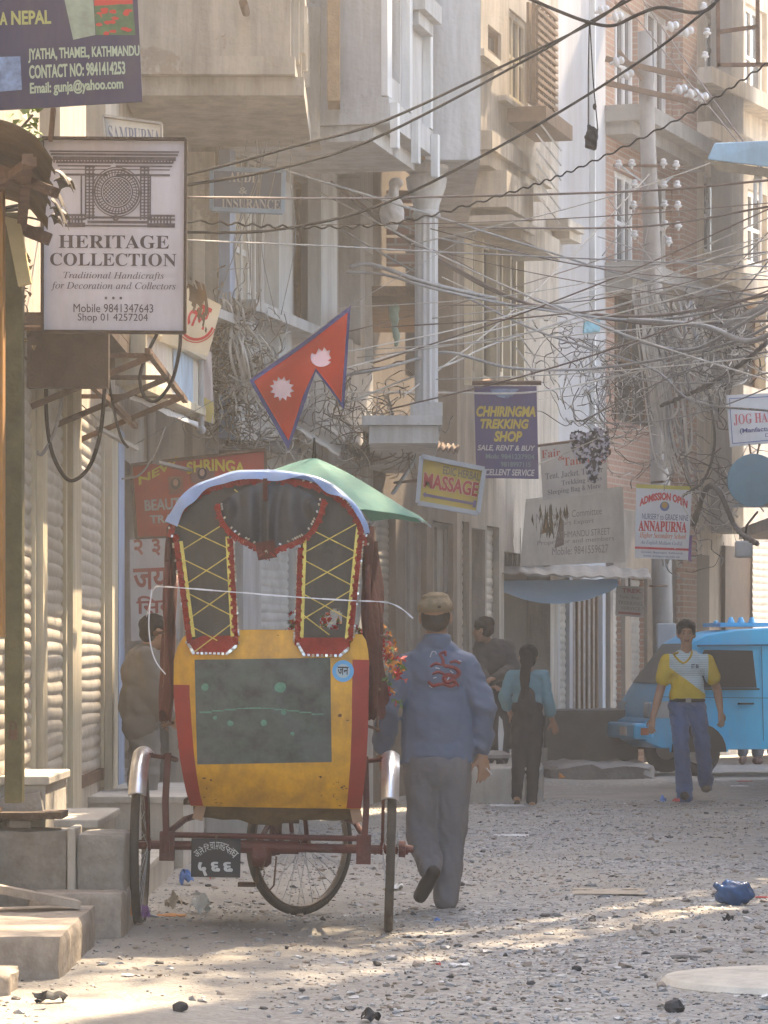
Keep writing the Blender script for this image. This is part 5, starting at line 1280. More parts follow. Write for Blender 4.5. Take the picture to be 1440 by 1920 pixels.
    obj('windscreen', MB().prism([P(w0, -hw*.88), P(w0, hw*.88), P(w1, hw*.80), P(w1, -hw*.80)], (nx*.004, 0, nz*.004)), M_ws, r, world=False)
    obj('bumper', MB().box(-1.74, -1.50, -hw-.012, hw+.012, .42, .60), M_b, r, world=False, bevel=.03)
    obj('number_plate', MB().box(-1.752, -1.742, -.42, -.16, .46, .56), M_wpaint, r, world=False)
    obj('headlight', MB().box(-1.56, -1.50, -hw+.03, -hw+.26, .66, .84), M_ln, r, world=False, bevel=.02); obj('headlight', MB().box(-1.56, -1.50, hw-.26, hw-.03, .66, .84), M_ln, r, world=False, bevel=.02)
    panel('corner_lamp', [(-1.50, .66), (-1.16, .66), (-1.20, .86), (-1.50, .84)], M_ln); panel('indicator', [(-1.66, .47), (-1.57, .47), (-1.57, .55), (-1.66, .55)], mat('amber lamp', (.4, .1, .03), .3), off=.016)
    g = MB(); g.box(-.62, -.05, -.35, .35, 1.695, 1.74); g.tube([(-.7, -.4, 1.74), (-.62, -.2, 1.75)], .02, 6)
    for x in (-.45, -.33, -.2): g.lathe((x, -.2, 1.735), (0, 0, 1), [(.045, 0), (.04, .02), (.02, .07)], 10)
    obj('roof_rack', g, M_b, r, world=False)
    g = MB(); g.bar((-1.2, -hw-.02, 1.08), (-1.22, -hw-.14, 1.1), .02); g.obox((-1.23, -hw-.16, 1.12), (.03, .09, .13)); obj('wing_mirror', g, M_black, r, world=False)
van()
# ---------------------------------------------------------------- steps, plinths and stones in front of the shops
def rough_block(name, label, cat, x0, x1, y0, y1, z0, z1, m, rough=.012, group=None, yaw=0, roll=0):
    bm = bmesh.new(); bmesh.ops.create_cube(bm, size=1)
    sx, sy, sz = x1-x0, y1-y0, z1-z0; c = Vector(((x0+x1)/2, (y0+y1)/2, z0))
    bmesh.ops.subdivide_edges(bm, edges=bm.edges, cuts=9, use_grid_fill=True)
    for v in bm.verts:
        p = Vector((v.co.x*sx, v.co.y*sy, (v.co.z+.5)*sz)); q = p+c
        ed = sum(1 for k in v.co if abs(abs(k)-.5) < .02)
        n = Vector((mnoise.noise(q*5), mnoise.noise(q*5+Vector((9, 0, 0))), mnoise.noise(q*5+Vector((0, 9, 0)))))+.5*Vector((mnoise.noise(q*17), mnoise.noise(q*17+Vector((9, 0, 0))), mnoise.noise(q*17+Vector((0, 9, 0)))))
        k = 1-.05*0
        if ed >= 2:
            ctr = Vector((0, 0, sz/2)); p = p+(ctr-p).normalized()*rough*(.7+.8*abs(mnoise.noise(q*9)))
        v.co = p+n*rough*.6
    M = Matrix.Rotation(yaw, 4, 'Z')@Matrix.Rotation(roll, 4, 'Y'); bmesh.ops.transform(bm, matrix=M, verts=bm.verts)
    me = bpy.data.meshes.new(name); bm.to_mesh(me); bm.free()
    o = link(name, me, m, None, True); o.location = c
    me.polygons.foreach_set('use_smooth', [True]*len(me.polygons)); bm = bmesh.new(); bm.from_mesh(me)
    for e in bm.edges:
        if e.calc_face_angle(0) > .7: e.smooth = False
    bm.to_mesh(me); bm.free()
    return tag(o, label, cat, group, 'thing')
def steps():
    rb = rough_block
    rb('paving_slab', 'broad worn paving step lit orange at the bottom left corner', 'stone step', -2.5, -1.29, 13.25, 14.9, -.1, .20, M_sandst, .014)
    rb('stone_slab', 'dark broken stone lying low beside the left rickshaw wheel', 'stone slab', -1.62, -1.19, 15.05, 15.6, .0, .245, M_sandst, .014)
    rb('stone_block', 'big dark stone block standing on edge, pale chiselled rim on its right', 'stone block', -2.4, -1.46, 15.32, 15.62, .1, .52, M_stone, .012)
    rb('stone_block', 'smaller grey stone block between the rim block and the rickshaw wheel', 'stone block', -1.42, -1.20, 15.30, 15.75, .2, .50, M_stone, .013)
    o = MB().box(-1.462, -1.424, 15.28, 15.6, .2, .53); tag(obj('stone_post', o, M_slab, bevel=.006), 'thin pale stone upright between the two dark blocks', 'stone post')
    def stair(name, label, x1, y0, y1, z, x0=-2.4, nose=.03):
        r = thing(name, ((x0+x1)/2, (y0+y1)/2, 0), label, 'stone step')
        obj('riser', MB().box(x0, x1-.02, y0+.03, y1, -.1, z-.045), M_slab, r); obj('tread', MB().box(x0, x1, y0, y1+.01, z-.043, z), M_slab, r, bevel=.008)
    stair('stone_step', 'pale stone step second from the top beside the rolling shutters', -1.38, 16.0, 17.3, .535)
    stair('stone_step', 'topmost pale stone step at the left edge of the photo', -1.573, 15.55, 16.6, .76)
    stair('plinth', 'long pale stone plinth behind the left rickshaw wheel', -1.2, 20.1, 22.4, .48, -1.8)
    stair('stone_step', 'low pale step in front of the long plinth, seen through the left wheel', -1.25, 17.6, 20.0, .22, -1.8)
    stair('plinth', 'low stone plinth running under the pale grey shutters of the corner house', -.62, 24.2, 24.95, .30, -1.3)
    rb('concrete_plinth', 'crumbling concrete plinth to the right of the walking man', 'plinth', .745, 1.20, 30.3, 31.6, -.1, .33, M_slab, .03)
    rb('concrete_stub', 'broken concrete stub behind the standing woman', 'concrete stub', 1.33, 1.48, 30.6, 31.2, -.1, .34, M_slab, .035)
    rb('shop_step', 'dark deep step below the wooden doors of the awning shop', 'shop step', 1.86, 2.95, 38.3, 39.6, -.1, .74, mat('dark step', (.13, .115, .10), .9, .2), .02)
    rb('dirt_heap', 'low heap of grey dirt in front of the dark shop step', 'dirt heap', 1.8, 3.0, 36.4, 38.2, -.14, .16, mat('grey dirt', (.24, .22, .20), .95, .2, 6, .6, 20), .09)
    rb('loose_brick', 'small loose brick on top of the big dark stone block', 'brick', -1.76, -1.655, 15.36, 15.5, .525, .565, M_stone, .008, None, .3)
    tag(obj('plank', MB().hexa([(-2.1, 15.3, .57), (-1.49, 15.3, .57), (-1.49, 15.62, .57), (-2.1, 15.62, .57), (-2.1, 15.3, .60), (-1.49, 15.3, .60), (-1.49, 15.62, .60), (-2.1, 15.62, .60)]), M_dwood), 'dark plank lying across the stone blocks under the top step', 'plank')
    tag(obj('plank', MB().bar((-2.0, 14.55, .36), (-1.36, 14.7, .222), .20, .035), M_sandst), 'pale plank sloping onto the orange lit paving step', 'plank')
    q = [W(0, 1540, 15.45), W(83, 1537, 15.45), W(75, 1487, 15.5), W(0, 1497, 15.5)]
    tag(obj('leaning_slab', MB().prism(q, (0, .05, .01)), M_stone), 'cracked grey slab leaning against the topmost step', 'stone slab')
    rb('kerb_stone', 'corner of a stone at the very bottom left of the photo', 'stone', -1.75, -1.418, 12.5, 12.9, -.05, .12, M_sandst, .02)
    tag(obj('manhole_cover', MB().lathe((1.62, 13.30, -.03), (0, 0, 1), [(.50, 0), (.51, .04), (.49, .062), (.38, .075), (.2, .08), (.03, .081)], 40), mat('pale concrete', (.62, .57, .48), .8, .1, 3, .3, 20, dirt=.5), smooth=2), 'round pale concrete lid bulging from the road at the bottom right', 'concrete lid', kind='thing')
    r = thing('post_stand', (W(940, 0, 31).x, 31, .33), 'white blade shaped post on a round grey base beside the walking man', 'post')
    obj('blade', MB().prism([W(x, y, 31) for x, y in ((936, 1342), (942, 1350), (945, 1375), (942, 1410), (935, 1412), (934, 1375))], (0, .03, 0)), M_wpaint, r)
    obj('base', MB().lathe(W(928, 1421, 31), (0, 0, 1), [(.15, 0), (.15, .03), (.09, .06), (.03, .07)], 20), M_grey, r, 2)
    r = thing('wooden_post', (-1.56, 14.05, .7), 'dark olive timber post standing in front of the left shutters', 'post')
    obj('shaft', MB().box(-1.605, -1.53, 14.0, 14.1, .70, 3.2), mat('olive timber', (.13, .115, .055), .85, .3, 8, .4, 50), r, bevel=.006)
    g = MB(); c = Vector((-1.565, 13.97, .99)); g.obox(c, (.035, .02, .04)); g.tube([c+Vector((-.012, 0, .02)), c+Vector((-.012, 0, .045)), c+Vector((0, 0, .055)), c+Vector((.012, 0, .045)), c+Vector((.012, 0, .02))], .004, 6); obj('padlock', g, M_rust, r)
    # blue plastic bag in the road
    b = MB(); c = Vector((W(1380, 0, 17.7).x, 17.7, ground_z(1.88, 17.7))); b.ell((0, 0, .062), (.10, .085, .072)); b.ell((-.06, 0, .055), (.05, .06, .055)); b.cap((-.09, 0, .08), (-.108, -.01, .10), .014, .02)
    m2 = blob(b, .009, 3, .013, (22, 22, 26), 3); r = thing('plastic_bag', c, 'tied dark blue plastic bag lying on the road at the right', 'bag')
    blob_obj('bag', m2, mat('blue polythene', (.018, .075, .20), .25, .3, 12, .3, 25, spec=.6), r)
    # litter
    rn = random.Random(21); LM = [('white paper scrap', (.66, .66, .64)), ('red wrapper', (.5, .05, .04)), ('blue wrapper', (.08, .2, .5)), ('orange cloth', (.62, .25, .05)), ('purple wrapper', (.22, .10, .26)), ('dull card', (.40, .33, .24)), ('green wrapper', (.12, .25, .15)), ('black polythene', (.02, .02, .02))]
    lit = [(235, 1738, 3, .085, 2, 'crumpled blue purple wrapper against the left rickshaw wheel'), (270, 1742, 4, .06, 2, 'purple crumpled wrapper touching the left rickshaw wheel'), (320, 1728, 3, .15, 0, 'orange cloth scrap flattened on the ground by the left wheel'), (325, 1714, 5, .09, 2, 'dull card packet behind the orange scrap'), (376, 1719, 0, .11, 2, 'white and green torn packet near the front wheel'), (350, 1668, 2, .08, 2, 'bluish crushed packet among rubble behind the left wheel'), (395, 1655, 1, .06, 2, 'red packet under the number plate'), (740, 1668, 0, .10, 1, 'white paper scrap behind the right rickshaw wheel'), (820, 1728, 2, .03, 1, 'tiny blue scrap near the walking foot'), (822, 1812, 1, .02, 1, 'tiny red scrap on the near road'), (862, 1812, 0, .09, 0, 'pale flat paper on the near road'), (1243, 1504, 2, .06, 2, 'pale blue scrap standing left of the yellow shirted man'), (1268, 1503, 1, .07, 1, 'red crumpled scrap by the foot of the yellow shirted man'), (1385, 1474, 0, .18, 0, 'white flat paper on the road behind the yellow shirted man'), (1396, 1466, 1, .16, 0, 'pink flat paper on the far road'), (1428, 1682, 1, .07, 0, 'pink strip beside the blue bag'), (1053, 1458, 3, .06, 2, 'small orange scrap in front of the dirt heap'), (960, 1567, 0, .26, 0, 'long pale flat strip across the road near the walking man'), (1140, 1674, 5, .42, 0, 'long pale dusty board edge set in the road'), (950, 1513, 0, .3, 0, 'pale flat strip lying at the feet of the standing woman'), (95, 1900, 7, .11, 1, 'black crumpled polythene at the bottom left'), (695, 1912, 7, .07, 1, 'black scrap at the bottom edge of the road'), (1285, 1795, 7, .12, 0, 'thin black strip on the right of the road'), (240, 1845, 0, .05, 0, 'thin white scrap on the trodden verge'), (1365, 1727, 7, .05, 1, 'dark scrap below the blue bag'), (1230, 1700, 5, .05, 1, 'dull card scrap left of the blue bag')]
    for i, (px, py, c, sz, kind, lb) in enumerate(lit):
        Y = min(CH*FP/(py-HZ), 36); x = W(px, 0, Y).x; g = MB(); p0 = Vector((x, Y, ground_z(x, Y)+.002))
        asp = .35 if kind == 0 else .7; h = (.006, .03, .055)[kind]*min(1, sz/.07)
        def fn(u, v): 
            a = (u-.5)*sz; b = (v-.5)*sz*asp*(2.0 if kind == 0 else 1); n = mnoise.noise(Vector((u*3+i, v*3, i)))
            return p0+Vector((a*(1+.3*n), b*(1+.3*n)*1.5, h*(.5+n)+(h*.8*math.sin(u*3.1)*math.sin(v*3.1))))
        o = obj('litter', g.sheet(fn, 10, 8, (0, 0, -.0025), lambda u, v: mnoise.noise(Vector((u*5+i*3, v*5, 1)))+.55-abs(u-.5)*.7 > 0), mat(LM[c][0], LM[c][1], .6, .2, 30), smooth=2); tag(o, lb, 'litter', 'litter on the street', 'thing')
    for i, (px, py, rr, lb) in enumerate(((195, 1768, .035, 'dark stone on the verge below the orange cloth'), (337, 1908, .03, 'black pebble at the bottom left of the road'), (1265, 1893, .038, 'black stone in front of the concrete lid'), (1420, 1842, .03, 'grey stone at the right edge beside the lid'), (1082, 1830, .022, 'dark stone left of the concrete lid'), (865, 1660, .02, 'dark pebble right of the walking man'))):
        Y = CH*FP/(py-HZ); x = W(px, 0, Y).x; b = MB().ell((x, Y, ground_z(x, Y)+rr*.5), (rr, rr*.8, rr*.75), n=9, m=6)
        b.v = [tuple(Vector(v)+Vector((mnoise.noise(Vector(v)*40), mnoise.noise(Vector(v)*40+Vector((5, 0, 0))), mnoise.noise(Vector(v)*40+Vector((0, 5, 0)))))*rr*.3) for v in b.v]
        tag(obj('loose_stone', b, mat('dark stone', (.055, .05, .048), .7, .3)), lb, 'stone', 'larger loose stones on the road')
steps()

# ---------------------------------------------------------------- signs
def signs():
    Mi = lambda n, c, **k: mat(n, c, k.pop('rough', .6), k.pop('var', .08), 3, dirt=k.pop('dirt', .4), dcol=k.pop('dcol', (.2, .15, .11)), dscale=k.pop('dscale', (3, 3, 1)))
    ink = lambda n, c: mat(n, c, .6, .06, 20)
    navy = Mi('navy sign vinyl', (.035, .032, .085)); yel_i = ink('faded yellow lettering', (.42, .42, .16)); pal_i = ink('pale green lettering', (.44, .50, .36))
    s = Sign('shop_sign', 'dark blue sign with yellow NEPAL lettering and a phone number, top left corner', 'sign', [(-70, -14), (257, -16), (267, 190), (-70, 210)], 14, navy, .02, .006, seed=1)
    T = lambda px, py: ((px+70)/332, (200-py)/212)
    def ln(t, st, a, c, d, e, s=T): p = s(a, e); q = s(d, c); return (t, st, p[0], p[1], q[0], q[1])
    s.text([ln('NEPAL', 's', 22, 22, 97, 47), ln('A', 's', 0, 24, 14, 47)], yel_i, bold=.0012)
    s.text([ln('JYATHA, THAMEL, KATHMANDU', 's', 53, 92, 261, 118), ln('CONTACT NO: 9841414253', 's', 54, 122, 233, 147), ln('Email: gunja@yahoo.com', 's', 55, 153, 228, 180)], pal_i, bold=.0008)
    def pq(q, s_, T_): return [T_(x, y) for x, y in q]
    s.poly(pq([(121, -10), (178, -12), (180, 70), (138, 78)], s, T), mat('faded green print', (.30, .34, .26), .6, .3, 12), name='printed_picture')
    s.poly(pq([(179, -12), (252, -12), (255, 72), (181, 70)], s, T), mat('flower bed print', (.10, .16, .07), .6, .4, 25), name='printed_picture')
    s.poly(pq([(179, -12), (252, -12), (253, 12), (180, 15)], s, T), mat('red print', (.55, .06, .04), .6, .1), .0045, name='printed_flowers')
    rn = random.Random(4); g = MB()
    for _ in range(17):
        x, y = rn.uniform(185, 246), rn.uniform(22, 68); g.prism([s.at(*T(x+rn.uniform(5, 9)*math.cos(t), y+rn.uniform(2.5, 4.5)*math.sin(t)), .0045) for t in (0, .9, 1.8, 2.7, 3.6, 4.5, 5.4)], s.nrm*.001)
    obj('printed_flowers', g, MATS['red print'], s.root)
    s.poly(pq([(-20, 105), (38, 105), (40, 166), (-20, 168)], s, T), mat('blue print', (.20, .28, .45), .6, .5, 20), name='printed_picture')
    s.bracket(W(-60, -60, 14.1), W(250, -60, 14.1), M_rust); s.bracket(W(100, 205, 14.05), W(95, 262, 14.3), M_rust)
    # heritage board
    board = Mi('lilac white canvas', (.62, .56, .56), dirt=.45, dcol=(.34, .25, .20), dscale=(3.5, 3.5, .7)); br = ink('brown print', (.085, .055, .048))
    s = Sign('canvas_sign', 'white HERITAGE COLLECTION canvas sign with a carved window drawing on a dark frame', 'sign', [(80, 260), (349, 262), (347, 624), (80, 622)], 14.6, board, .025, .003, (.012, M_dwood), seed=2)
    T = lambda px, py: ((px-80)/268, (623-py)/362)
    L2 = lambda t, st, a, c, d, e: ln(t, st, a, c, d, e, T)
    s.text([L2('HERITAGE', 'b', 110, 441, 317, 466), L2('COLLECTION', 'b', 94, 475, 331, 499), L2('Traditional Handicrafts', 'i', 119, 510, 308, 526), L2('for Decoration and Collectors', 'i', 96, 529, 330, 546), L2('Mobile 9841347643', None, 138, 570, 288, 586), L2('Shop 01 4257204', None, 146, 588, 278, 606)], br)
    g = MB()
    for x in (199, 213, 227): g.prism([s.at(*T(x+2.7*math.cos(t), 559+2.7*math.sin(t)), .003) for t in np.linspace(0, 5.7, 10)], s.nrm*.001)
    def q(x0, y0, x1, y1, o=.003): g.prism([s.at(*T(x, y), o) for x, y in ((x0, y0), (x1, y0), (x1, y1), (x0, y1))], s.nrm*.001)
    def ringp(cx, cy, r0, r1, n=36, o=.003):
        for i in range(n):
            a, b = 2*math.pi*i/n, 2*math.pi*(i+1)/n
            g.add([s.at(*T(cx+r*math.cos(t), cy+r*math.sin(t)), o) for r, t in ((r0, a), (r1, a), (r1, b), (r0, b))], [(0, 1, 2, 3)])
    for y0, y1, i in ((283, 286, 0), (288, 292, 1), (294, 301, 3), (303, 307, 6)): q(93+i*2, y0, 335-i*2, y1)
    for k in range(38): q(100+k*6, 294, 103+k*6, 306, .0035)
    for a, b in ((108, 322),): q(a, 310, b, 313); q(a+4, 326, b-4, 330); q(112, 317, 318, 319)
    for x in (159, 166, 173, 262, 269, 276): q(x, 310, x+3, 412)
    for x in (151, 280): q(x, 330, x+3, 412)
    for k in range(16): q(160, 313+k*6, 178, 315+k*6, .0035); q(262, 313+k*6, 280, 315+k*6, .0035)
    for x0, x1 in ((122, 160), (276, 328)): q(x0, 402, x1, 406); q(x0, 409, x1, 413); q(x0, 418, x1, 426); [q(x0+k*6, 406, x0+k*6+3, 424, .0035) for k in range(int((x1-x0)/6))]
    q(158, 406, 282, 410); q(164, 414, 276, 419); q(150, 422, 290, 425)
    for r0, r1 in ((45, 47), (40, 43), (36, 37.5), (28, 30.5), (25, 26.2)): ringp(219, 360, r0, r1)
    for k in range(40):
        a = 2*math.pi*k/40; g.add([s.at(*T(219+r*math.cos(t), 360+r*math.sin(t)), .0035) for r, t in ((31, a), (40, a+.05), (40, a+.1), (31, a+.07))], [(0, 1, 2, 3)])
    for k in range(-5, 6):
        for sg in (-1, 1):
            h = math.sqrt(max(0, 25**2-(k*4.8)**2)); d = Vector((1, sg))/2**.5; n = Vector((-d.y, d.x)); o = Vector((219, 360))+n*k*4.8; A, B = o-d*h, o+d*h
            g.add([s.at(*T(p.x, p.y), .0033) for p in (A-n*.8, B-n*.8, B+n*.8, A+n*.8)], [(0, 1, 2, 3)])
    ringp(217, 409, 2, 6, 14, .004); obj('carved_window_print', g, mat('grey brown print', (.13, .095, .085), .65, .45, 40), s.root)
    s.bracket(W(90, 268, 14.63), Vector((-1.8, 14.7, CH+(HZ-268)*14.6/FP)), M_rust); s.bracket(W(90, 615, 14.63), Vector((-1.8, 14.7, CH+(HZ-610)*14.6/FP)), M_rust)
    # smaller signs
    s = Sign('shop_sign', 'small white sign lettered SAMPURNA above the canvas sign', 'sign', [(194, 218), (303, 233), (303, 275), (200, 275)], 17.2, Mi('white board', (.66, .66, .62)), .03, 0, (.012, M_tin))
    s.text([('SAMPURNA', 'b', .06, .05, .97, .72)], ink('grey blue lettering', (.16, .19, .28)))
    s.bracket(W(240, 262, 17.25), Vector((-1.8, 17.8, 3.95)), M_rust)
    s = Sign('office_sign', 'grey blue AUDIT and INSURANCE sign with pale lettering', 'sign', [(397, 318), (532, 321), (530, 398), (397, 393)], 24.6, Mi('slate blue board', (.13, .17, .25), dirt=.2), .06, 0, (.03, mat('pale blue rim', (.30, .42, .55), .6)), seed=3)
    s.text([('AUDIT', 'b', .24, .70, .70, .95), ('&', 'b', .38, .42, .50, .58), ('INSURANCE', 'b', .14, .06, .96, .30)], ink('pale grey lettering', (.50, .50, .50)))
    s.bracket(W(397, 355, 24.65), Vector((-1.27, 25.3, 4.8)), M_rust)
    s = Sign('cloth_banner', 'cream hanging cloth banner with a red emblem behind the canvas sign', 'banner', [(352, 540), (415, 572), (390, 668), (298, 640)], 18.4, Mi('cream banner cloth', (.70, .62, .47), dirt=.2), .004, .02, seed=4)
    g = MB()
    for k in range(14):
        a, b = math.pi*(1.0+k/14*.95), math.pi*(1.0+(k+1)/14*.95)
        for r0, r1 in ((.36, .41), (.43, .45)): g.add([s.at(.56+r*math.cos(t), .60+r*math.sin(t), .004) for r, t in ((r0, a), (r1, a), (r1, b), (r0, b))], [(0, 1, 2, 3)])
    obj('emblem', g, ink('red print ink', (.55, .06, .05)), s.root); s.text([('\u0924\u092e', 's', .30, .42, .80, .86)], MATS['red print ink'], .004)
    s.bracket(W(300, 505, 18.42), W(352, 540, 18.42), M_rust)
    fa = Sign('fascia_sign', 'long white shop fascia board lit by the sun above the tin canopies', 'sign', [(250, 606), (374, 672), (374, 776), (250, 722)], [18.3, 24.4, 24.4, 18.3], Mi('white fascia', (.72, .68, .58), dirt=.3), .10, 0, (.05, M_cpaint), seed=5)
    fa.poly([(.08, .12), (.42, .12), (.42, .96), (.08, .96)], mat('faded poster', (.62, .56, .50), .6, .25, 3), .006, 'poster_panel'); fa.poly([(.52, .1), (.86, .1), (.86, .95), (.52, .95)], mat('pale blue poster', (.36, .48, .60), .6, .3, 4), .006, 'poster_panel')
    s = Sign('strip_banner', 'narrow upright pinkish banner with a yellow foot beside the tangle of wires', 'banner', [(377, 655), (396, 660), (402, 795), (378, 787)], 24, mat('strip banner cloth', (.60, .52, .50), .7, .1), .01, .01, seed=6)
    s.poly([(0, .0), (1, .0), (1, .3), (0, .34)], mat('yellow strip', (.60, .48, .16), .7), .004)
    g = MB(); g.tube([W(376, 640, 23.9), W(377, 805, 23.9)], .02, 8); g.ell(W(377, 806, 23.9), (.035, .035, .035)); obj('pole', g, M_steel, s.root)
    red = Mi('red sign face', (.48, .05, .02), dirt=.35)
    s = Sign('parlour_sign', 'big red beauty parlour sign with yellow and grey lettering behind the rickshaw hood', 'sign', [(246, 872), (498, 843), (498, 1003), (256, 1010)], 23.3, red, .04, 0, seed=7, frame=(.02, M_rust))
    T = lambda px, py: ((px-250)/248, (1006-py)/((1006-858)))
    L3 = lambda *a: ln(*a, T)
    s.text([L3('SHRINGA', 's', 352, 858, 460, 880)[:6]+(.05, -.09), L3('NEW', 's', 262, 884, 336, 900)+(0, .22)], ink('yellow lettering', (.62, .48, .04)), bold=.0012)
    s.text([L3('BEAUTY', 's', 270, 930, 352, 952), L3('TRA', 's', 278, 961, 322, 977)], ink('grey white lettering', (.50, .46, .42)), bold=.001)
    for q_, c in (([(316, 888), (344, 890), (344, 924), (317, 924)], (.30, .10, .06)), ([(356, 876), (404, 880), (402, 908), (360, 905)], (.22, .10, .08))):
        s.poly([T(x, y) for x, y in q_], mat('portrait ground %d' % len(MATS), c, .6), .004, 'portrait')
        cx = (q_[0][0]+q_[1][0])/2; cy = (q_[0][1]+q_[2][1])/2
        s.poly([T(cx+9*math.cos(t), cy-3+11*math.sin(t)) for t in np.linspace(0, 5.7, 12)], mat('print hair', (.03, .02, .018), .6), .006, 'portrait_hair'); s.poly([T(cx+5*math.cos(t), cy-5+7*math.sin(t)) for t in np.linspace(0, 5.7, 12)], mat('print skin', (.50, .30, .20), .6), .0075, 'portrait_face')
    s.bracket(W(498, 846, 23.35), Vector((-1.27, 25.3, 2.9)), M_rust)
    s = Sign('wall_poster', 'white wall poster hand painted with red Devanagari letters left of the rickshaw', 'poster', [(243, 1012), (336, 1008), (336, 1198), (246, 1202)], 22.44, Mi('white poster', (.58, .54, .50)), .01, .003, seed=8)
    ri = ink('dull red brush paint', (.34, .09, .06))
    s.text([('\u0968 \u0969', 's', .08, .83, .62, 1.0), ('\u091c\u092f\u093e\u0901', 's', .06, .50, .96, .80), ('\u093f\u0938\u0935', 's', .12, .26, .9, .44)], ri)
    s = Sign('massage_sign', 'yellow MASSAGE sign with red letters and a blue arrow beside the umbrella', 'sign', [(790, 856), (908, 880), (896, 963), (783, 943)], 26.2, Mi('yellow sign face', (.52, .38, .07), dirt=.4), .07, 0, (.035, M_steel), seed=9)
    s.text([('EDIC HERBAL', 's', .36, .72, .95, .90)], ink('grey lettering', (.16, .14, .10))); s.text([('MASSAGE', 's', .07, .36, .95, .68)], ink('pale outline', (.66, .56, .42)), .002, bold=.012, name='lettering_outline'); s.text([('MASSAGE', 's', .07, .36, .95, .68)], ink('red lettering', (.40, .04, .035)), .009, bold=.003)
    s.poly([(.07, .20), (.12, .27), (.12, .23), (.90, .23), (.90, .28), (.95, .28), (.95, .12), (.90, .12), (.90, .17), (.12, .17), (.12, .13)], ink('violet arrow', (.15, .11, .20)), .004, 'arrow')
    s.bracket(W(790, 900, 26.25), W(740, 905, 29.6), M_rust)
    s = Sign('trekking_sign', 'blue CHHIRINGMA TREKKING SHOP banner hung below the window posts', 'sign', [(889, 724), (1006, 724), (1010, 898), (893, 896)], 29, Mi('indigo banner', (.075, .055, .15), dirt=.35), .012, .012, seed=10)
    s.text([('CHHIRINGMA', 'si', .03, .67, .97, .78), ('TREKKING', 'si', .09, .54, .86, .64), ('SHOP', 'si', .30, .40, .75, .51)], ink('ochre lettering', (.52, .38, .05)), .004, bold=.004)
    s.text([('SALE, RENT & BUY', 'si', .03, .29, .96, .36), ('EXCELLENT SERVICE', 'si', .02, .03, .94, .10)], ink('grey white lettering', (.5, .46, .42)), .004)
    s.text([('Mob: 9841237904', 's', .16, .21, .94, .265), ('9818997115', 's', .40, .125, .88, .18)], ink('dim green lettering', (.16, .22, .20)), .004)
    s.poly([(.25, .97), (.72, .97), (.62, .90), (.52, .87), (.40, .88), (.30, .92)], mat('mountain print', (.20, .25, .36), .6, .5, 20), .004, 'mountain_print')
    s.bracket(W(885, 718, 29.1), W(1015, 718, 29.1), M_rust, .02); s.bracket(W(900, 718, 29.1), W(925, 712, 34.5), M_rust, .02)
    s = Sign('tailor_banner', 'faded cream tailor banner with red and grey lettering, its foot sagging', 'banner', [(1012, 838), (1138, 822), (1138, 922), (1018, 938)], 33, Mi('faded cloth', (.55, .53, .49), dirt=.3), .01, .02, seed=11)
    s.text([('Fair', 'b', .02, .78, .30, .93), ('&', 'b', .26, .70, .36, .80), ('Tailoring', 'b', .34, .54, .98, .74)], ink('orange red lettering', (.46, .10, .06)), .004); s.text([('Tent, Jacket, Trouser', 'b', .06, .36, .94, .49), ('Trekking Dress', 'b', .30, .20, .92, .32), ('Sleeping Bag & More', 'b', .08, .06, .90, .18)], ink('grey print', (.17, .16, .17)), .004)
    s.bracket(W(1008, 836, 33.05), W(1142, 819, 33.05), M_rust, .015)
    s = Sign('torn_banner', 'weathered white banner with faded print and a torn strip over the blue awning', 'banner', [(986, 936), (1168, 912), (1172, 1054), (975, 1062)], 36.6, Mi('weathered banner', (.78, .74, .66), dirt=.4, dcol=(.26, .2, .15), dscale=(2, 2, .8)), .012, .015, seed=12)
    s.text([('National Sub Committee', None, .12, .66, .78, .76), ('of Import Export', None, .2, .54, .7, .62), ('KATHMANDU STREET', None, .3, .38, .86, .47), ('Proprietor and members', None, .15, .28, .9, .36), ('Mobile: 9841559627', None, .3, .14, .84, .25)], ink('faded print', (.36, .30, .27)), .004)
    s.poly([(.32, .24), (.36, .70), (.40, .62), (.41, .28)], mat('torn brown patch', (.22, .17, .14), .8), .006, 'torn_patch'); s.poly([(.18, .46), (.22, .68), (.26, .48)], mat('orange patch', (.40, .18, .06), .8), .006, 'torn_patch')
    s = Sign('shop_sign', 'small hanging sign with grey print under the right end of the blue awning', 'sign', [(1156, 1098), (1206, 1100), (1206, 1158), (1154, 1154)], 37.5, Mi('grey white board', (.42, .40, .38)), .03, seed=13)
    s.text([('TREK', 's', .2, .78, .95, .92)], ink('dull red lettering', (.30, .08, .07))); s.text([('Tent, Bags', None, .1, .56, .9, .68), ('TREKKING', None, .08, .38, .95, .5), ('SERVICE', None, .2, .22, .9, .32)], ink('grey lettering', (.16, .14, .10)), .004); s.poly([(.1, .07), (.9, .07), (.9, .14), (.1, .14)], MATS['dull red lettering'], .004)
    s.bracket(W(1180, 1098, 37.5), W(1180, 1075, 37.9), M_rust)
    s = Sign('school_poster', 'white ADMISSION OPEN school poster with red and blue print on the utility pole', 'poster', [(1193, 908), (1298, 912), (1290, 1050), (1190, 1046)], 32.4, Mi('white glossy poster', (.70, .72, .76), dirt=.1), .008, .01, seed=14)
    rd = ink('bright red lettering', (.58, .05, .06)); bl = ink('navy lettering', (.06, .07, .20))
    s.text([('ADMISSION OPEN', 's', .07, .80, .93, .90, .10), ('ANNAPURNA', 'b', .06, .37, .94, .51)], rd, .004, bold=.004); s.text([('Higher Secondary School', 'bi', .08, .26, .94, .355)], ink('orange red print', (.62, .16, .05)), .004)
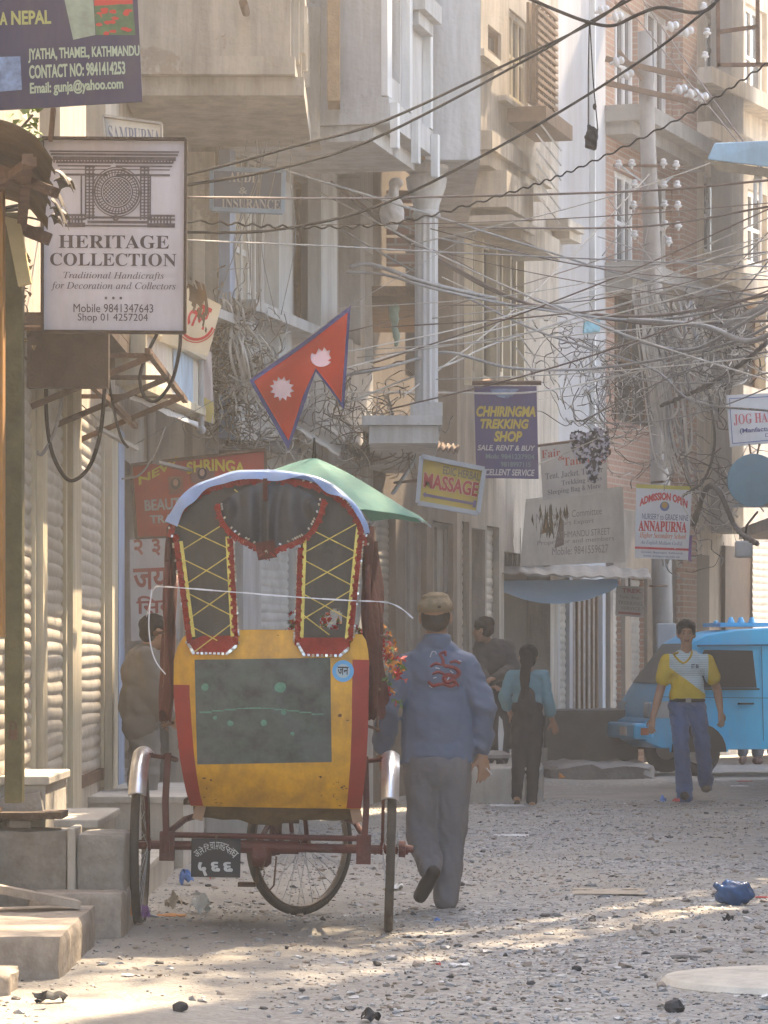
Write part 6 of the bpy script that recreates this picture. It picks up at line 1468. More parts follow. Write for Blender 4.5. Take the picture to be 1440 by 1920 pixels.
    s.text([('NURSERY to GRADE NINE', None, .12, .53, .96, .61), ('An English Medium Co-Ed.', 'i', .1, .18, .88, .245), ('Contact: Basantapur, Kathmandu', None, .12, .065, .9, .10), ('www.annapurna.edu.np', None, .16, .015, .84, .05)], bl, .004)
    s.poly([(0, .95), (1, .95), (1, 1), (0, 1)], mat('yellow band', (.55, .50, .10), .6), .004); s.poly([(0, .125), (1, .125), (1, .155), (0, .155)], rd, .004)
    s.poly(s.disc(.52, .715, .085, .065), ink('blue emblem', (.12, .18, .40)), .004, 'emblem'); s.poly(s.disc(.52, .73, .055, .045), mat('gold emblem', (.50, .30, .08), .6), .006, 'emblem')
    s.poly([(.94, .02), (1.06, -.02), (1.05, .35), (.97, .30)], mat('violet sheet', (.22, .12, .36), .6), -.01, 'violet_sheet')
    s.bracket(W(1245, 903, 32.45), W(1222, 905, 33), M_rust)
    s = Sign('workshop_sign', 'white JOG HA workshop sign with a blue outline cut by the right edge', 'sign', [(1362, 741), (1530, 733), (1536, 822), (1369, 838)], 27, Mi('pale board', (.52, .53, .55), dirt=.3), .03, 0, seed=15)
    s.text([('JOG HANDICRAFT', 'b', .06, .40, 1.2*.8, .62)], ink('red outline lettering', (.46, .10, .12))); s.text([('(Manfacture & Exporter', 's', .12, .22, .95, .34), ('Distributor', None, .4, .13, .8, .2)], ink('navy lettering', (.06, .07, .20)))
    g = MB(); e = [(.03, .06), (.97, .06), (.97, .93), (.03, .93)]
    for i in range(4): g.bar(s.at(*e[i], .003), s.at(*e[(i+1) % 4], .003), .006, .002, up=s.nrm)
    obj('outline', g, ink('blue line', (.07, .12, .30)), s.root); s.bracket(W(1450, 737, 27.05), Vector((4.3, 27.1, 3.4)), M_rust, .02)
    r = thing('round_sign', W(1405, 950, 27), 'round plain blue sign hanging under the workshop sign at the right edge', 'sign')
    obj('disc', MB().lathe(W(1413, 901, 27), (0, -1, 0), [(.215, 0), (.218, .012), (.215, .025)], 40), mat('dull blue paint', (.10, .20, .26), .6, .15, 4, dirt=.3), r); g = MB(); g.tube([W(1408, 852, 27), W(1405, 832, 27)], .008, 5); g.tube([W(1420, 852, 27), W(1424, 832, 27)], .008, 5); obj('hanger', g, M_rust, r)
signs()
flush_text()
# ---------------------------------------------------------------- canopies, flag, rags, lamp, pole, cables
def canopies():
    # torn tin hood at the very left
    r = thing('torn_canopy', (-1.6, 12.9, 2.8), 'torn dark canopy of ribbed sheet with a curled ragged edge at the upper left', 'canopy')
    a, b, c, d = W(-60, 222, 12.6), W(112, 316, 12.6), W(94, 436, 13.9), W(-60, 376, 13.9)
    def fn(u, v):
        p = a.lerp(b, u).lerp(d.lerp(c, u), v); return p+Vector((0, 0, .003*math.sin(v*40)+.07*math.sin(u*2.6)-.10*max(0, u-.75)*4*(.5+.5*mnoise.noise(Vector((v*9, 0, 2))))))
    obj('ribbed_sheet', MB().sheet(fn, 26, 60, (0, 0, .008), lambda u, v: u < .93+.08*mnoise.noise(Vector((v*13, 1, 3)))), mat('grimy canopy sheet', (.11, .075, .032), .7, .4, 6, .3, 30, dirt=.5), r, 2)
    g = MB(); e = b.lerp(c, .1)
    for k in range(6):
        p = b.lerp(c, .16+.14*k); g.sheet(lambda u, v: p+Vector((.0+.05*u*(1+.3*math.sin(k*2.1)), (v-.5)*.24, .01-.05*u*u+.02*math.sin(v*3)+.05*math.sin(k*1.7)*u)), 5, 5, (0, 0, .006))
    obj('curled_edge', g, mat('weathered ribbed edge', (.10, .08, .05), .6, .35, 14, dirt=.5), r, 2)
    g = MB(); dn = Vector((0, 0, -.03)); g.bar(a.lerp(d, .35)+dn, b.lerp(c, .25)+dn, .04); g.bar(d+dn, c+dn, .05); g.bar(b.lerp(a, .35)+dn, c.lerp(d, .35)+dn, .04); g.bar(d+dn, b.lerp(a, .3)+dn, .035)
    g.bar(d+dn, Vector((-1.8, 13.9, 2.95)), .04); obj('canopy_frame', g, M_rust, r)
    tag(obj('plank', MB().prism([W(8, 405, 13.7), W(36, 412, 13.7), W(58, 530, 13.7), W(34, 536, 13.7)], (0, .05, 0)), mat('sunlit yellow plank', (.62, .50, .26), .8, .15, 6)), 'sunlit yellow plank hanging below the torn canopy', 'plank')  # sunlit brightness is put into the plank's yellow
    tag(obj('timber_jamb', MB().box(W(-14, 0, 13.5).x, W(5, 0, 13.5).x, 13.5, 13.6, 1.4, 3.3), mat('orange timber', (.40, .20, .06), .8, .2)), 'orange timber edge at the far left of the photo', 'timber')
    # plant
    r = thing('creeper_plant', W(40, 275, 14.4), 'small green creeper between the top left sign and the torn canopy', 'plant'); g = MB(); rn = random.Random(8)
    for _ in range(46):
        p = W(rn.gauss(48, 12), rn.gauss(238, 20), 14.4+rn.uniform(-.12, .12)); M = Matrix.Rotation(rn.uniform(0, 6.3), 3, 'Z')@Matrix.Rotation(rn.uniform(-.9, .9), 3, 'X'); s_ = rn.uniform(.03, .055)
        g.add([p, p+M@Vector((s_*.5, s_*.4, .01)), p+M@Vector((0, s_*1.2, 0)), p+M@Vector((-s_*.5, s_*.4, .01))], [(0, 1, 2, 3)])
    obj('leaves', g, mat('leaf green', (.13, .20, .025), .5, .35, 20), r); obj('stem', MB().tube([W(18, 275, 14.45), W(40, 240, 14.4), W(62, 215, 14.4)], .006, 5), M_dwood, r)
    # dry shreds under the canopy
    r = thing('dry_creeper', W(30, 640, 14.2), 'dry brown creeper hanging down the left edge beside the timber post', 'plant'); g = MB()
    for k in range(60):
        x = rn.uniform(-10, 40); y = rn.uniform(480, 560); p = [W(x, y, 14.9+rn.uniform(-.1, .3))]
        for j in range(6): p.append(p[-1]+Vector((rn.gauss(0, .016), rn.gauss(0, .015), -rn.uniform(.01, .05))))
        g.tube(p, .003, 4, False)
    obj('stems', g, M_dwood, r); g = MB()
    for _ in range(70):
        p = W(rn.uniform(-5, 62), rn.uniform(480, 660), 14.9+rn.uniform(-.1, .3)); M = Matrix.Rotation(rn.uniform(0, 6.3), 3, 'Z')@Matrix.Rotation(rn.uniform(-1.2, 1.2), 3, 'X'); s_ = rn.uniform(.015, .045)
        g.add([p, p+M@Vector((s_*.4, s_*.4, .01)), p+M@Vector((0, s_*1.2, 0)), p+M@Vector((-s_*.4, s_*.4, .01))], [(0, 1, 2, 3)])
    obj('leaves', g, mat('dry leaf', (.12, .085, .03), .8, .4, 20), r)
    def awn(name, label, q, Y, m, th=.012, wave=.02, parts=True, corr=0, cat='awning'):
        P = [W(x, y, yy) for (x, y), yy in zip(q, Y)]
        def fn(u, v): p = P[0].lerp(P[1], u).lerp(P[3].lerp(P[2], u), v); return p+Vector((0, 0, wave*mnoise.noise(Vector((u*5, v*4, len(label))))+corr*math.sin(u*60)))
        return tag(obj(name, MB().sheet(fn, 40 if corr else 14, 6, (0, 0, -th)), m, smooth=2), label, cat)
    awn('tin_awning', 'bright sunlit strip of tin under the fascia board', [(243, 738), (372, 792), (372, 798), (243, 744)], [18.6, 23.5, 23.0, 18.4], M_wpaint, .01)
    awn('tin_awning', 'white folded tin awning beneath the flag', [(548, 778), (648, 812), (636, 852), (556, 800)], [28.2, 28.8, 27.0, 27.0], mat('white tin', (.75, .73, .68), .5, .08), .02, .03)
    awn('tin_awning', 'ribbed tin awning sloping toward the yellow sign', [(640, 822), (762, 862), (700, 868), (640, 838)], [28.6, 30.2, 28.0, 27.4], M_tin, .012, .02, corr=.02)
    awn('tin_roof', 'rusty brown tin rooflet above the yellow sign', [(770, 818), (862, 836), (858, 846), (764, 830)], [29.5, 31.5, 28.6, 27.8], mat('rust brown tin', (.13, .085, .06), .8, .3, 8), .02, .02, corr=.015, cat='roof')
    awn('tin_awning', 'dark brown tin hood over the grey shutters behind the rickshaw', [(430, 800), (560, 815), (566, 850), (418, 835)], [26.6, 28.2, 26.6, 25.0], mat('dark tin', (.10, .085, .07), .7, .3), .02, .02)
    awn('tin_roof', 'grey tin eave running above the blue cloth awning', [(940, 1052), (1215, 1066), (1222, 1084), (938, 1074)], [38.6, 39.6, 37.0, 36.0], M_tin, .02, .03, corr=.01, cat='roof')
    P = [W(938, 1088, 36.3), W(1158, 1086, 37.2)]
    def bl(u, v): a = P[0].lerp(P[1], u); d = (.07+.20*math.sin(u*math.pi*.95+.15)**.8); return a+Vector((0, -.10*v, -d*v+.02*mnoise.noise(Vector((u*6, v*2, 1)))))
    tag(obj('cloth_awning', MB().sheet(bl, 26, 6, (0, .01, 0)), mat('light blue cloth', (.55, .76, .97), .8, .06, 3, thin=.6), smooth=2), 'light blue cloth sagging under the tin eave', 'awning')
    tag(obj('corrugated_panel', MB().sheet(lambda u, v: W(940+u*38, 990+v*72, 36.9)+Vector((0, .02*math.sin(u*38), 0)), 40, 3, (0, .01, 0)), M_tin, smooth=2), 'corrugated tin panel left of the torn white banner', 'panel')
    tag(obj('stick', MB().bar(W(736, 926, 28.5), W(779, 862, 28.6), .045, .02), M_steel), 'pale stick leaning between the umbrella and the yellow sign', 'stick')
    tag(obj('stick', MB().bar(W(688, 990, 28.4), W(724, 962, 28.6), .06, .03), M_tin), 'short pale board behind the umbrella rim', 'stick')
    tag(obj('stick', MB().bar(W(292, 866, 22.6), W(415, 896, 24.0), .05, .02), M_tin), 'pale metal strip crossing in front of the red sign', 'stick')
    tag(obj('stick', MB().bar(W(185, 803, 18.5), W(256, 842, 18.9), .03, .02), M_tin), 'thin metal rod sticking out over the rolling shutters', 'stick')
    # brown torn paper by the canvas sign
    tag(obj('torn_sheet', MB().sheet(lambda u, v: W(346+38*u**.7+8*math.sin(v*3), 515+20*u+v*60+40*u*v, 15.2)+Vector((0, .06*math.sin(u*4+v*2), 0)), 12, 12, (0, .006, 0), lambda u, v: mnoise.noise(Vector((u*5, v*4, 6)))+.45-abs(v-.35) > 0), mat('brown torn sheet', (.12, .09, .055), .85, .3), smooth=2), 'torn brown sheet curling from the right side of the canvas sign', 'torn sheet')
canopies()

from mathutils.geometry import tessellate_polygon
def flag():
    Y = 18.2; r = thing('flag', W(560, 840, Y), 'red two pointed flag with a dark blue border and white sun and moon', 'flag')
    def wav(x, y): return W(x, y, Y)+Vector((0, .03*math.sin(x*.045+y*.02)+.02*math.sin(y*.05), 0))
    def sheet(name, pts, m, off, th, sub=5):
        bm = bmesh.new(); bv = [bm.verts.new((x, y, 0)) for x, y in pts]
        for t in tessellate_polygon([[Vector((x, y, 0)) for x, y in pts]]): bm.faces.new([bv[i] for i in t])
        for _ in range(5): bmesh.ops.subdivide_edges(bm, edges=[e for e in bm.edges if e.calc_length() > 9], cuts=1); bmesh.ops.triangulate(bm, faces=bm.faces)
        bm.verts.index_update(); bm.edges.index_update(); V = [Vector(wav(v.co.x, v.co.y)) for v in bm.verts]; n = len(V); mb = MB(); F = [tuple(v.index for v in q.verts) for q in bm.faces]
        E = [(e.verts[0].index, e.verts[1].index) for e in bm.edges if len(e.link_faces) == 1]
        mb.add([v+Vector((0, off, 0)) for v in V]+[v+Vector((0, off+th, 0)) for v in V], F+[tuple(i+n for i in q[::-1]) for q in F]+[(a, b, b+n, a+n) for a, b in E]); bm.free()
        return obj(name, mb, m, r, True)
    sheet('border', [(468, 714), (658, 573), (645, 768), (592, 697), (575, 745), (541, 844)], mat('indigo border', (.08, .085, .26), .8, .1, 8, thin=.3), 0, .004)
    sheet('red_field', [(477, 717), (652, 587), (640, 754), (592, 690), (568, 742), (541, 826)], mat('bright red cloth', (.92, .085, .035), .75, .05, 4, thin=.6), -.008, .020)
    M_w = mat('pinkish white cloth', (.72, .50, .56), .8, .05)
    def star(cx, cy, r0, r1, n, ph=0): return [(cx+(r0 if k % 2 == 0 else r1)*math.cos(math.pi*k/n+ph), cy+(r0 if k % 2 == 0 else r1)*math.sin(math.pi*k/n+ph)) for k in range(2*n)]
    sheet('sun', star(529, 729, 23, 16, 12, .2), M_w, -.014, .032)
    moon = [(603+21*math.cos(t), 669+19*math.sin(t)) for t in np.linspace(.55, 3.6, 14)]+[(592, 664), (597, 652), (604, 658), (608, 650), (613, 658), (619, 656), (617, 665), (621, 672), (614, 676)]
    sheet('moon', moon, M_w, -.014, .032)
    obj('cord', MB().tube([W(250, 835, 18.4), W(468, 713, Y), W(658, 572, Y), W(900, 430, 19)], .0025, 4, False), M_cgrey, r)
flag()

def lamp_and_frames():
    r = thing('street_lamp', W(1400, 345, 24), 'pale blue street lamp head jutting in from the right, white bulb under it', 'street lamp')
    Y = 24; a = W(1332, 298, Y); g = MB(); s = Y/FP
    P = lambda px, py, dy: W(px, py, Y+dy)
    g.hexa([P(1326, 299, -.11), P(1475, 318, -.11), P(1475, 318, .11), P(1326, 299, .11), P(1340, 268, -.085), P(1475, 262, -.085), P(1475, 262, .085), P(1340, 268, .085)])
    obj('lamp_housing', g, mat('pale blue lamp paint', (.28, .42, .52), .45, .12, 8, dirt=.4), r, bevel=.01)
    g = MB().hexa([P(1345, 320, -.07), P(1460, 335, -.07), P(1460, 335, .07), P(1345, 320, .07), P(1328, 301, -.105), P(1472, 319.5, -.105), P(1472, 319.5, .105), P(1328, 301, .105)]); obj('lamp_cover', g, mat('dusty lamp cover', (.30, .26, .20), .4, .2, 8, dirt=.5), r)
    obj('arm', MB().tube([P(1470, 295, 0), P(1600, 300, .2), Vector((4.3, Y+.4, 4.9))], .03, 8), M_steel, r)
    g = MB()
    for k in (-1, 1): g.tube([P(1421+k*5, 335, 0), P(1421+k*5, 381, 0)], .014, 8)
    g.box(P(1414, 0, 0).x, P(1428, 0, 0).x, Y-.02, Y+.02, P(0, 342, 0).z, P(0, 330, 0).z); obj('bulb', g, M_wpaint, r)
    r = thing('sign_frame', W(1390, 126, 26), 'dark iron frame of an empty signboard at the top right corner', 'sign frame'); g = MB()
    for p, q in (((1345, -60), (1347, 126)), ((1345, 122), (1530, 120)), ((1420, -60), (1421, 122)), ((1345, 60), (1421, 50))): g.bar(W(*p, 26), W(*q, 26), .03)
    obj('bars', g, M_rust, r); g = MB(); g.bar(W(1530, 120, 26), Vector((4.3, 26.1, 5.9)), .03); obj('bracket', g, M_rust, r)
    # bag hanging from the cables
    r = thing('hanging_bag', W(1108, 282, 20), 'small dark bag dangling on two strings from the overhead cables', 'bag'); b = MB()
    L = lambda x, y: W(x, y, 20)-W(1108, 282, 20)
    b.hexa([L(1097, 276)+Vector((0, -.03, 0)), L(1118, 282)+Vector((0, -.03, 0)), L(1118, 282)+Vector((0, .03, 0)), L(1097, 276)+Vector((0, .03, 0)), L(1102, 233)+Vector((0, -.015, 0)), L(1122, 243)+Vector((0, -.015, 0)), L(1122, 243)+Vector((0, .015, 0)), L(1102, 233)+Vector((0, .015, 0))]); b.ell(L(1107, 260), (.035, .035, .055))
    blob_obj('pouch', blob(b, .006, 3, .006, (40, 40, 40)), mat('black cloth', (.022, .018, .020), .8, .3, 20), r)
    g = MB(); g.tube([W(1105, 44, 20), W(1103, 140, 20), W(1103, 234, 20)], .004, 5); g.tube([W(1106, 44, 20), W(1112, 150, 20), W(1121, 244, 20)], .004, 5); g.ell(W(1115, 200, 20), (.012, .01, .02)); g.ring(W(1105, 42, 20), (1, 0, 1), .015, .005, 12, 5); obj('string', g, M_black, r)
    b = MB(); c = W(1110, 610, 30); b.hexa([Vector(p) for p in ((-.08, -.04, -.08), (.07, -.04, -.06), (.07, .04, -.06), (-.08, .04, -.08), (-.07, -.03, .07), (.08, -.03, .09), (.08, .03, .09), (-.07, .03, .07))])
    r = thing('plastic_bag', c, 'crumpled pale blue plastic bag caught on the overhead wires', 'bag'); blob_obj('bag', blob(b, .012, 1, .02, (12, 12, 12)), mat('pale blue polythene', (.30, .55, .62), .4, .15), r)
    # mottled rag / dead nest of cloth on the wires
    r = thing('ragged_cloth', W(1108, 910, 32), 'speckled ragged cloth hanging from the wires in front of the tailor banner', 'cloth')
    out = [(1068, 812), (1085, 806), (1100, 812), (1118, 800), (1132, 806), (1140, 798), (1142, 825), (1146, 850), (1130, 868), (1124, 882), (1116, 908), (1104, 900), (1096, 872), (1078, 858), (1070, 838)]
    def inside(x, y):
        c = False
        for i in range(len(out)):
            (x1, y1), (x2, y2) = out[i-1], out[i]
            if (y1 > y) != (y2 > y) and x < (x2-x1)*(y-y1)/(y2-y1)+x1: c = not c
        return c
    m = mat('speckled rag', (.12, .10, .10), .9, .3); nt = m.node_tree; N = nt.nodes; vo = N.new('ShaderNodeTexNoise'); vo.inputs['Scale'].default_value = 22; vo.inputs['Detail'].default_value = 3
    tc = [x for x in N if x.type == 'TEX_COORD'][0]; nt.links.new(tc.outputs['Object'], vo.inputs['Vector']); rp = N.new('ShaderNodeValToRGB'); rp.color_ramp.elements[0].position = .48; rp.color_ramp.elements[0].color = (.035, .028, .03, 1); rp.color_ramp.elements[1].position = .56; rp.color_ramp.elements[1].color = (.42, .40, .46, 1)
    nt.links.new(vo.outputs['Fac'], rp.inputs[0]); nt.links.new(rp.outputs[0], N['Principled BSDF'].inputs['Base Color'])
    obj('rag', MB().sheet(lambda u, v: W(1064+u*86, 796+v*116, 32)+Vector((0, .06*mnoise.noise(Vector((u*6, v*7, 3))), 0)), 40, 50, (0, .01, 0), lambda u, v: inside(1064+u*86, 796+v*116) and mnoise.noise(Vector((u*14, v*17, 9))) < .33), m, r, 2)
    r = thing('dry_leaf_bunch', W(1030, 1010, 33), 'bunch of dry brown leaves hanging under the tailor banner', 'plant'); g = MB(); rn = random.Random(2)
    for _ in range(46):
        p = W(rn.gauss(1030, 14), rn.uniform(940, 985), 33); M = Matrix.Rotation(rn.uniform(0, 6.3), 3, 'Z'); L_ = rn.uniform(.08, .22); w = rn.uniform(.008, .02)
        g.add([p, p+M@Vector((w, 0, -L_*.5)), p+M@Vector((.01, .01, -L_)), p+M@Vector((-w, 0, -L_*.5))], [(0, 1, 2, 3)])
    obj('leaves', g, mat('dry leaf', (.12, .085, .03), .8), r)
lamp_and_frames()

def pole():
    Y = 39.6; x = W(1248, 0, Y).x; r = thing('utility_pole', (x, Y, ground_z(x, Y)), 'grey concrete utility pole hung with insulators and a mass of pale wires', 'utility pole')
    obj('shaft', MB().tube([(x, Y, -.1), W(1236, 800, Y), W(1216, 300, Y), W(1208, 60, Y)], [.13, .115, .095, .085], 14), mat('grey pole concrete', (.30, .28, .26), .9, .15, 6, dirt=.4), r, True)
    g = MB()
    def arm(a, b, w=.06): g.bar(W(*a, Y-.13), W(*b, Y-.13), w)
    for y in (165, 120): arm((1135, y-10), (1290, y+25))
    arm((1150, 310), (1282, 312), .03); arm((1180, 390), (1265, 390), .03)
    g.bar(W(1160, 95, Y-.15), W(1205, 150, Y-.15), .04)
    objs('crossarm', g, M_rust, r)
    proto = MB(); proto.lathe((0, 0, 0), (0, 0, 1), [(.012, -.03), (.018, 0), (.045, .012), (.05, .028), (.03, .045), (.034, .055), (.036, .07), (.02, .085)], 12)
    me = None; M_p = mat('white porcelain', (.46, .46, .46), .25, .05, spec=.5)
    pts = [(1244, 311, 0), (1268, 314, 0), (1245, 352, 0), (1270, 352, 0), (1246, 388, 0), (1271, 390, 0), (1247, 426, 0), (1272, 428, 0), (1254, 458, 0), (1160, 313, 0), (1185, 312, 0), (1190, 350, 0), (1188, 390, 0), (1190, 445, 0), (1122, 22, 1), (1148, 34, 1), (1150, 118, 1), (1168, 142, 1), (1252, 52, 1), (1280, 62, 1), (1268, 170, 1), (1290, 178, 1), (1320, 18, 0), (1326, 66, 0), (1322, 110, 0), (1308, 185, 1)]
    for i, (px, py, k) in enumerate(pts):
        if me is None: o = obj('insulator', proto, M_p, r, 2, world=False); me = o
        else: o = me.copy(); C.objects.link(o); o.parent = r
        p = W(px, py, Y-.16); o.location = (p.x-x, p.y-Y, p.z-ROOT[r.name].z)
        o.scale = (1.35, 1.35, 1.6) if k else (1, 1, 1)
        if k: o.rotation_euler = (0, R(72), 0)
    g = MB()
    for a, b in (((1160, 308), (1210, 345)), ((1244, 345), (1262, 330)), ((1246, 440), (1256, 452)), ((1160, 360), (1200, 352))): g.bar(W(*a, Y-.14), W(*b, Y-.14), .02)
    objs('fitting', g, M_steel, r)
    g = MB()
    for z in (2.2, 2.7, 3.3): g.ring((W(1242-z*2, 0, Y).x, Y, z), (0, 0, 1), .125, .012, 18, 6)
    objs('clamp_band', g, M_rust, r); obj('junction_box', MB().box(x-.12, x+.1, Y-.26, Y-.12, 1.4, 1.75), M_steel, r, bevel=.01)
pole()

def cables():
    G = 'cables strung across the street'
    def cab(pts, r, m, label, wig=0, group=G, n=8):
        P = spline([W(a, b, c) for a, b, c in pts], n)
        if wig:
            P = spline([(p[0], p[1], p[2]) for p in P], 4)
            P = [p+Vector((0, 0, wig*math.sin(i*1.3)+wig*.6*mnoise.noise(Vector((i*.35, 0, 1))))) for i, p in enumerate(P)]
        return tag(obj('cable', MB().tube(P, r, 5), m, smooth=True), label, 'cable', group)
    K, Gc, Wc = M_black, M_cgrey, M_cwhite; B = mat('brown cable', (.15, .11, .09), .6)
    cab([(-20, 395, 15), (350, 327, 17), (560, 272, 18), (720, 227, 19), (930, 130, 20), (1106, 45, 20), (1180, -8, 19)], .0085, K, 'black cable climbing from the canvas sign to the top edge, upper of a close pair')
    cab([(-20, 400, 15), (350, 347, 17), (540, 312, 18), (720, 252, 19), (1000, 105, 20), (1108, 40, 20), (1200, -10, 19)], .0085, K, 'black cable climbing from the canvas sign to the top edge, lower of a close pair')
    cab([(-20, 425, 16), (350, 435, 17), (530, 429, 18), (720, 382, 19), (960, 262, 19.5), (1200, 115, 19), (1360, -10, 18)], .0085, K, 'black cable dipping at the fascia then rising steeply to the top right corner')
    cab([(980, -8, 20), (1050, 22, 20), (1105, 42, 19.9), (1150, 48, 19.8), (1195, 28, 19.6), (1240, 14, 19.4), (1300, 24, 19), (1330, 16, 18.8), (1352, -10, 18.6)], .011, K, 'thick black cable looping along the top edge above the hanging bag')
    cab([(-20, 410, 16), (350, 415, 17), (560, 426, 18), (750, 416, 19), (960, 360, 20), (1105, 306, 20), (1300, 208, 19), (1460, 105, 18)], .0055, K, 'thin kinked black wire rising to the right edge', .008)
    cab([(340, 370, 18), (720, 371, 22), (1200, 358, 22), (1460, 336, 20)], .008, B, 'brown cable running level at the height of the blue office sign')
    cab([(340, 450, 18), (630, 462, 22), (860, 474, 24), (1440, 500, 24)], .006, Gc, 'thin grey wire sloping gently below the office sign')
    cab([(450, 290, 25), (530, 318, 25), (720, 375, 26), (1000, 463, 28), (1200, 522, 29), (1460, 560, 27)], .010, Gc, 'grey cable falling from the office sign toward the right')
    cab([(620, 340, 27), (720, 420, 27), (830, 492, 27), (960, 560, 28), (1100, 588, 29), (1250, 590, 28), (1460, 548, 25)], .014, B, 'thick brown cable bundle sagging across the middle of the street')
    cab([(640, 350, 27), (730, 425, 27), (850, 500, 27), (1000, 572, 28), (1200, 606, 28), (1330, 606, 27), (1460, 600, 25)], .012, B, 'brown cable just below the thick bundle')
    cab([(690, 395, 27), (800, 440, 27), (950, 470, 28), (1150, 500, 29), (1460, 470, 26)], .008, Gc, 'grey cable sagging over the white column')
    cab([(650, 510, 26), (720, 515, 26), (830, 545, 26), (1000, 578, 27), (1220, 600, 28), (1460, 560, 25)], .012, Gc, 'grey cable leaving the wire tangle by the cream curtain')
    cab([(655, 500, 26), (700, 497, 26), (800, 530, 26), (930, 560, 27)], .018, Gc, 'thick grey conduit bending out of the tangle')
    cab([(700, 420, 27), (850, 426, 28), (1200, 425, 28), (1460, 384, 24)], .009, B, 'brown cable running level in front of the awning blinds')
    cab([(640, 705, 26), (720, 690, 26), (800, 668, 27), (850, 662, 27), (960, 690, 28), (1100, 692, 29), (1250, 672, 28), (1380, 640, 25), (1460, 600, 24)], .013, Gc, 'thick grey cable arching over the blue trekking banner')
    cab([(650, 756, 27), (760, 712, 27), (850, 680, 27), (940, 640, 28), (1200, 560, 28), (1460, 480, 25)], .009, Wc, 'pale cable rising from the tin awnings to the right')
    cab([(650, 690, 26), (800, 648, 27), (960, 610, 28), (1150, 552, 28), (1460, 440, 24)], .007, Wc, 'pale thin wire just above the rising pale cable')
    cab([(640, 662, 26), (900, 606, 27), (1180, 520, 28), (1460, 400, 24)], .006, Wc, 'pale thin wire crossing in front of the pole')
    cab([(640, 735, 27), (830, 736, 28), (1000, 735, 28), (1180, 700, 28), (1460, 625, 24)], .008, Wc, 'pale wire passing behind the top of the trekking banner')
    cab([(640, 430, 27), (760, 500, 27), (880, 560, 27), (1020, 625, 28), (1220, 690, 29), (1300, 752, 27), (1460, 772, 25)], .010, Gc, 'grey cable slanting down to the workshop sign')
    cab([(1000, 560, 28), (1080, 588, 28), (1200, 640, 28), (1300, 655, 27), (1400, 602, 24), (1470, 560, 23)], .016, M_cgrey, 'thick blue grey conduit joining the bundle at the right edge')
    cab([(1180, 600, 28), (1320, 612, 26), (1400, 640, 24), (1470, 612, 23)], .022, M_cgrey, 'thickest grey conduit running off the right edge')
    cab([(1360, 610, 25), (1410, 585, 24.4), (1470, 560, 24)], .028, M_cgrey, 'fat grey conduit end above the round sign')
    cab([(790, -8, 27), (768, 120, 27), (752, 235, 27)], .007, B, 'single brown wire dropping in front of the white house', .01)
    cab([(1200, -8, 30), (1290, 120, 27), (1440, 330, 24)], .007, B, 'brown wire falling steeply from the top toward the lamp')
    cab([(1160, -8, 31), (1280, 140, 28), (1470, 370, 24)], .007, B, 'second brown wire falling steeply toward the lamp')
    cab([(1090, 790, 31), (1190, 740, 30), (1300, 690, 27), (1460, 655, 25)], .008, Gc, 'grey wire running from the ragged cloth to the right edge')
    cab([(1010, 870, 32), (1070, 845, 32), (1180, 790, 31), (1300, 690, 29)], .006, Wc, 'pale wire holding up the ragged cloth')
    # drooping loops close to the shutters
    for pts, r_, lb in (([(88, 645, 17), (86, 760, 17), (95, 840, 17), (118, 890, 17), (140, 900, 17), (170, 870, 17), (190, 800, 17), (198, 690, 17), (200, 640, 17)], .011, 'big black cable loop hanging in front of the rolling shutters'),
                        ([(296, 622, 17.5), (272, 672, 17.5), (262, 710, 17.5), (272, 745, 17.5), (295, 750, 17.5), (322, 715, 17.5), (336, 660, 17.5), (339, 620, 17.5)], .010, 'dark cable loop hanging over the fascia board'),
                        ([(310, 800, 21), (290, 850, 21), (262, 890, 21), (228, 898, 21)], .006, 'pale wire curving down past the red sign'), ([(196, 630, 18), (208, 740, 18), (225, 815, 18), (240, 840, 18)], .008, 'dark wire hanging under the canvas sign'),
                        ([(62, 900, 17), (68, 850, 17), (80, 850, 17), (105, 800, 17), (120, 720, 17)], .010, 'grey hooked cable in front of the left shutter')):
        cab(pts, r_, K if 'dark' in lb or 'black' in lb else Gc, lb, group='cables drooping by the shutters')
    # the many thin lines between the two sides
    rn = random.Random(17)
    for k in range(28):
        y0 = rn.uniform(330, 800); y1 = rn.uniform(250, 760); a = rn.uniform(560, 840) if k % 3 else rn.uniform(1100, 1180); s = rn.uniform(8, 45); m = (Gc, Wc, B)[k % 3]
        Y0 = 26.5 if a < 900 else 32; end = 1470 if k % 4 else 1218; Y1 = 24 if end > 1300 else 32.8
        cab([(a, y0, Y0), (a*.66+end*.34, y0*.66+y1*.34+s*.8, Y0*.66+Y1*.34), (a*.34+end*.66, y0*.34+y1*.66+s*.8, Y0*.34+Y1*.66), (end, y1, Y1)], rn.uniform(.0035, .007), m, 'thin wire among the many crossing between the houses and the pole', group='thin wires crossing between the houses', n=5)
    for k in range(8):
        x0 = rn.uniform(470, 560); 
        cab([(x0, rn.uniform(150, 260), 24.6), (x0+rn.gauss(-8, 14), 330, 24.6), (x0+rn.gauss(-20, 18), 450, 24.6), (x0+rn.gauss(-30, 26), 590, 24.6)], .004, Gc, 'thin wire hanging down in front of the white barred window', group='thin wires hanging by the barred window', n=5)
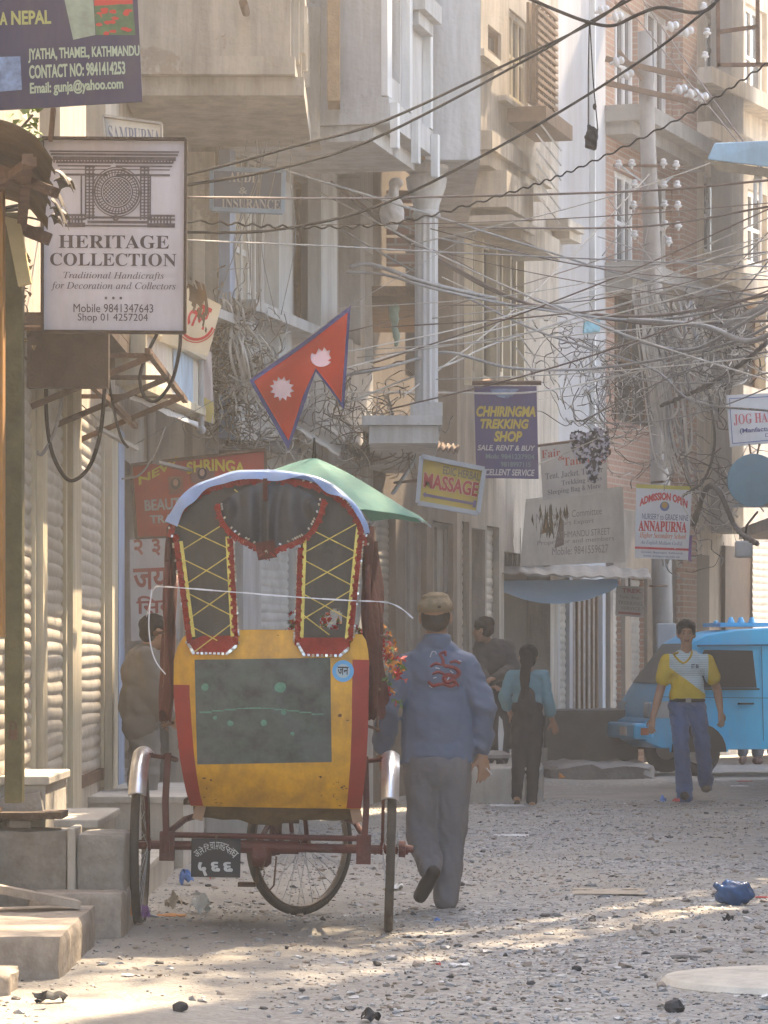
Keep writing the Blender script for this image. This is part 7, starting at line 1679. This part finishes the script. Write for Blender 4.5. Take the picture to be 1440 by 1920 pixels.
    # tangles nobody could count
    def tangle(name, label, spots, seed, m, drop=None):
        rn = random.Random(seed); mb = MB()
        for cx, cy, sx, sy, Y, k in spots:
            for _ in range(k):
                p = [(rn.gauss(cx, sx), rn.gauss(cy, sy), Y+rn.uniform(-.3, .3))]
                an = rn.uniform(0, 6.3); st = rn.uniform(10, 26)
                for j in range(rn.randint(5, 12)):
                    an += rn.gauss(0, .42); q = p[-1]; p.append((q[0]+math.cos(an)*st+(cx-q[0])*.15, q[1]+math.sin(an)*st+(cy-q[1])*.12, Y+rn.uniform(-.3, .3)))
                mb.cur = rn.choice((0, 0, 1, 2)); mb.tube(spline([W(*q) for q in p], 3), rn.uniform(.003, .0065), 4, False)
            mb.cur = 1
        for (x0, y0, x1, y1, Y, k, sp) in drop or ():
            for _ in range(k):
                a = rn.gauss(0, sp); b = a+rn.gauss(0, sp*.8); t = rn.uniform(.6, 1.05); mb.cur = rn.choice((1, 1, 1, 2))
                mb.tube(spline([W(x0+a, y0+rn.uniform(0, 30), Y), W(x0+(x1-x0)*t*.5+b+rn.gauss(0, 5), y0+(y1-y0)*t*.5, Y+rn.uniform(-.2, .2)), W(x0+(x1-x0)*t+b, y0+(y1-y0)*t, Y), W(x0+(x1-x0)*t+b+rn.gauss(6, 16), y0+(y1-y0)*t-rn.uniform(-40, 30), Y)], 5), rn.uniform(.007, .015), 4, False)
        o = obj(name, mb, m, smooth=True); return tag(o, label, 'cable tangle', kind='stuff')
    tangle('cable_tangle', 'dense brown tangle of old wires between the strip banner and the flag', [(430, 620, 22, 26, 25, 40), (440, 700, 24, 40, 25, 90), (480, 760, 30, 30, 25.5, 40), (420, 760, 18, 30, 25, 40), (650, 790, 40, 22, 27.5, 50), (720, 800, 40, 24, 28, 40), (480, 830, 30, 14, 25.5, 20)], 3, [mat('dusty wire', (.22, .18, .13), .8, .3), Wc, Gc], [(440, 600, 470, 740, 24.9, 26, 10), (425, 545, 445, 620, 24.9, 10, 7)])
    tangle('cable_tangle', 'mass of wires sprawling around the utility pole', [(1150, 720, 50, 60, 36, 60), (1080, 690, 40, 50, 36, 30), (1290, 740, 50, 40, 33, 44), (1330, 700, 40, 24, 28, 24), (1300, 960, 30, 60, 34, 36), (1360, 900, 50, 40, 31, 26), (1180, 760, 50, 50, 36, 34), (1290, 640, 50, 30, 31, 30), (1390, 650, 30, 20, 26, 40)], 5, [mat('dark wire', (.10, .088, .078), .8, .3), Wc, Gc], [(1215, 535, 1265, 870, 32.3, 50, 16), (1240, 560, 1320, 760, 32.2, 30, 14), (1290, 560, 1310, 680, 30, 14, 10), (1270, 920, 1265, 1060, 32.6, 14, 8)])
    for i, (pts, r_, lb) in enumerate((([(1440, 640, 25), (1380, 690, 26), (1310, 730, 28), (1240, 760, 31)], .020, 'dark twisted cable bundle reaching from the right edge to the pole'), ([(1300, 985, 31.5), (1325, 915, 31), (1350, 925, 30), (1380, 990, 30), (1420, 1020, 29)], .024, 'fat brown cable bundle curving below the round sign'), ([(1330, 740, 29), (1340, 830, 30), (1320, 900, 30.5), (1280, 930, 31.5)], .013, 'dark cable drooping beside the workshop sign'))):
        cab(pts, r_, MATS['dark wire'], lb, .006)
    g = MB(); rn = random.Random(6)
    r = thing('meter_box', W(1394, 1045, 33), 'pale plastic covered box on the far wall below the round sign', 'box'); obj('case', MB().box(W(1380, 0, 33).x, W(1412, 0, 33).x, 33, 33.15, W(0, 1045, 33).z, W(0, 1014, 33).z), M_wpaint, r, bevel=.02); obj('cable_tail', MB().tube([W(1396, 1014, 33.05), W(1400, 985, 33), W(1420, 960, 32)], .012, 5), MATS['dark wire'], r)
    for px, py, Y, lb in ((735, 372, 26.6, 'pale sack slumped beside the fluted column'), (737, 580, 27.3, 'green rag hanging beside the cream curtain')):
        b = MB(); 
        if 'sack' in lb: b.ell((0, 0, .12), (.10, .09, .14)); b.cap((0, 0, .22), (.02, 0, .33), .06, .04); b.ell((.03, 0, .36), (.06, .05, .04)); mm = mat('pale sack', (.50, .47, .45), .9)
        else: b.cap((0, 0, 0), (.01, 0, .18), .02, .045); b.cap((.03, 0, -.12), (.01, 0, .1), .02, .04); mm = mat('green rag cloth', (.26, .34, .26), .9)
        r = thing('sack' if 'sack' in lb else 'rag', W(px, py+ (55 if 'sack' in lb else 40), Y), lb, 'sack' if 'sack' in lb else 'rag'); blob_obj('cloth', blob(b, .014, 2, .02, (12, 12, 12)), mm, r)
cables()

def haze():
    m = bpy.data.materials.new('dusty air'); m.use_nodes = True; nt = m.node_tree; nt.nodes.clear()
    o_ = nt.nodes.new('ShaderNodeOutputMaterial'); v = nt.nodes.new('ShaderNodeVolumePrincipled'); nt.links.new(v.outputs[0], o_.inputs['Volume'])
    v.inputs['Color'].default_value = (.96, .88, .76, 1); v.inputs['Density'].default_value = HAZE; v.inputs['Anisotropy'].default_value = .65
    o = link('haze', bpy.data.meshes.new('haze'), m); mb = MB().box(-48, 52, -14, 98, -1.2, 21)
    o.data.from_pydata(mb.v, [], mb.f); o['kind'] = 'stuff'
haze()
bpy.data.scenes.remove(BENCH)
